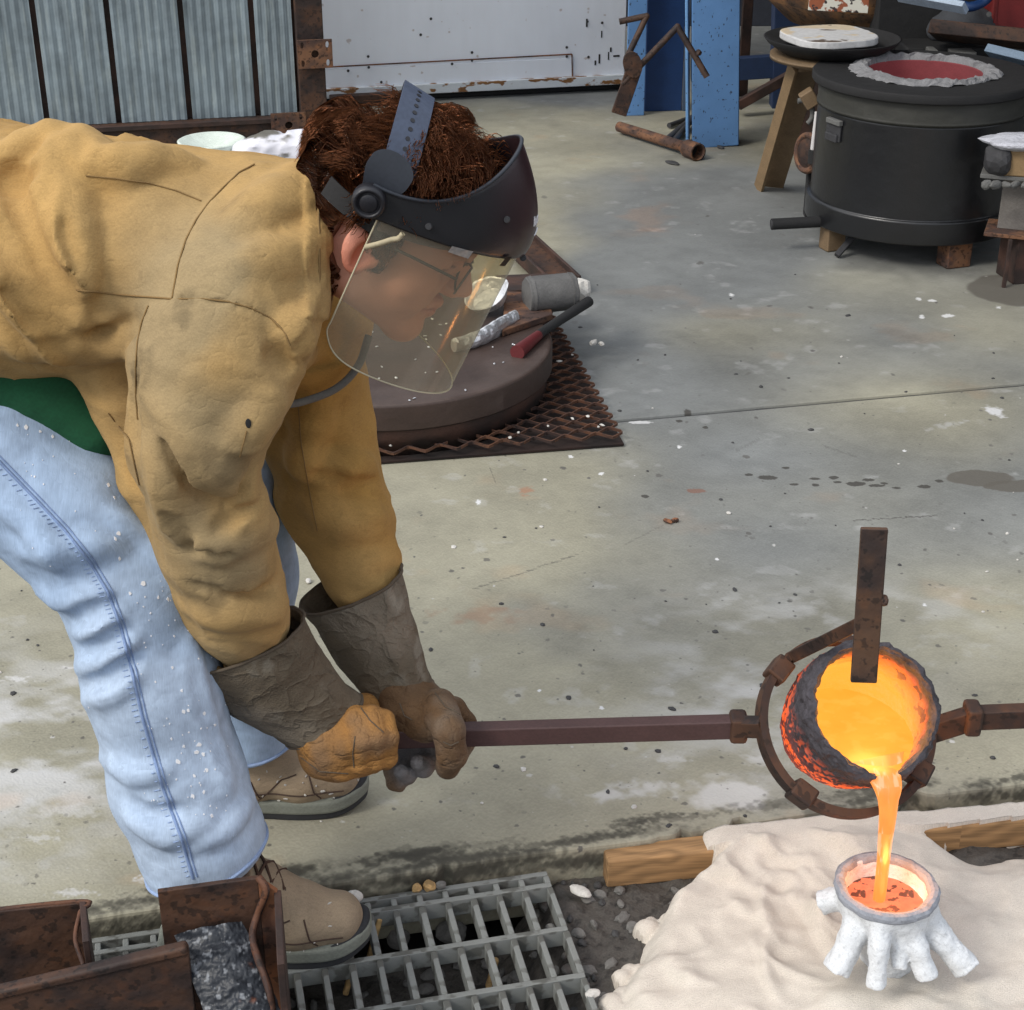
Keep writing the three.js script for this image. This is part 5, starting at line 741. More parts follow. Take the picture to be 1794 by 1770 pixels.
    // wide side plate between knob and strap
    const knH = kn.clone().addScaledVector(kz, 0.001); const side = []; for (let i = 0; i <= 36; i++) { const t = i / 36; side.push({ p: knH.clone().lerp(hw(-0.030, 0.138, 0.092), t).addScaledVector(kz, 0.007 * Math.sin(t * 3.1)), side: fwd, w: mix(0.030, 0.056, sst(0, 0.6, t)) * (t > 0.72 ? Math.sqrt(Math.max(0.02, 1 - ((t - 0.72) / 0.28) ** 2)) : 1) }); }
    part('side_plate', band(side, 0.04, 0.0035, M.strapDark), M.strapDark, crown, 'dark plastic plate joining strap and knob');
    // band round the back and the brow
    const ringP = (a0, a1, rx, rz, y0, y1, n = 26) => { const l = []; for (let i = 0; i <= n; i++) { const a = mix(a0, a1, i / n), y = mix(y0, y1, Math.sin(Math.PI * i / n)); l.push({ p: hw(-0.012 + Math.cos(a) * rx, y, Math.sin(a) * rz), side: V(0, 1, 0).applyMatrix4(headM).sub(V(0, 0, 0).applyMatrix4(headM)).normalize() }); } return l; };
    part('rear_band', band(ringP(Math.PI * 0.46, Math.PI * 0.74, 0.094, 0.093, 0.050, 0.050), 0.026, 0.002, M.strapDark), M.blackMatte, crown, 'dark band round the back of the head'); part('brow_band', band(ringP(-Math.PI * 0.5, Math.PI * 0.5, 0.128, 0.098, 0.062, 0.085), 0.030, 0.004, M.foam), M.foam, crown, 'padded brow band');
    // torn tape strip at the visor's corner, smear on it, printing on the crown
    part('tape_strip', tube([[640, 433, 1.84], [664, 427, 1.838], [686, 420, 1.835], [697, 418, 1.833], [706, 409, 1.832]].map((q) => W(...q)), 0.0034, 24, 6), M.tape, crown);
    { const at = (u, v) => surf(u, v, 0.0012); const font = FONT; const str = 'No psn'; const tg = new TextGeometry(str, { font, size: 1, depth: 0.05, curveSegments: 3 }); tg.computeBoundingBox(); const bb = tg.boundingBox, p = tg.attributes.position; const u0 = 0.425, u1 = 0.475, v0 = 0.33, v1 = 0.46; for (let i = 0; i < p.count; i++) { const a = (p.getX(i) - bb.min.x) / (bb.max.x - bb.min.x), b = (p.getY(i) - bb.min.y) / (bb.max.y - bb.min.y), q = surf(mix(u0, u1, a), mix(v0, v1, b), 0.0008 + p.getZ(i) * 0.01); p.setXYZ(i, q.x, q.y, q.z); } tg.computeVertexNormals(); part('lettering', plain(tg), M.print, crown); part('lettering', tube([at(0.443, 0.25), at(0.46, 0.27), at(0.477, 0.30)], 0.0009, 10, 5), M.print, crown); }
  }
  return person;
})();

// ---------------------------------------------------------------- carrying bar, crucible, pour, mould
const AX_ = V(0.17, 0.71, 0.68).normalize();                            // the tilted crucible's axis, out of its mouth
const MC = W(1533, 1240, 1.90);                                          // middle of the mouth
const cm = mpp(1243, 1.90);
const dn = V(0, -1, 0).addScaledVector(AX_, AX_.y).normalize();          // down the slope of the mouth
const sd_ = AX_.clone().cross(dn).normalize();                           // across it
{
  const H = 0.215, prof = [[0, 0], [0.056, 0.0], [0.066, 0.006], [0.082, 0.045], [0.094, 0.09], [0.100, 0.125], [0.1025, 0.16], [0.1020, 0.19], [0.1000, 0.209], [0.096, 0.216], [0.0905, 0.217], [0.0865, 0.211], [0.0855, 0.19], [0.086, 0.16], [0.085, 0.12], [0.074, 0.07], [0.060, 0.03], [0, 0.022]];
  // rough clay-graphite, chipped and with a worn pouring notch
  const prof2 = []; for (let i = 0; i < prof.length - 1; i++) for (let k = 0; k < 6; k++) prof2.push([mix(prof[i][0], prof[i + 1][0], k / 6), mix(prof[i][1], prof[i + 1][1], k / 6)]); prof2.push(prof.at(-1));
  const g = lathe(prof2, V(0, 0, 0), 120, null), p = g.attributes.position;
  // turn so that local y is the axis, local z points down the slope
  const basis = new THREE.Matrix4().makeBasis(sd_, AX_, dn); if (basis.determinant() < 0) basis.makeBasis(sd_.clone().negate(), AX_, dn);
  basis.setPosition(MC.clone().addScaledVector(AX_, -H));
  for (let i = 0; i < p.count; i++) { let x = p.getX(i), y = p.getY(i), z = p.getZ(i); const r = Math.hypot(x, z), a = Math.atan2(x, z), k = 1 + (y > 0.004 ? (0.035 + 0.05 * sst(0.17, 0.21, y)) * (fbm3(x * 55 + 3, y * 55, z * 55, 3) - 0.5) * 2 + 0.035 * (n3(x * 160, y * 160, z * 160) - 0.5) : 0); const notch = Math.exp(-((a / 0.30) ** 2)); x *= k; z *= k; if (y > 0.15) { y -= 0.019 * notch * sst(0.15, 0.2, y) - 0.004 * (n3(x * 90, 3, z * 90) - 0.5) * sst(0.19, 0.21, y); z += 0.008 * notch * sst(0.17, 0.21, y); } p.setXYZ(i, x, y, z); }
  g.computeVertexNormals(); const h = plain(g); h.deleteAttribute('normal');
  h.computeVertexNormals();
  // heat: the wall itself gives off light where it glows
  const glow = (() => { const n = 1024, d = new Uint8Array(n * n * 4); for (let j = 0; j < n; j++) for (let i = 0; i < n; i++) { const u = i / n, v = j / n, q = (j * n + i) * 4; const st = 0.65 * fbm2(u * 90, v * 60, 3, 90) + 0.35 * fbm2(u * 20, v * 20, 3, 20), c = sst(0.46, 0.60, st + 0.30 * (fbm2(u * 5, v * 5, 3, 5) - 0.5)); const low = 1 - sst(0.10, 0.42, v * 1), outer = v < 0.5 ? clamp(c * 1.0) * (1 - sst(0.32, 0.47, v + 0.06 * (fbm2(u * 9, v * 9 + 3, 3, 9) - 0.5))) : 0; let e = [outer * 0.95, outer * 0.115, outer * 0.012]; { const b = v < 0.5 ? 0.15 * (1 - c) * (1 - sst(0.24, 0.44, v)) : 0; e = [e[0] + b, e[1] + b * 0.12, e[2] + b * 0.05]; }
    if (v > 0.55) { const t = sst(0.565, 0.72, v), hd = sst(0.560, 0.60, v + 0.02 * (fbm2(u * 30, v * 30, 3, 30) - 0.5)), pit = 1 - 0.8 * sst(0.60, 0.66, fbm2(u * 44, v * 44, 3, 44)) * (1 - t); e = [0.9 * hd * pit, mix(0.10, 0.38, t) * hd * pit, mix(0.008, 0.035, t) * hd * pit]; }
    d[q] = enc(e[0]); d[q + 1] = enc(e[1]); d[q + 2] = enc(e[2]); d[q + 3] = 255; } return dtex(d, n, n, true); })();
  const uv = new Float32Array(p.count * 2); const total = []; let L = 0; for (let i = 0; i < prof.length; i++) { if (i) L += Math.hypot(prof[i][0] - prof[i - 1][0], prof[i][1] - prof[i - 1][1]); total.push(L); }
  const lenAt = (r, y) => { let best = 1e9, at = 0; for (let i = 0; i < prof.length - 1; i++) { const ax = prof[i][0], ay = prof[i][1], bx = prof[i + 1][0] - ax, by = prof[i + 1][1] - ay, t = clamp(((r - ax) * bx + (y - ay) * by) / (bx * bx + by * by)), d = Math.hypot(r - ax - t * bx, y - ay - t * by); if (d < best) { best = d; at = mix(total[i], total[i + 1], t); } } return at / L; };
  const hp = h.attributes.position; for (let i = 0; i < hp.count; i += 3) { const us = []; for (let k = 0; k < 3; k++) { const x = hp.getX(i + k), y = hp.getY(i + k), z = hp.getZ(i + k); us.push(Math.atan2(x, z) / 6.28319 + 0.5); uv[(i + k) * 2 + 1] = lenAt(Math.hypot(x, z), y); } if (Math.max(...us) - Math.min(...us) > 0.5) for (let k = 0; k < 3; k++) if (us[k] < 0.5) us[k] += 1; for (let k = 0; k < 3; k++) uv[(i + k) * 2] = us[k]; }
  h.setAttribute('uv', new THREE.BufferAttribute(uv, 2));
  const clay = tex(512, 0, (u, v) => { const a = fbm2(u * 24, v * 24, 4, 24), b = n2(u * 170, v * 170, 170); const k = 0.5 + 0.9 * a + 0.5 * (b - 0.5); return [0.052 * k, 0.047 * k, 0.055 * k]; });
  const clayB = tex(512, 0, (u, v) => fbm2(u * 30, v * 30, 5, 30));
  h.applyMatrix4(basis);
  const at = MC.clone().addScaledVector(AX_, -H);
  const cr = single('crucible', h, mat('crucible', { map: clay, roughness: 0.85, bumpMap: clayB, bumpScale: 0.008, emissive: new THREE.Color(1, 1, 1), emissiveMap: glow, emissiveIntensity: 1.0 }), at, { label: 'glowing clay graphite crucible tipped over the white mould', category: 'crucible' });
  // level surface of the melt: cut of the inside by a level plane at the lip
  const inv = basis.clone().invert(), inside = (q) => { const l = q.clone().applyMatrix4(inv), r = Math.hypot(l.x, l.z); if (l.y < 0.03) return false; if (l.y > 0.225) return false; const w = l.y > 0.12 ? mix(0.0855, 0.087, (l.y - 0.12) / 0.1) : mix(0.062, 0.0855, (l.y - 0.03) / 0.09); return r < w + 0.0015 + (l.z > 0 && l.y > 0.17 && Math.abs(l.x) < 0.024 ? 0.006 : 0); };
  const lipC = V(0, H - 0.0155, 0.096).applyMatrix4(basis), lvl = lipC.y + 0.004, ctr = V(0, H - 0.06, 0.02).applyMatrix4(basis); ctr.y = lvl;
  const ringPts = []; for (let i = 0; i < 72; i++) { const a = i / 72 * 6.2832; let t = 0; for (; t < 0.3; t += 0.001) if (!inside(V(ctr.x + Math.cos(a) * t, lvl, ctr.z + Math.sin(a) * t))) break; ringPts.push(V(ctr.x + Math.cos(a) * t, lvl, ctr.z + Math.sin(a) * t)); }
  const pos = [], idx = []; pos.push(ctr.x, ctr.y, ctr.z); for (const q of ringPts) pos.push(q.x, q.y, q.z); for (let i = 0; i < 72; i++) idx.push(0, 1 + (i + 1) % 72, 1 + i);
  const mg = new THREE.BufferGeometry(); mg.setAttribute('position', new THREE.Float32BufferAttribute(pos, 3)); mg.setIndex(idx); mg.computeVertexNormals();
  const hotMap = tex(512, 0.16, (u, v) => { const a = fbm2(u * 5, v * 5 + 0.6 * n2(u * 4, v * 4, 4), 4, 5), s = sst(0.52, 0.66, fbm2(u * 9 + 3, v * 9, 4, 9)); return [1, mix(0.32, 0.39, a) + 0.03 * s, mix(0.025, 0.04, a) + 0.012 * s]; });
  mat('melt', { rgb: [0.05, 0.02, 0.01], roughness: 0.4, emissive: new THREE.Color(1, 1, 1), emissiveMap: hotMap, emissiveIntensity: 1.0 });
  part('molten_metal', plain(mg), M.melt, cr, 'bright orange melt standing level in the crucible');
  // the stream over the lip and down into the mould
  const S0 = lipC.clone(); const fall = W(1552, 1500, 1.83);
  const path = [[ctr.clone().lerp(S0, 0.55).setY(lvl + 0.0015), 0.046, 0.0015], [S0.clone().add(V(-0.004, 0.002, -0.018)), 0.032, 0.002], [S0.clone().add(V(-0.004, 0.001, -0.002)), 0.024, 0.004], [S0.clone().add(V(-0.001, -0.009, 0.015)), 0.0195, 0.009], [S0.clone().add(V(0, -0.026, 0.021)), 0.0140, 0.0100], [S0.clone().add(V(0.001, -0.045, 0.024)), 0.0125, 0.0095], [S0.clone().add(V(0.001, -0.09, 0.028)), 0.0100, 0.0088], [S0.clone().add(V(0.002, -0.15, 0.031)), 0.0092, 0.0084], [S0.clone().add(V(0.002, -0.22, 0.033)), 0.0088, 0.0083], [S0.clone().add(V(0.002, -0.285, 0.034)), 0.0083, 0.008]];
  const cv = new THREE.CatmullRomCurve3(path.map((q) => q[0])), rings = []; for (let i = 0; i <= 60; i++) { const t = i / 60, f = t * (path.length - 1), k = Math.min(path.length - 2, Math.floor(f)), c = cv.getPoint(t), tn = cv.getTangent(t), x = V(1, 0, 0).addScaledVector(tn, -tn.x).normalize(), y = tn.clone().cross(x), wv = 1 + 0.12 * (fbm2(i * 0.16, 3, 2) - 0.5); rings.push({ c, x: x.multiplyScalar(mix(path[k][1], path[k + 1][1], f - k) * wv), y: y.multiplyScalar(mix(path[k][2], path[k + 1][2], f - k)) }); }
  const streamMap = tex(512, 0.12, (u, v) => { const a = fbm2(u * 14, v * 3, 4, 14), s = sst(0.55, 0.72, fbm2(u * 18, v * 4 + 3, 3, 18)); return [1, mix(0.24, 0.36, a) + 0.16 * s, mix(0.035, 0.07, a) + 0.16 * s]; });
  mat('stream', { rgb: [0.05, 0.02, 0.01], roughness: 0.35, emissive: new THREE.Color(1, 1, 1), emissiveMap: streamMap, emissiveIntensity: 1.0 });
  const st = loft(rings, 24, 0.9); single('molten_stream', st, M.stream, S0, { label: 'orange stream of molten metal falling from crucible lip into the mould', category: 'molten metal' });
  const glowLight = new THREE.PointLight(new THREE.Color().setRGB(1, 0.42, 0.09), 0.07, 0, 2); glowLight.position.copy(ctr).addScaledVector(AX_, 0.035).add(V(0, 0.015, 0)); glowLight.castShadow = true; glowLight.shadow.radius = 2; scene.add(glowLight);
  const gl2 = new THREE.PointLight(new THREE.Color().setRGB(1, 0.36, 0.08), 0.035, 0, 2); gl2.position.copy(S0).add(V(0.006, -0.12, 0.052)); gl2.castShadow = true; scene.add(gl2);
}
{
  // the bar with its ring: one welded tool
  const dm = mpp(1280, DB), L = W(672, 1291, DB), t = thing('pouring_shank', 'long rusty steel pouring shank holding the crucible in its ring', 'pouring shank', L);
  const c0 = W(1292, 1273, DB), c1 = W(1703, 1258, DB), R1 = W(1900, 1250, DB), barW = 37 * dm;
  part('handle_bar', bar(L, c0, 0.024, barW, V(0, 0, 1), 0.003), M.steelRed, t, 'long square handle bar held by both gloves');
  part('handle_bar', bar(c1, R1, 0.024, barW * 1.02, V(0, 0, 1), 0.003), M.brownSteel, t, 'bar on the far side of the crucible');
  mat('barRust', { map: T.rust, rgb: [0.40, 0.50, 0.60], roughness: 0.75, bumpMap: T.lump, bumpScale: 0.003 });
  part('collar', bar(c0.clone().add(V(-0.012, 0, 0)), c0.clone().add(V(0.014, 0, 0)), 0.036, 0.042, V(0, 0, 1), 0.006), M.brownSteel, t); part('collar', bar(c1.clone().add(V(-0.012, 0, 0)), c1.clone().add(V(0.012, 0, 0)), 0.038, 0.046, V(0, 0, 1), 0.006), M.brownSteel, t);
  const RC = W(1482, 1272, 1.945), u = V(1, 0, 0).addScaledVector(AX_, -AX_.x).normalize(), w = AX_.clone().cross(u).normalize(), rr_ = 154 * mpp(1271, 1.945);
  const at = (a, r = rr_, o = 0) => RC.clone().addScaledVector(u, Math.cos(a) * r).addScaledVector(w, Math.sin(a) * r).addScaledVector(AX_, o);
  { const rings = []; for (let i = 0; i <= 96; i++) { const a = i / 96 * 6.2832, e = at(a, 1).sub(RC); rings.push([at(a), e]); } const pos = [], idx = []; for (const [c, e] of rings) for (const [p, q] of [[-1, -1], [1, -1], [1, 1], [-1, 1]]) { const v = c.clone().addScaledVector(e, p * 0.006).addScaledVector(AX_, q * 0.013); pos.push(v.x, v.y, v.z); } for (let i = 0; i < 96; i++) for (let k = 0; k < 4; k++) { const a = i * 4 + k, b = i * 4 + (k + 1) % 4; idx.push(a, b, a + 4, b, b + 4, a + 4); } const g = new THREE.BufferGeometry(); g.setAttribute('position', new THREE.Float32BufferAttribute(pos, 3)); g.setIndex(idx); const f = g.toNonIndexed(); f.computeVertexNormals(); part('ring', plain(f), M.brownSteel, t, 'flat steel ring round the crucible'); }
  // yokes from collars to ring, lugs on the ring, the retaining bar over the mouth
  const wl = at(Math.PI + 0.05), wr = at(-0.03);
  part('yoke', bar(c0, wl, 0.020, 0.030, V(0, 0, 1), 0.003, 0.004), M.brownSteel, t); part('yoke', bar(wr, c1, 0.022, 0.034, V(0, 0, 1), 0.003, 0.004), M.brownSteel, t);
  for (const [x, y, s, an] of [[1404, 1166, 46, 0.45], [1396, 1372, 56, -0.7], [1598, 1372, 50, 0.75]]) { const p = W(x, y, 1.94), a = Math.atan2(p.clone().sub(RC).dot(w), p.clone().sub(RC).dot(u)), q = at(a, rr_ - 0.003), e = at(a, 1).sub(RC), tn = e.clone().cross(AX_).normalize(); const g = box(0.036, 0.030, 0.034, 0.004); g.applyMatrix4(new THREE.Matrix4().makeBasis(tn, e, AX_.clone()).setPosition(q)); part('lug', g, M.brownSteel, t); }
  const b0 = W(1513, 1195, 1.825), b1 = W(1532, 925, 1.845); part('retaining_bar', bar(b0, b1, 46 * mpp(1060, 1.84), 0.009, V(1, 0.05, 0.1).normalize(), 0.002), M.barRust, t, 'upright flat bar reaching over the crucible mouth');
  const bn = W(1549, 1052, 1.835); part('weld_lump', rock(bn, 0.008, 0.008, 0.006, 0.3, 2), M.brownSteel, t);
  part('brace', bar(W(1512, 1090, 1.855), at(2.25, rr_ - 0.002), 0.018, 0.010, V(0.5, 0, 0.8).normalize(), 0.002), M.brownSteel, t);
}
{
  // the ceramic shell: a pot with stubby sprue legs
  const base = G(1560, 1700, -0.012), top = W(1553, 1552, -base.z - 0.004), m = mpp(1620, -base.z);
  const hgt = top.y - base.y, c = (x, y, D, r) => C4(x, y, D, r), D0 = -base.z;
  const it = [
    ...segs([[1556, 1665, D0 + 0.005, 50], [1555, 1615, D0, 62], [1554, 1575, D0, 82], [1554, 1560, D0, 86]].map((q) => c(...q)), 0.012),
  ];
  const leg = (pts, k = 0.007) => { const q = pts.map((p) => c(...p)), a = V(...q.at(-2).slice(0, 3)), b = V(...q.at(-1).slice(0, 3)), d = b.clone().sub(a).normalize(); it.push(...segs(q, k, 1, { cut: (x, y, z) => (x - b.x) * d.x + (y - b.y) * d.y + (z - b.z) * d.z, ck: 0.003 })); };
  leg([[1518, 1580, D0 - 0.015, 24], [1494, 1640, D0 - 0.045, 21], [1464, 1702, D0 - 0.066, 26]], 0.013); leg([[1546, 1580, D0 - 0.045, 20], [1541, 1655, D0 - 0.076, 17], [1535, 1728, D0 - 0.096, 17]], 0.011); leg([[1580, 1620, D0 - 0.046, 14], [1574, 1698, D0 - 0.074, 14]], 0.010); leg([[1590, 1590, D0 - 0.036, 20], [1606, 1660, D0 - 0.060, 17], [1624, 1712, D0 - 0.076, 20]], 0.011); leg([[1598, 1570, D0 - 0.005, 26], [1645, 1640, D0 - 0.03, 22], [1694, 1697, D0 - 0.048, 25]], 0.013); leg([[1492, 1570, D0 + 0.015, 18], [1458, 1576, D0 + 0.025, 18], [1436, 1582, D0 + 0.028, 23]], 0.010);
  const cav = { fn: (x, y, z) => Math.max(Math.hypot(x - top.x, z - top.z) - 0.061 + 0.16 * Math.max(0, top.y - y), top.y - 0.065 - y), k: 0.004, sub: 1 };
  const f0 = field([...it, cav]); const f = (x, y, z) => Math.max(f0(x, y, z) + 0.007 * (fbm3(x * 55, y * 55, z * 55, 4) - 0.5) + 0.0012 * (n3(x * 260, y * 260, z * 260) - 0.5), y - top.y + 0.004 * (fbm3(x * 40, 4, z * 40, 2) - 0.5));
  const [lo, hi] = bounds(it, 0.015);
  const mold = single('ceramic_mold', net(f, lo, hi, 0.0025), M.cast, base, { label: 'white ceramic shell mould with stubby legs standing on the sand', category: 'mould' });
  const rimP = []; for (let i = 0; i < 48; i++) { const a = i / 48 * 6.2832; rimP.push(V(top.x + Math.cos(a) * 0.0665, top.y - 0.003, top.z + Math.sin(a) * 0.0665)); }
  const rg = tube(rimP, 0.0085, 160, 10, true); { const p = rg.attributes.position; for (let i = 0; i < p.count; i++) { const x = p.getX(i), y = p.getY(i), z = p.getZ(i), k = 0.007 * (fbm3(x * 55, y * 55, z * 55, 3) - 0.5); p.setXYZ(i, x + k, y + k, z + k); } rg.computeVertexNormals(); }
  part('rim', rg, M.castRim, mold, 'grey rough rim of the mould');
  const hot = tex(512, 0.07, (u, v) => { const s = sst(0.57, 0.66, fbm2(u * 7, v * 7, 4, 7)), a = fbm2(u * 9, v * 9, 3, 9); return [mix(0.95, 0.05, s), mix(mix(0.13, 0.24, a), 0.01, s), mix(mix(0.055, 0.10, a), 0.008, s)]; });
  const g = new THREE.CircleGeometry(0.058, 64); g.rotateX(-Math.PI / 2); g.translate(top.x, top.y - 0.030, top.z);
  part('molten_metal', plain(g), mat('meltPool', { rgb: [0.08, 0.04, 0.03], roughness: 0.5, emissive: new THREE.Color(1, 1, 1), emissiveMap: hot, emissiveIntensity: 1.0 }), mold, 'glowing metal with dark dross filling the mould');
  const gl = new THREE.PointLight(new THREE.Color().setRGB(1, 0.30, 0.08), 0.006, 0, 2); gl.position.set(top.x, top.y - 0.012, top.z + 0.02); gl.castShadow = true; scene.add(gl);
}
// the rusty steel in the foreground
{
  mat('troughRust', { map: T.rust, rgb: [0.36, 0.40, 0.46], roughness: 0.7, bumpMap: T.lump, bumpScale: 0.004 }); mat('troughEdge', { map: T.rust, rgb: [0.62, 0.62, 0.66], roughness: 0.75, bumpMap: T.lump, bumpScale: 0.005 });
  const D = 1.66, top = (x, y) => W(x, y, D);
  const t = thing('steel_trough', 'rusty brown steel trough crusted with grey slag in the near corner', 'steel trough', V(W(300, 1700, D).x, -0.15, -D));
  const col = (y0) => 0;
  // front wall with a rounded top edge, back wall, right end wall, slag between
  const f0 = W(-60, 1752, 1.60), f1 = W(330, 1660, 1.64), down = V(0, -0.30, 0.02), mid = (a, b, k) => a.clone().lerp(b, k);
  const plate = (pts, th, m, name, label, par = t) => { // polygon with thickness
    const n = pts[1].clone().sub(pts[0]).cross(pts[2].clone().sub(pts[0])).normalize(), x = pts[1].clone().sub(pts[0]).normalize(), y = n.clone().cross(x), sh = new THREE.Shape(pts.map((p) => new THREE.Vector2(p.clone().sub(pts[0]).dot(x), p.clone().sub(pts[0]).dot(y)))); const g = new THREE.ExtrudeGeometry(sh, { depth: th - 0.003, bevelEnabled: true, bevelThickness: 0.0015, bevelSize: 0.0015, bevelOffset: -0.0015, bevelSegments: 2 }); g.translate(0, 0, -th / 2 + 0.0015); g.applyMatrix4(new THREE.Matrix4().makeBasis(x, y, n).setPosition(pts[0])); return part(name, plain(g), m, par, label); };
  const lower = (p, d = 0.32) => p.clone().add(V(0, -d, 0));
  plate([f0, f1, lower(f1), lower(f0)], 0.012, M.troughRust, 'front_wall', 'dark rusty front wall');
  part('top_edge', bar(f0, f1, 0.020, 0.016, V(0, 0, 1), 0.006), M.troughRust, t, 'rounded brown top edge of the front wall');
  const b0 = W(276, 1560, 1.70), b1 = W(452, 1536, 1.72), bb0 = lower(b0), bb1 = lower(b1);
  plate([b0, b1, bb1, bb0], 0.008, M.troughRust, 'back_wall', 'dark red brown back wall in front of the boot');
  const e0 = W(452, 1537, 1.72), e1 = W(486, 1560, 1.72), e2 = W(478, 1600, 1.62); plate([e0, e1, lower(e1), lower(e0)], 0.008, M.rust, 'end_wall', 'worn end wall'); plate([e1, W(492, 1690, 1.60), lower(W(492, 1690, 1.60), 0.2), lower(e1)], 0.010, M.rustDark, 'end_wall', 'dark outer flange of the end');
  part('edge_strip', tube([W(452, 1536, 1.72), W(466, 1560, 1.71), W(452, 1600, 1.71), W(442, 1640, 1.69), W(452, 1680, 1.66), W(470, 1730, 1.63), W(480, 1790, 1.61)], 0.0055, 60, 8), M.troughEdge, t, 'bent rusty edge of the end wall');
  // slag: a flaky grey crust running from the back wall to the front
  { const pos = [], idx = [], n = 60, m2 = 60; const A = W(308, 1640, 1.685), B = W(425, 1616, 1.705), Cc = W(362, 1790, 1.60), Dd = W(500, 1790, 1.61); const nn = B.clone().sub(A).cross(Cc.clone().sub(A)).normalize(); if (nn.z < 0) nn.negate(); for (let j = 0; j <= m2; j++) for (let i = 0; i <= n; i++) { const u0 = i / n, v = j / m2, jag = 0.05 * (fbm2(v * 9 + 3, u0 > 0.5 ? 7 : 2, 3) - 0.5), u = clamp(u0 + (i === 0 || i === n ? jag : 0), -0.1, 1.1); const p = A.clone().lerp(B, u).lerp(Cc.clone().lerp(Dd, u), v).addScaledVector(nn, 0.016 * Math.sin(Math.PI * u0) + 0.012 * (Math.floor(fbm2(u * 5 + v * 2, v * 11, 4) * 9) / 9) + 0.003 * (fbm2(u * 22, v * 26, 3) - 0.5)); pos.push(p.x, p.y, p.z); } for (let j = 0; j < m2; j++) for (let i = 0; i < n; i++) { const a = j * (n + 1) + i; idx.push(a, a + n + 1, a + 1, a + 1, a + n + 1, a + n + 2); } const g = new THREE.BufferGeometry(); g.setAttribute('position', new THREE.Float32BufferAttribute(pos, 3)); g.setIndex(idx); g.computeVertexNormals(); part('slag_crust', colorize(plain(g), (x, y, z) => { const a = fbm3(x * 60, y * 60, z * 60, 4), o = sst(0.64, 0.72, fbm3(x * 26 + 8, y * 26, z * 26, 3)), w = sst(0.66, 0.72, fbm3(x * 130, y * 130, z * 130, 2)); const k = 0.45 + 1.1 * a; return [mix(mix(0.024 * k, 0.20, o), 0.4, w * 0.5), mix(mix(0.028 * k, 0.07, o), 0.42, w * 0.5), mix(mix(0.036 * k, 0.032, o), 0.45, w * 0.5)]; }), M.slag, t, 'flaky dark grey slag'); }
  // a second length of channel at the left edge
  const t2 = thing('steel_channel', 'short rusty steel channel open towards the viewer at the left edge', 'steel channel', V(W(60, 1680, 1.72).x, -0.15, -1.72));
  const a0 = W(-80, 1602, 1.74), a1 = W(142, 1580, 1.765), P2 = (pts, th, m, name, label) => plate(pts, th, m, name, label, t2);
  P2([a0, a1, lower(a1, 0.3), lower(a0, 0.3)], 0.008, M.troughRust, 'web', 'dark stained inner face'); P2([a1.clone().add(V(0.002, 0.002, 0)), W(150, 1650, 1.66), lower(W(150, 1650, 1.66), 0.25), lower(a1, 0.3)], 0.009, M.rustDark, 'flange', 'rusty side flange'); part('edge_strip', tube([a0, a1, W(140, 1600, 1.74), W(132, 1645, 1.70), W(146, 1690, 1.67)], 0.0035, 50, 8), M.troughEdge, t2, 'orange brown cut edge');
}

// ---------------------------------------------------------------- the yard behind
const UP = V(0, 1, 0);
const faceBox = (p, w, h, d, ry = 0, r = 0.004) => place(box(w, h, d, r), p, ry);
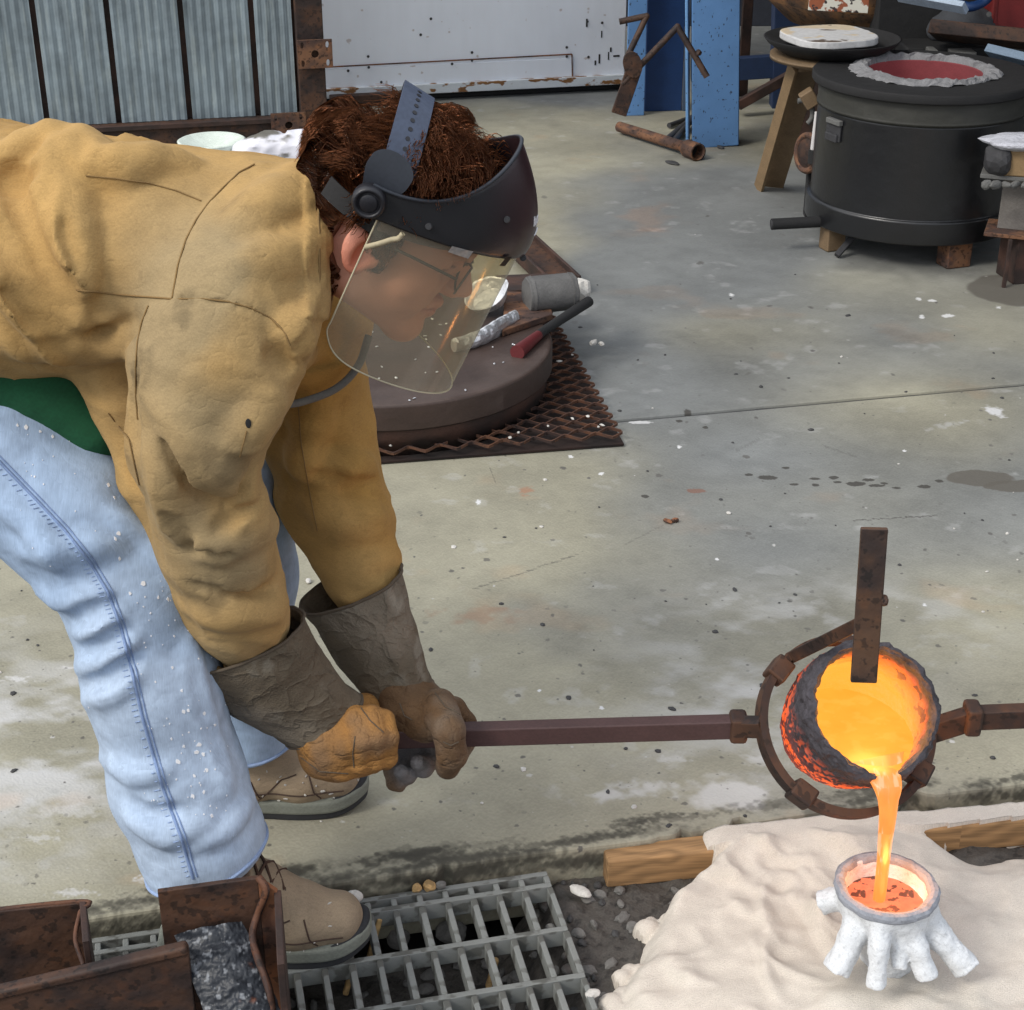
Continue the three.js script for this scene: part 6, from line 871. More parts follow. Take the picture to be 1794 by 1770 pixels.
// board from two spots on a plane
{
  // corrugated metal wall with rusty frame, standing along the same direction as the slab edge
  const O = G(250, 276, 0); const px = (x, y, off = 0) => onPlane(x, y, O.clone().addScaledVector(E2, off), E2);
  const t = thing('corrugated_wall', 'wall of grey galvanised panels in a rusty brown steel frame', 'metal wall', O);
  const sAt = (x, y) => px(x, y).sub(O).dot(E1), base = px(250, 212).y;
  const seams = [-72, 68, 196, 323, 445, 519].map((x) => sAt(x, 100)), first = seams[0] - (seams[1] - seams[0]);
  const H = 1.9; seams.unshift(first, first - 0.0);
  const cols = seams.filter((v, i) => i !== 1);
  for (let i = 0; i < cols.length - 1; i++) {
    const w = cols[i + 1] - cols[i] - 0.022, nn = 110, g = new THREE.PlaneGeometry(w, H, nn, 4), p = g.attributes.position; for (let k = 0; k < p.count; k++) { const x = p.getX(k) + cols[i]; p.setZ(k, 0.0022 * Math.sin(x * 2 * Math.PI / 0.034) * Math.abs(Math.sin(x * 2 * Math.PI / 0.034)) + 0.003 * (fbm2(x * 5, p.getY(k) * 3 + i, 2) - 0.5)); }
    g.computeVertexNormals(); const q = plain(g); q.rotateY(RY); const c = O.clone().addScaledVector(E1, (cols[i] + cols[i + 1]) / 2).addScaledVector(E2, 0.012); q.translate(c.x, base + H / 2, c.z); const o = part('panel', q, M.galv, t); const uv = o.geometry.attributes.uv; for (let k = 0; k < uv.count; k++) uv.setXY(k, uv.getX(k) + i * 0.37, uv.getY(k));
  }
  const a = O.clone().addScaledVector(E1, cols[0] - 0.3), b = O.clone().addScaledVector(E1, cols.at(-1));
  const lift = (p, y, o = 0) => p.clone().addScaledVector(E2, o).setY(y);
  part('backing', bar(lift(a, base + H / 2, -0.03), lift(b, base + H / 2, -0.03), 0.03, H, E2, 0), M.rustDark, t, 'rust coloured backing seen in the seams');
  part('base_beam', bar(lift(a, base / 2 + 0.0, 0.0), lift(b, base / 2 + 0.0, 0.0), 0.10, base - 0.004, E2, 0.006), M.brownSteel, t, 'rust brown base beam');
  part('base_lip', bar(lift(a, base - 0.012, 0.055), lift(b, base - 0.012, 0.055), 0.02, 0.02, E2, 0.003), M.rustDark, t);
  const ps0 = sAt(519, 100), ps1 = sAt(566, 100), pc = O.clone().addScaledVector(E1, (ps0 + ps1) / 2); part('post', bar(pc.clone().setY(0), pc.clone().setY(2.2), ps1 - ps0, 0.12, E1, 0.005), M.brownSteel, t, 'dark red brown post');
  const bracket = (x0, y0, x1, y1, off) => { const c = px((x0 + x1) / 2, (y0 + y1) / 2, off), w = px(x1, (y0 + y1) / 2, off).distanceTo(px(x0, (y0 + y1) / 2, off)), h = px(x0, y0, off).y - px(x0, y1, off).y; const s = new THREE.Shape(); s.moveTo(-w / 2, -h / 2); s.lineTo(w / 2, -h / 2); s.lineTo(w / 2, h / 2); s.lineTo(-w / 2, h / 2); s.closePath(); const hole = (cx, cy, rx, ry) => { const q = new THREE.Path(); q.absellipse(cx, cy, rx, ry, 0, 6.2832, true); s.holes.push(q); }; hole(0, 0, w * 0.11, w * 0.11); for (const [sx, sy] of [[-1, 1], [1, 1], [-1, -1], [1, -1]]) hole(sx * w * 0.36, sy * h * 0.32, w * 0.05, h * 0.12); const g = new THREE.ExtrudeGeometry(s, { depth: 0.012, bevelEnabled: false, curveSegments: 12 }); g.rotateY(RY); g.translate(c.x, c.y, c.z); part('bracket', plain(g), M.tanRust || mat('tanRust', { map: T.rust, rgb: [0.85, 1.0, 1.15], roughness: 0.85, bumpMap: T.lump, bumpScale: 0.003 }), t, 'drilled rusty plate'); };
  bracket(521, 69, 582, 119, 0.075); bracket(475, 197, 536, 240, 0.075);
}
{
  // white container behind it
  const O = G(800, 172, 0), px = (x, y, off = 0) => onPlane(x, y, O.clone().addScaledVector(E2, off), E2), sAt = (x, y) => px(x, y).sub(O).dot(E1);
  const t = thing('white_container', 'white painted container with rust along its bottom rail behind the person', 'container', O);
  const s0 = sAt(470, 100), s1 = sAt(1093, 100), yb = px(800, 152).y, H = 2.4;
  mat('whitePaint', { map: tex(1024, 1.6, (u, v) => { const a = fbm2(u * 6, v * 6, 5, 6), b = fbm2(u * 60, v * 8, 4, 60), st = sst(0.80, 0.88, fbm2(u * 50, v * 50, 3, 50)); const k = 0.98 + 0.16 * a + 0.05 * (b - 0.5); return [mix(0.74 * k, 0.30, st * 0.5), mix(0.78 * k, 0.19, st * 0.5), mix(0.85 * k, 0.13, st * 0.5)]; }), roughness: 0.5 });
  mat('railPaint', { map: tex(1024, 1.0, (u, v) => { const st = sst(0.56, 0.66, fbm2(u * 22, v * 40, 5, 22)); const a = fbm2(u * 60, v * 60, 3, 60); return [mix(0.62, 0.16 + 0.12 * a, st), mix(0.66, 0.075 + 0.05 * a, st), mix(0.70, 0.03, st)]; }), roughness: 0.7, bumpMap: T.lump, bumpScale: 0.003 });
  const P = (s, y, o = 0) => O.clone().addScaledVector(E1, s).addScaledVector(E2, o).setY(y);
  part('side_panel', bar(P(s0, yb + H / 2), P(s1, yb + H / 2), 0.04, H, E2, 0.004), M.whitePaint, t, 'white side panel');
  const tr = sAt(1003, 95), trY = px(800, 108).y; part('lower_panel', bar(P(s0, (yb + trY) / 2 + 0.012, 0.021), P(tr, (yb + trY) / 2 + 0.012, 0.021), 0.008, trY - yb - 0.03, E2, 0.002), M.whitePaint, t, 'riveted strip along the bottom');
  for (const [x0, y0, x1, y1] of [[470, 123, 1002, 95], [1002, 95, 1003, 137]]) { const a = px(x0, y0, 0.026), b = px(x1, y1, 0.026); part('rust_bead', bar(a, b, 0.004, 0.006, E2, 0.001), M.rust, t); }
  part('bottom_rail', bar(P(s0, yb + 0.005, 0.012), P(s1, yb + 0.005, 0.012), 0.06, 0.045, E2, 0.004), M.railPaint, t, 'flaking rusty bottom rail');
  part('skid', bar(P(s0, yb / 2 - 0.01, -0.06), P(s1, yb / 2 - 0.01, -0.06), 0.12, yb - 0.03, E2, 0.004), M.blackMatte, t, 'dark skid under the container');
  part('skid_foot', bar(P(sAt(575, 170), 0.03, 0.05), P(sAt(690, 170), 0.03, 0.05), 0.08, 0.05, E2, 0.004), M.brownSteel, t);
  for (const [x, y] of [[645, 99], [646, 118], [610, 124], [827, 92], [827, 106], [792, 112], [993, 83], [993, 99], [1029, 38], [1055, 40], [1031, 100], [668, 144], [755, 33], [737, 61]]) { const p = px(x, y, 0.028); part('rivet', rod(p, p.clone().addScaledVector(E2, 0.003), 0.0065, 0.005, 10), M.darkGrey, t); }
  for (const [x, y, w, h] of [[1050, 103, 3, 16], [1066, 98, 2, 14], [1070, 87, 3, 8], [1080, 98, 12, 3], [1043, 110, 3, 8], [1054, 60, 2, 12], [1028, 40, 3, 14]]) { const p = px(x, y, 0.0205); part('paint_chip', bar(p.clone().addScaledVector(UP, -h * 0.0013), p.clone().addScaledVector(UP, h * 0.0013), 0.004, w * 0.0026, E2, 0.0005), M.blackMatte, t); }
}
{
  // tub and bundled sheet behind the person's back
  const p = W(372, 262, 5.2); p.y = 0; const hT = W(372, 246, 5.2).y, m = mpp(250, 5.2);
  const t = thing('plastic_tub', 'pale green white plastic tub behind the tan jacket', 'tub', p); part('bowl', lathe([[0, 0.01], [0.12, 0.01], [0.15, hT - 0.05], [56 * m, hT - 0.015], [60 * m, hT], [56 * m, hT + 0.004], [50 * m, hT - 0.004], [0, hT - 0.04]], p, 48), M.whitePlastic, t);
  // lid dish lying over
  const q = W(480, 268, 5.1); const t2 = thing('plastic_bag', 'crumpled white plastic bag on a bucket just left of the hair', 'plastic bag', V(q.x, 0, q.z)); const it = [...segs([[430, 268, 5.1, 20], [470, 262, 5.1, 24], [530, 262, 5.1, 27], [552, 275, 5.1, 22]].map((c) => C4(...c)), 0.04), ...segs([[420, 285, 5.1, 14], [500, 290, 5.1, 18], [556, 290, 5.1, 16]].map((c) => C4(...c)), 0.04)]; const f0 = field(it), f = (x, y, z) => f0(x, y, z) + 0.028 * (Math.abs(fbm3(x * 13, y * 22, z * 13, 3) - 0.5) * 2 - 0.3); const [lo, hi] = bounds(it, 0.04);
  part('bag', colorize(net(f, lo, hi, 0.008), (x, y, z) => { const s = sst(0.52, 0.60, fbm3(x * 11 + 3, y * 30, z * 11, 3)); return [mix(0.68, 0.13, s), mix(0.68, 0.12, s), mix(0.74, 0.10, s)]; }), mat('bag', { vertexColors: true, roughness: 0.35 }), t2); part('bucket', lathe([[0, 0.0], [0.13, 0.0], [0.15, W(480, 282, 5.1).y], [0.0, W(480, 282, 5.1).y]], V(q.x, 0, q.z), 32), M.darkGrey, t2);
}
{
  // round steel base with two plates, on a sheet of expanded metal
  const rH = 0.15, R0 = 0.44; const c = G(968, 596, rH); c.x -= R0; c.y = 0;
  const t = thing('round_steel_base', 'thick round rusty steel base plate standing on expanded metal', 'steel base', c);
  part('top_disc', lathe([[0, 0.150], [0.428, 0.150], [0.436, 0.147], [0.44, 0.141], [0.44, 0.084], [0.436, 0.079], [0, 0.079]], c, 96), mat('discTop', { map: tex(1024, 0.9, (u, v) => { const a = fbm2(u * 10, v * 10, 6, 10), b = sst(0.5, 0.72, fbm2(u * 4 + 2, v * 4, 4, 4)), s = n2(u * 300, v * 300, 300); const k = 0.7 + 0.6 * a + 0.25 * (s - 0.5); return [mix(0.046, 0.070, b) * k, mix(0.028, 0.048, b) * k, mix(0.022, 0.040, b) * k]; }), roughness: 0.6, bumpMap: T.lump, bumpScale: 0.002 }), t, 'grey brown upper disc'); part('lower_disc', lathe([[0, 0.079], [0.420, 0.079], [0.426, 0.073], [0.426, 0.004], [0, 0.004]], c, 96), M.rustDark, t, 'darker lower disc'); part('lug', faceBox(c.clone().add(V(-0.10, 0.035, 0.425)), 0.12, 0.04, 0.05, 0, 0.004), M.darkGrey, t);
  const on = (x, y, h = rH) => G(x, y, h);
  // two flat brown plates lying on it
  for (const [pts, m2, label] of [[[[880, 590], [968, 560], [960, 522], [884, 520]], M.tanRust, 'brown plate lying on the round base under the mallet'], [[[858, 522], [985, 512], [960, 488], [868, 492]], M.rustDark, 'dark flat plate behind the brown plate on the base']]) { const w = pts.map(([x, y]) => on(x, y, rH + 0.002)), s = new THREE.Shape(w.map((p) => new THREE.Vector2(p.x, -p.z))); const g = new THREE.ExtrudeGeometry(s, { depth: 0.014, bevelEnabled: true, bevelThickness: 0.002, bevelSize: 0.002, bevelOffset: -0.002, bevelSegments: 1 }); g.rotateX(-Math.PI / 2); g.translate(0, rH + 0.003, 0); single('flat_plate', plain(g), m2, w[0].clone(), { label, category: 'steel plate' }); }
  // aluminium dross pieces
  { const a = on(858, 540, rH + 0.01); single('foil_dish', (() => { const g = lathe([[0, 0.004], [0.045, 0.006], [0.060, 0.030], [0.066, 0.032], [0.050, 0.002], [0, 0]], V(0, 0, 0), 30, V(-0.35, 0.85, 0.35).normalize()); const p = g.attributes.position; for (let i = 0; i < p.count; i++) { const k = 1 + 0.22 * (fbm3(p.getX(i) * 25, p.getY(i) * 25, p.getZ(i) * 25, 2) - 0.5); p.setXYZ(i, p.getX(i) * k, p.getY(i) * k, p.getZ(i) * k); } g.computeVertexNormals(); g.translate(a.x, a.y + 0.02, a.z); return g; })(), M.foil, a, { label: 'crumpled bright foil dish on the round base', category: 'foil dish' }); }
  { const l = [[795, 606], [840, 592], [880, 570], [903, 556]].map(([x, y]) => on(x, y, rH + 0.022)), rings = []; const cv = new THREE.CatmullRomCurve3(l); for (let i = 0; i <= 30; i++) { const p = cv.getPoint(i / 30), tn = cv.getTangent(i / 30), x = tn.clone().cross(UP).normalize(); rings.push({ c: p, x: x.multiplyScalar(0.013), y: V(0, 0.026 - 0.012 * Math.abs(i / 30 - 0.6), 0) }); } const g = loft(rings, 14, 0.97), p = g.attributes.position; for (let i = 0; i < p.count; i++) { const k = 0.012 * (fbm3(p.getX(i) * 60, p.getY(i) * 60, p.getZ(i) * 60, 3) - 0.5); p.setXYZ(i, p.getX(i), p.getY(i) + k, p.getZ(i) + k); } g.computeVertexNormals(); single('foil_strip', g, M.foil, l[1].clone(), { label: 'silvery strip of crumpled metal foil lying below the foil dish', category: 'foil strip' }); }
  // mallet
  { const hC = on(966, 520, rH + 0.045), t3 = thing('mallet', 'grey mallet with a red ended handle resting on the round base', 'mallet', hC); const a = on(925, 518, rH + 0.05), b = on(1004, 510, rH + 0.05), d = b.clone().sub(a).normalize(); part('head', [plain(rod(a, b, 0.052, 0.052, 8)), rod(a.clone().addScaledVector(d, -0.004), a.clone().addScaledVector(d, 0.012), 0.050, 0.054, 8), rod(b.clone().addScaledVector(d, -0.012), b.clone().addScaledVector(d, 0.004), 0.054, 0.050, 8)], M.mallet, t3); const h0 = on(1032, 528, rH + 0.03), h1 = on(952, 580, rH + 0.014), h2 = on(906, 618, rH + 0.014); part('handle', [rod(h0, h1, 0.015, 0.012), rod(h1, h1.clone().lerp(h2, 0.25), 0.012, 0.013)], M.blackMatte, t3); part('grip', rod(h1.clone().lerp(h2, 0.2), h2, 0.013, 0.020, 14), M.redGrip, t3, 'dark red end of the handle'); }
  { const p = on(1018, 508, rH + 0.02); single('pale_lump', rock(p, 0.028, 0.035, 0.025, 0.25, 2), M.paleChip, p, { label: 'pale crumbly lump beside the mallet head', category: 'lump' }); }
  { const g = []; for (let i = 0; i < 60; i++) { const a = rr(0, 6.28), r = 0.42 * Math.sqrt(rnd()), p = c.clone().add(V(Math.cos(a) * r, rH + 0.002, Math.sin(a) * r)); g.push(rock(p, rr(0.002, 0.008), 0.002, rr(0.002, 0.005), 0.3, 0)); } single('splashes', g, M.foil, c.clone().setY(rH), { kind: 'stuff', label: 'small silvery splashes on the round base', category: 'splashes' }); }
  // expanded metal: zigzag strands, each its own piece, over an added dark sheet standing in for a gloomy hollow
  const A = G(1094, 764, 0.03), B = G(440, 812, 0.03), Cc = G(1048, 560, 0.03); const ex = A.clone().sub(B).setY(0).normalize(), ez = V(ex.z, 0, -ex.x); if (ez.z > 0) ez.negate();
  const t4 = thing('expanded_metal', 'rusty expanded metal sheet under the round steel base', 'expanded metal', A.clone().setY(0)); const L = 1.75, pitch = 0.078, rowH = 0.0262, rows = 44;
  const strand = (ph) => { const n = Math.round(L / pitch * 8), rings = [], pos = [], idx = []; for (let i = 0; i <= n; i++) { const s = -L + i / n * L, q = ((i / 8 + ph) % 1 + 1) % 1, tri = q < 0.5 ? q * 2 : 2 - q * 2, z = (sst(-0.1, 1.1, tri) - 0.5) * rowH * 1.0, y = 0.004 * (tri - 0.5); for (const [dz, dy] of [[-0.0018, 0.003], [0.0022, 0.0035], [0.0024, -0.003], [-0.0016, -0.004]]) { const p = ex.clone().multiplyScalar(s).addScaledVector(ez, z + dz); pos.push(p.x, y + dy, p.z); } } for (let i = 0; i < n; i++) for (let k = 0; k < 4; k++) { const a = i * 4 + k, b = i * 4 + (k + 1) % 4; idx.push(a, a + 4, b, b, a + 4, b + 4); } const g = new THREE.BufferGeometry(); g.setAttribute('position', new THREE.Float32BufferAttribute(pos, 3)); g.setIndex(idx); const f = g.toNonIndexed(); f.computeVertexNormals(); return boxUV(plain(f)); };
  const st = [strand(0), strand(0.5)]; mat('mesh', { map: T.rust, rgb: [0.50, 0.54, 0.64], roughness: 0.8, side: THREE.DoubleSide }); for (let j = 0; j < rows; j++) inst('strand', st[j % 2], M.mesh, t4, A.clone().addScaledVector(ez, (j + 0.5) * rowH).setY(0.030));
  const under = A.clone().addScaledVector(ex, -L / 2).addScaledVector(ez, rows * rowH / 2).setY(0.006); part('under_sheet', bar(under.clone().addScaledVector(ex, -L / 2), under.clone().addScaledVector(ex, L / 2), rows * rowH, 0.006, ez, 0.001), mat('underSheet', { map: T.rustDark, rgb: [0.30, 0.28, 0.28], roughness: 0.95 }), t4, 'added dark sheet standing in for the gloomy hollow below the mesh');
  { const g = []; for (let i = 0; i < 40; i++) { const p = A.clone().addScaledVector(ex, -rr(0, 1.0)).addScaledVector(ez, rr(0, 0.6)).setY(0.038); g.push(rock(p, rr(0.003, 0.009), 0.003, rr(0.003, 0.006), 0.3, 0)); } single('pale_crumbs', g, M.paleChip, A.clone().setY(0.04), { kind: 'stuff', label: 'pale crumbs on the expanded metal', category: 'crumbs' }); }
  { const p = G(1040, 600, 0.045); single('pale_lump', [rock(p, 0.014, 0.008, 0.008, 0.3, 2), rock(p.clone().add(V(0.022, -0.002, 0.006)), 0.010, 0.006, 0.007, 0.3, 2)], M.paleChip, p, { label: 'small white lump at the right border of the expanded metal', category: 'lump' }); }
  // steel channel lying behind
  { const a = G(885, 400, 0.09), b = G(985, 494, 0.04), t5 = thing('steel_channel', 'brown steel channel lying on the floor behind the shield', 'steel channel', a.clone().setY(0)); part('web', bar(a, b, 0.10, 0.012, V(1, 0, 0.2), 0.003), M.brownSteel, t5); const sd = V(0.055, 0.0, 0.012); part('flange', bar(a.clone().add(sd), b.clone().add(sd), 0.010, 0.05, V(1, 0, 0.2), 0.002), M.rustDark, t5); part('flange', bar(a.clone().sub(sd), b.clone().sub(sd), 0.010, 0.05, V(1, 0, 0.2), 0.002), M.rustDark, t5); }
}
{
  // blue steel of the shed on the right
  const post = (name, label, x0, x1, yb, lean, m, dep, hgt = 2.6, tw = 0) => { const c = G((x0 + x1) / 2, yb, 0), w = (x1 - x0) * mpp(yb, -c.z), t = thing(name, label, 'steel post', c, 'blue steel posts'); return { c, w, t, top: c.clone().add(V(lean, hgt, 0)) }; };
  { const q = post('blue_post', 'pale blue spattered box post standing foremost of the blue steel', 1212, 1294, 257, -0.14, 0, 0.14); const s = V(1, 0, -0.1).normalize(); part('face', bar(q.c.clone().setY(0.0), q.top, q.w, 0.02, s, 0.004), M.bluePaint, q.t, 'spattered pale blue front face'); const l = s.clone().multiplyScalar(-q.w / 2 - 0.004); part('side', bar(q.c.clone().add(l).add(V(-0.008, 0, -0.055)), q.top.clone().add(l).add(V(-0.008, 0, -0.055)), 0.14, 0.012, V(0.14, 0, -1).normalize(), 0.004), mat('blueLit', { map: T.bluePaint, rgb: [1.35, 1.3, 1.2], roughness: 0.6 }), q.t, 'narrow side coloured lighter as if lit'); part('side', bar(q.c.clone().sub(l).add(V(0, 0, -0.06)), q.top.clone().sub(l).add(V(0, 0, -0.06)), 0.12, 0.010, V(0.1, 0, -1).normalize(), 0.004), M.blueDeep, q.t); }  // lit and shaded sides put into the colour: left lighter, right darker
  { const q = post('blue_post', 'deep blue steel column with a flange coloured paler as if lit', 1128, 1194, 194, -0.02, 0, 0.1); part('web', bar(q.c, q.top, q.w, 0.02, V(1, 0, -0.1).normalize(), 0.003), M.blueDeep, q.t, 'deep blue face'); const a = G(1112, 202, 0), w = 32 * mpp(202, -a.z); part('flange', bar(a, a.clone().add(V(-0.02, 2.6, 0)), w, 0.02, V(1, 0, -0.1).normalize(), 0.003), M.bluePaint, q.t, 'pale blue flange'); part('edge', bar(q.c.clone().add(V(q.w / 2 + 0.012, 0, 0)), q.top.clone().add(V(q.w / 2 + 0.012, 0, 0)), 0.02, 0.02, V(1, 0, 0), 0.003), mat('blueEdge', { rgb: [0.05, 0.075, 0.12], roughness: 0.6 }), q.t); }  // one column: flange coloured pale as lit, web dark as shaded
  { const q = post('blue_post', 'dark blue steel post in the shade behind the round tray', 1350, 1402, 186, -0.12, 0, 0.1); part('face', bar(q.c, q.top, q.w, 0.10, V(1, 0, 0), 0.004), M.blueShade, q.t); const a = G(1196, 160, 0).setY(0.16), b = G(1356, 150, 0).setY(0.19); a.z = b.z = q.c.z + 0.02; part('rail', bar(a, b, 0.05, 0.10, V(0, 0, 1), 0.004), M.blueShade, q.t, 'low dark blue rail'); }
  { const a = G(1300, 168, 0), t = thing('rust_post', 'thin dark red steel upright between two blue posts', 'steel post', a); part('stem', bar(a, a.clone().add(V(0.0, 2.4, 0)), 0.045, 0.04, V(1, 0, 0), 0.003), M.rustDark, t); part('stem', bar(a.clone().add(V(-0.05, 0.1, -0.05)), a.clone().add(V(-0.045, 2.4, -0.05)), 0.04, 0.03, V(1, 0, 0), 0.003), M.rustDark, t); part('foot', bar(a.clone().add(V(-0.05, 0.05, -0.05)), a.clone().add(V(-0.05, 0.25, -0.05)), 0.06, 0.04, V(1, 0, 0), 0.003), M.rustDark, t); }
  // shade of the shed: back wall and roof out of view overhead
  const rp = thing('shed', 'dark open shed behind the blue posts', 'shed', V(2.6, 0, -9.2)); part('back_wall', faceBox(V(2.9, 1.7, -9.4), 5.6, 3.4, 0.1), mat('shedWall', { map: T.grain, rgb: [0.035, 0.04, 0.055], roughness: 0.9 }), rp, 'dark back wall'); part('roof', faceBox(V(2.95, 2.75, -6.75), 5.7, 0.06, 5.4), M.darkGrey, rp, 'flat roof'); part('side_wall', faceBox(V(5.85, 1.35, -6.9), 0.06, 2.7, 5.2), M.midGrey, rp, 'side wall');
  // bent rods and pipes
  const rodThing = (label, pts, r, m, cat = 'steel rod', name = 'bent_rod') => { const l = pts.map((q) => W(...q)), t = thing(name, label, cat, l[0].clone()); for (let i = 0; i < l.length - 1; i++) part('length', rod(l[i], l[i + 1], r, r, 10), m, t); for (let i = 1; i < l.length - 1; i++) part('bend', plain(new THREE.SphereGeometry(r * 1.02, 12, 8)).translate(l[i].x, l[i].y, l[i].z), m, t); return t; };
  const bent = mat('bentRod', { map: T.rust, rgb: [0.36, 0.46, 0.62], roughness: 0.7 });
  const t1 = rodThing('bent rusty rod with a drilled plate leaning before the blue columns', [[1090, 148, 6.3], [1187, 47, 6.3], [1239, 135, 6.25]], 0.0125, bent); { const c = W(1108, 112, 6.28); const s = new THREE.Shape(); s.absellipse(0, 0, 0.036, 0.05, 0, 6.28, false, 0.3); const q = new THREE.Path(); q.absellipse(0.005, 0.0, 0.010, 0.018, 0, 6.28, true, -0.6); s.holes.push(q); const g = new THREE.ExtrudeGeometry(s, { depth: 0.02, bevelEnabled: false, curveSegments: 16 }); g.translate(c.x, c.y, c.z); part('plate', plain(g), M.brownSteel, t1); part('foot_bar', bar(W(1112, 118, 6.3), W(1084, 200, 6.3), 0.06, 0.02, V(1, 0, 0), 0.003), M.brownSteel, t1); const w = W(1224, 92, 6.26); part('weld_lump', rock(w, 0.018, 0.012, 0.012, 0.2, 2), bent, t1); }
  rodThing('second bent rod, folded back at the seam left of the first', [[1085, 38, 6.35], [1133, 28, 6.35], [1100, 98, 6.32]], 0.012, bent);
  { const a = G(1085, 222, 0.03), b = G(1200, 258, 0.034), c = G(1226, 268, 0.036), t = thing('rusty_pipe', 'orange brown rusty pipe with a socket end lying on the floor', 'pipe', a.clone().setY(0)); part('pipe', rod(a, b, 0.022, 0.023, 20), M.tanRust, t); const d = c.clone().sub(b).normalize(); const ring = new THREE.LatheGeometry([[0.018, 0], [0.036, 0.02], [0.036, 0.10], [0.027, 0.10], [0.027, 0.03]].map(([x, y]) => new THREE.Vector2(x, y)), 24); ring.applyQuaternion(new THREE.Quaternion().setFromUnitVectors(UP, d)); ring.translate(b.x, b.y, b.z); part('socket', plain(ring), M.tanRust, t); part('bore', rod(b.clone().addScaledVector(d, 0.03), b.clone().addScaledVector(d, 0.05), 0.0265, 0.0265, 20), M.blackMatte, t); }
  { const a = G(1166, 246, 0.02), b = G(1212, 210, 0.03), t = thing('tongs', 'dark forked tongs lying on the floor beside the foremost blue post', 'tongs', a.clone().setY(0)); part('arm', rod(a, b, 0.013, 0.016, 10), M.darkGrey, t); part('arm', rod(G(1180, 247, 0.02), b, 0.011, 0.014, 10), M.darkGrey, t); }
  { const a = G(1172, 220, 0.015), b = G(1214, 205, 0.015); single('short_rod', rod(a, b, 0.011, 0.011, 10), M.darkGrey, a, { label: 'short dark rod on the floor just above the forked tongs', category: 'steel rod' }); }
  { const a = G(1292, 185, 0.05), b = W(1382, 134, 7.2), t = thing('leaning_bar', 'dark red brown bar slanting up behind the stool leg', 'steel bar', a.clone().setY(0)); part('bar', bar(a, b, 0.05, 0.04, V(0, 0, 1), 0.003), M.rustDark, t); }
  for (const [x, y, s, label] of [[1178, 285, 0.035, 'flat dark blot of slag on the floor in front of the rusty pipe'], [1262, 258, 0.022, 'dark scrap at the foot of the foremost blue post']]) { const p = G(x, y, 0.004); single('slag_scrap', rock(p, s, 0.006, s * 0.6, 0.25, 2), M.stoneDark, p, { label, category: 'scrap' }); }
}
{
  // brown stool with a black tray and a grey plate
  const D = 5.65, m = mpp(80, D), tc = W(1456, 92, D), hT = W(1456, 92, D).y;
  const t = thing('stool', 'brown angle iron stool carrying a black round tray beside the furnace', 'stool', V(tc.x, 0, -D));
  const leg = (a, b, w = 0.10) => { const d = b.clone().sub(a).normalize(); part('leg', [bar(a, b, w, 0.012, V(1, 0, 0.35).normalize(), 0.002)], M.tanSteel, t); part('leg_flange', bar(a.clone().add(V(-w / 2, 0, 0.04)), b.clone().add(V(-w / 2, 0, 0.04)), 0.012, 0.055, V(0.9, 0, -0.4).normalize(), 0.002), mat('tanLight', { map: T.grain, rgb: [0.25, 0.165, 0.085], roughness: 0.7 }), t); };
  leg(W(1412, 112, D), G(1349, 327, 0)); const bl = W(1500, 112, D + 0.1); leg(bl, V(bl.x + 0.35, 0, -D - 0.25));
  part('seat_ring', lathe([[0, hT - 0.035], [80 * m, hT - 0.035], [106 * m, hT - 0.02], [106 * m, hT - 0.004], [0, hT - 0.004]], V(tc.x, 0, -D), 48), M.tanSteel, t); part('apron', bar(W(1400, 108, D - 0.05), W(1500, 106, D - 0.05), 0.012, 0.07, V(0, 0, 1), 0.002), M.tanSteel, t);
  const tray = thing('tray', 'shallow black round tray on the brown stool', 'tray', V(tc.x, hT, -D)); part('dish', lathe([[0, hT], [88 * m, hT + 0.004], [112 * m, hT + 0.035], [119 * m, hT + 0.052], [116 * m, hT + 0.054], [104 * m, hT + 0.036], [84 * m, hT + 0.016], [0, hT + 0.014]], V(tc.x, 0, -D), 64), M.blackMatte, tray);
  const pc = W(1452, 68, D), g = (() => { const s = new THREE.Shape(), n = 48; for (let i = 0; i <= n; i++) { const a = i / n * 6.2832, r = 0.165 * (1 + 0.10 * (fbm2(Math.cos(a) * 1.4 + 9, Math.sin(a) * 1.4 + 4, 3) - 0.5)) / Math.pow(Math.pow(Math.abs(Math.cos(a)), 3.4) + Math.pow(Math.abs(Math.sin(a)), 3.4), 1 / 3.4) * 0.92; i ? s.lineTo(Math.cos(a) * r, Math.sin(a) * r) : s.moveTo(r, 0); } const e = new THREE.ExtrudeGeometry(s, { depth: 0.018, bevelEnabled: true, bevelThickness: 0.004, bevelSize: 0.006, bevelOffset: -0.006, bevelSegments: 2 }); e.rotateX(-Math.PI / 2); e.rotateY(0.3); e.translate(pc.x, hT + 0.044, pc.z); return plain(e); })();
  single('ceramic_plate', g, mat('kilnPlate', { map: tex(512, 0.42, (u, v) => { const a = fbm2(u * 3 + 1, v * 3, 5, 3), d = sst(0.60, 0.64, a), b = fbm2(u * 40, v * 40, 3, 40); const k = 0.85 + 0.3 * b, o = sst(0.48, 0.55, fbm2(u * 4 + 7, v * 4 + 3, 4, 4)); return [mix(mix(0.58, 0.60, o), 0.12, d) * k, mix(mix(0.58, 0.50, o), 0.09, d) * k, mix(mix(0.58, 0.36, o), 0.07, d) * k]; }), roughness: 0.7 }), V(pc.x, hT + 0.048, pc.z), { label: 'scorched white and grey kiln plate lying on the black tray', category: 'plate' });
}
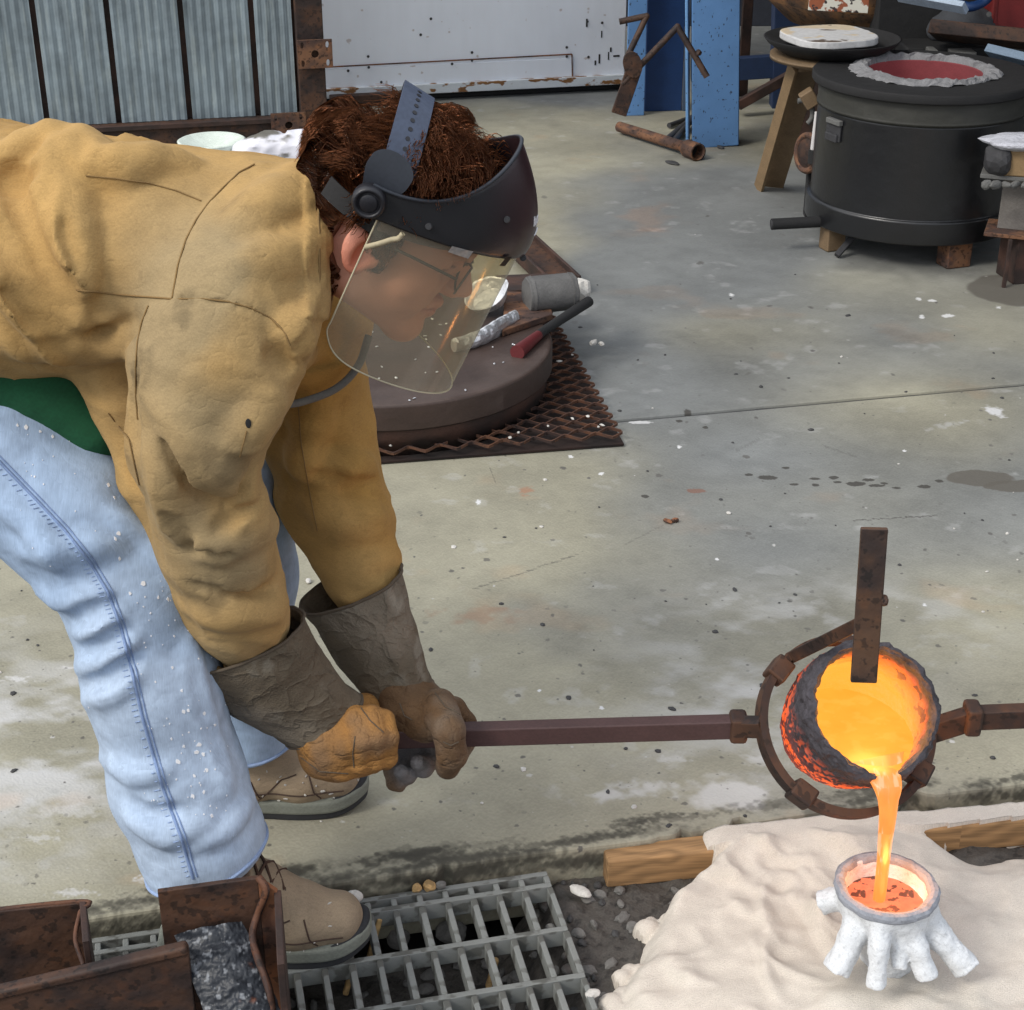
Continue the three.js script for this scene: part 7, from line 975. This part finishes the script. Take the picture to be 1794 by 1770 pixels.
{
  // melting furnace
  const base = G(1600, 462, 0), R = 0.338, c = V(0, 0, 0); const front = G(1612, 470, 0); c.set(front.x + 0.02, 0, front.z - R + 0.03);
  const t = thing('melting_furnace', 'black steel drum furnace with a dull red lining standing on stub legs', 'furnace', c); const y0 = 0.088, y1 = 0.545;
  part('drum', lathe([[0.05, y0], [R + 0.012, y0], [R + 0.014, y0 + 0.004], [R + 0.014, y0 + 0.070], [R + 0.010, y0 + 0.078], [R, y0 + 0.080], [R, y1 - 0.085], [R, y1 - 0.066], [0.24, y1 - 0.066]], c, 96), M.blackSteel, t, 'sooty black drum');
  part('top_band', lathe([[0.30, y1 - 0.078], [R + 0.004, y1 - 0.078], [R + 0.004, y1 - 0.068], [R + 0.001, y1 - 0.064], [R + 0.003, y1 - 0.006], [R, y1 - 0.003], [0.24, y1 - 0.003]], c, 96), mat('greyBand', { map: tex(512, 0.5, (u, v) => { const a = fbm2(u * 9, v * 20, 5, 20); const k = 0.75 + 0.6 * a; return [0.034 * k, 0.034 * k, 0.029 * k]; }), roughness: 0.6, bumpMap: T.lump, bumpScale: 0.002 }), t, 'dark olive grey band under the top ring');  // band coloured olive grey, a little lighter than the drum
  part('lid_ring', lathe([[0.235, y1 - 0.002], [R + 0.022, y1 - 0.004], [R + 0.026, y1 + 0.002], [R + 0.026, y1 + 0.022], [R + 0.020, y1 + 0.028], [0.225, y1 + 0.030], [0.225, y1 - 0.002]], c, 96), M.blackMatte, t, 'flat black top ring');
  const rf = lathe([[0.183, y1 - 0.16], [0.185, y1 + 0.020], [0.192, y1 + 0.040], [0.205, y1 + 0.047], [0.226, y1 + 0.043], [0.240, y1 + 0.034], [0.244, y1 + 0.029], [0.2, y1 + 0.027]], c, 120), p = rf.attributes.position; for (let i = 0; i < p.count; i++) { const x = p.getX(i), y = p.getY(i), z = p.getZ(i), k = y > y1 + 0.022 ? 1 : 0, dx = x - c.x, dz = z - c.z, r = Math.hypot(dx, dz), o = 0.034 * (fbm3(x * 30, 3, z * 30, 4) - 0.5) * k; p.setXYZ(i, x + dx / r * o * 1.6, y + 0.026 * (fbm3(x * 40, 9, z * 40, 4) - 0.5) * k, z + dz / r * o * 1.6); } rf.computeVertexNormals(); part('lining_rim', rf, M.refractory, t, 'crumbly grey refractory rim');
  part('lining', lathe([[0.0, y1 - 0.26], [0.17, y1 - 0.26], [0.182, y1 - 0.2], [0.182, y1 + 0.024], [0.186, y1 + 0.028]], c, 64), mat('lining', { map: T.grain, rgb: [0.20, 0.040, 0.046], roughness: 0.9, emissive: new THREE.Color().setRGB(0.03, 0.005, 0.006), emissiveIntensity: 1 }), t, 'dull red inner lining');
  for (const [a, w] of [[-2.78, 0.06], [-1.24, 0.09], [1.57, 0.08]]) { const q = c.clone().add(V(Math.cos(a) * (R - 0.045), y0 / 2, -Math.sin(a) * (R - 0.045))); const g = faceBox(q, w, y0, 0.07, a + 1.57, 0.006); const l = part('leg', g, a > -2 && a < 0 ? M.tanRust : M.tanSteel, t); }
  const wp = (x, y, off = 0) => { const r = ray(x, y), o = V(0, EYE, 0); const a = r.x * r.x + r.z * r.z, b = 2 * (r.x * (o.x - c.x) + r.z * (o.z - c.z)), k = (o.x - c.x) ** 2 + (o.z - c.z) ** 2 - (R + off) ** 2, d = b * b - 4 * a * k; const tt = d > 0 ? (-b - Math.sqrt(d)) / (2 * a) : -b / (2 * a); const pt = o.addScaledVector(r, tt); return { pt, a: Math.atan2(pt.x - c.x, pt.z - c.z) }; };
  for (const [x, y, h, w] of [[1462, 213, 0.018, 0.075], [1458, 240, 0.026, 0.065]]) { const q = wp(x, y, 0.006); part('latch', [faceBox(q.pt, w, h, 0.018, q.a, 0.004)], y < 230 ? M.midGrey : M.darkGrey, t); } { const q = wp(1461, 227, 0.002); part('latch_plate', faceBox(q.pt, 0.078, 0.07, 0.008, q.a, 0.003), M.darkGrey, t); }
  part('burner_pipe', rod(G(1352, 393, 0.10).add(V(0, 0, 0)), G(1352, 393, 0.10).add(V(0.28, 0, -0.05)), 0.019, 0.019, 16), M.blackMatte, t, 'short black pipe near the floor'); { const a = G(1352, 393, 0.10); part('pipe_bore', rod(a.clone().add(V(-0.002, 0, 0)), a.clone().add(V(0.004, 0, 0)), 0.014, 0.014, 14), M.darkGrey, t); } part('brace', bar(G(1466, 448, 0.01), G(1466, 448, 0.01).add(V(0.12, 0.10, -0.1)), 0.02, 0.02, V(1, 0, 0), 0.003), M.darkGrey, t);
  // things hanging and standing beside it
  { const a = W(1432, 196, 5.45), b = W(1424, 262, 5.45), t2 = thing('white_rod', 'thin white rod upright beside the furnace', 'rod', b); part('rod', rod(b, a, 0.0085, 0.0085, 10), mat('whiteRod', { rgb: [0.62, 0.60, 0.60], roughness: 0.6 }), t2); part('socket', rod(W(1427, 262, 5.45), W(1427, 285, 5.45), 0.02, 0.024, 12), M.blackMatte, t2); }
  { const h = W(1415, 268, 5.5), t2 = thing('pulley_wheel', 'dusty brown blower wheel on the floor between stool leg and furnace', 'wheel', h); const q = new THREE.Quaternion().setFromUnitVectors(UP, V(-0.9, 0.1, 0.45).normalize()); const ring = new THREE.TorusGeometry(0.060, 0.012, 10, 40); ring.rotateX(Math.PI / 2); ring.applyQuaternion(q); ring.translate(h.x, h.y, h.z); part('rim', plain(ring), M.tanRust, t2); part('disc', lathe([[0, -0.008], [0.055, -0.008], [0.055, 0.006], [0.02, 0.010], [0, 0.010]], V(0, 0, 0), 32, V(-0.9, 0.1, 0.45).normalize()).translate(h.x, h.y, h.z), M.brownSteel, t2); const hb = G(1415, 300, 0); part('stand', bar(V(h.x + 0.03, 0.03, h.z - 0.03), h.clone().add(V(0.03, 0, -0.03)), 0.04, 0.04, V(1, 0, 0), 0.004), M.blackMatte, t2); part('foot', faceBox(hb.clone().add(V(0.09, 0.02, -0.02)), 0.16, 0.04, 0.1, 0, 0.006), M.blackMatte, t2); }
  { const l = []; for (let i = 0; i <= 10; i++) { const a = mix(-1.9, 1.0, i / 10); l.push(W(1404 + 20 * Math.cos(a), 198 - 22 * Math.sin(-a) , 5.5)); } const t2 = thing('bent_hook', 'light grey curved hook hanging below the stool', 'hook', l[5]); part('hook', tube(l, 0.009, 40, 8), M.midGrey, t2); part('shank', bar(W(1410, 160, 5.5), W(1425, 185, 5.5), 0.05, 0.05, V(0, 0, 1), 0.006), M.tanSteel, t2); }
}
{
  // clutter behind the furnace
  const D = 6.3; { const c = W(1520, 20, D + 0.35), t = thing('rusty_hopper', 'large rusty brown hopper behind the tray', 'hopper', V(c.x, 0.5, c.z)); const m = mpp(20, D + 0.3); part('bowl', lathe([[0.0, W(1520, 66, D).y], [0.32, W(1520, 62, D).y], [0.42, W(1520, 20, D).y], [0.46, W(1520, -60, D).y], [0.44, W(1520, -60, D).y], [0, W(1520, -20, D).y]], V(c.x, 0, c.z), 64), mat('hopper', { map: T.rust, rgb: [0.95, 1.15, 1.0], roughness: 0.8 }), t); for (const dx of [-0.2, 0.25]) part('leg', bar(V(c.x + dx, 0, c.z), V(c.x + dx, 0.75, c.z), 0.08, 0.08, V(1, 0, 0)), M.rustDark, t); }
  { const p = W(1470, 4, 5.95), t = thing('enamel_plate', 'white plate with rust patches hanging before the hopper', 'plate', p); part('plate', place(box(105 * mpp(4, 5.95), 0.115, 0.008, 0.002), p.clone().add(V(0, 0.025, 0)), 0, -0.15, -0.05), mat('enamel', { map: tex(512, 0.3, (u, v) => { const s = sst(0.50, 0.56, fbm2(u * 9, v * 9, 4, 9)), d = sst(0.60, 0.66, fbm2(u * 16 + 4, v * 16, 3, 16)); return [mix(mix(0.62, 0.28, s), 0.03, d), mix(mix(0.60, 0.08, s), 0.02, d), mix(mix(0.52, 0.03, s), 0.02, d)]; }), roughness: 0.6 }), t); }
  { const a = W(1572, -8, 5.9), b = W(1692, 14, 5.7), t = thing('pale_bar', 'pale blue white flat bar slanting in at the top edge', 'steel bar', a); part('bar', bar(a, b, 0.05, 0.022, V(0, 0.6, 1).normalize(), 0.003), M.palePaint, t); }
  { const a = W(1690, -4, 5.95), t = thing('blue_hose', 'short loop of blue hose at the top edge', 'hose', a); part('hose', tube([W(1680, 8, 5.95), W(1700, 12, 5.93), W(1722, 4, 5.95), W(1740, -14, 5.95)], 0.018, 24, 8), M.blueDeep, t); }
  { const c = W(1775, 10, 6.2), t = thing('red_machine', 'dull red machine housing in the upper right corner', 'machine', V(c.x, 0, c.z)); part('housing', faceBox(V(c.x + 0.05, c.y + 0.03, c.z), 0.34, 0.34, 0.3, 0, 0.02), M.redPaint, t); part('pedestal', faceBox(V(c.x + 0.1, (c.y - 0.14) / 2, c.z - 0.05), 0.25, c.y - 0.14, 0.25, 0, 0.01), M.blackMatte, t); part('pipe', rod(W(1748, -20, 6.0), W(1744, 40, 6.0), 0.008), M.redPaint, t); part('bolt', rod(W(1733, 25, 6.03), W(1733, 25, 6.0), 0.010, 0.010, 8), M.midGrey, t); }
  { const a = W(1636, 52, 6.0), b = W(1810, 70, 5.8), t = thing('brown_bar', 'long brown flat steel lying over the dark clutter right of the hopper', 'steel bar', a); part('bar', bar(a, b, 0.12, 0.05, V(0, 0.35, 1).normalize(), 0.004), M.brownSteel, t); }
  { const a = W(1732, 88, 5.75), b = W(1815, 108, 5.6), t = thing('pale_bar', 'pale blue bar just above the furnace ring at the right edge', 'steel bar', a); part('bar', bar(a, b, 0.05, 0.03, V(0, 0.4, 1).normalize(), 0.003), mat('paleBlue2', { map: T.grain, rgb: [0.20, 0.28, 0.38], roughness: 0.6 }), t); }
  { const c = W(1690, 45, 6.1), t = thing('dark_sack', 'dark grey crumpled sack in the shade behind the furnace', 'sack', V(c.x, 0, c.z)); const it = segs([[1650, 50, 6.15, 26], [1690, 42, 6.1, 34], [1730, 50, 6.1, 26]].map((q) => C4(...q)), 0.05); const f0 = field(it); const [lo, hi] = bounds(it, 0.04); part('cloth', net((x, y, z) => f0(x, y, z) + 0.03 * (fbm3(x * 10, y * 10, z * 10, 3) - 0.5), lo, hi, 0.012), mat('sack', { map: T.grain, rgb: [0.06, 0.065, 0.075], roughness: 0.9 }), t); part('crate', faceBox(V(c.x + 0.02, (c.y - 0.06) / 2, c.z - 0.1), 0.5, c.y - 0.06, 0.4, 0, 0.01), M.blackMatte, t); }
  for (const [x, y, w, h, label] of [[1632, 96, 14, 20, 'small grey block, left of the pair behind the furnace'], [1685, 98, 42, 18, 'wider grey block, right of the pair behind the furnace']]) { const p = W(x, y, 5.95), m = mpp(y, 5.95); single('grey_block', place(box(w * m, h * m * 1.1, 0.08, 0.004), p), M.midGrey, p, { label, category: 'block' }); }
  { const p = W(1660, 100, 6.1), m = mpp(100, 6.1); single('dark_crate', place(box(0.62, 2 * p.y - 0.12, 0.35, 0.01), V(p.x + 0.05, p.y - 0.06, p.z - 0.25)), M.blackMatte, V(p.x, 0, p.z - 0.25), { label: 'black crate in the shade carrying two grey blocks', category: 'crate' }); }
}
{
  // I-beam offcut at the right edge with a crusted brick on it
  const g0 = G(1790, 500, 0), D = -g0.z - 0.02, t = thing('beam_offcut', 'grey brown offcut of steel I-beam standing at the right edge', 'steel beam', V(g0.x + 0.03, 0, -D)); const at = (x, y, d = D) => W(x, y, d);
  const topY = at(1790, 315).y, fl = (y, x0, m, l, th = 0.014, dz = 0.16) => part('flange', faceBox(V(at(x0, 400).x + 0.17, y, -D - dz / 2 + 0.02), 0.34, th, dz, -0.35, 0.003), m, t, l); fl(topY, 1722, M.midGrey, 'dusty upper flange'); fl(topY - 0.30 * 0.62, 1742, M.tanRust, 'rusty lower flange'); part('web', faceBox(V(at(1776, 400).x + 0.10, topY - 0.09, -D - 0.05), 0.26, 0.18, 0.014, -0.35, 0.002), mat('webGrey', { map: T.grain, rgb: [0.17, 0.155, 0.14], roughness: 0.85, bumpMap: T.lump, bumpScale: 0.004 }), t); part('post', [bar(V(at(1762, 480).x, 0, -D + 0.0), V(at(1762, 480).x, topY - 0.19, -D), 0.012, 0.012, V(1, 0, 0), 0.002), faceBox(V(at(1790, 450).x + 0.06, (topY - 0.19) / 2, -D - 0.10), 0.16, topY - 0.19, 0.12, 0.2, 0.004)], M.rustDark, t);
  for (let i = 0; i < 5; i++) { const p = V(at(1724 + i * 17, 330).x, topY - 0.010, -D + 0.02); part('drip', rock(p, rr(0.014, 0.03), rr(0.008, 0.016), 0.010, 0.25, 2), M.midGrey, t); }
  const bp = V(at(1778, 300).x + 0.02, topY + 0.007, -D - 0.05), t2 = thing('fire_brick', 'tan fire brick with a white crust lying on the beam offcut', 'brick', bp); part('brick', faceBox(bp.clone().add(V(0.01, 0.042, 0)), 0.13, 0.085, 0.10, -0.3, 0.008), mat('fireBrick', { map: T.grain, rgb: [0.30, 0.20, 0.10], roughness: 0.9 }), t2); part('slag_side', rock(bp.clone().add(V(-0.065, 0.045, 0.01)), 0.035, 0.05, 0.05, 0.2, 2), M.darkGrey, t2); const cr = rock(bp.clone().add(V(0.0, 0.098, 0)), 0.105, 0.024, 0.085, 0.22, 3); part('crust', cr, mat('crust', { map: T.grain, rgb: [0.55, 0.56, 0.62], roughness: 0.85, bumpMap: T.lump, bumpScale: 0.01 }), t2, 'white blue crust');
}

scene.updateMatrixWorld(true);
renderer.render(scene, camera);
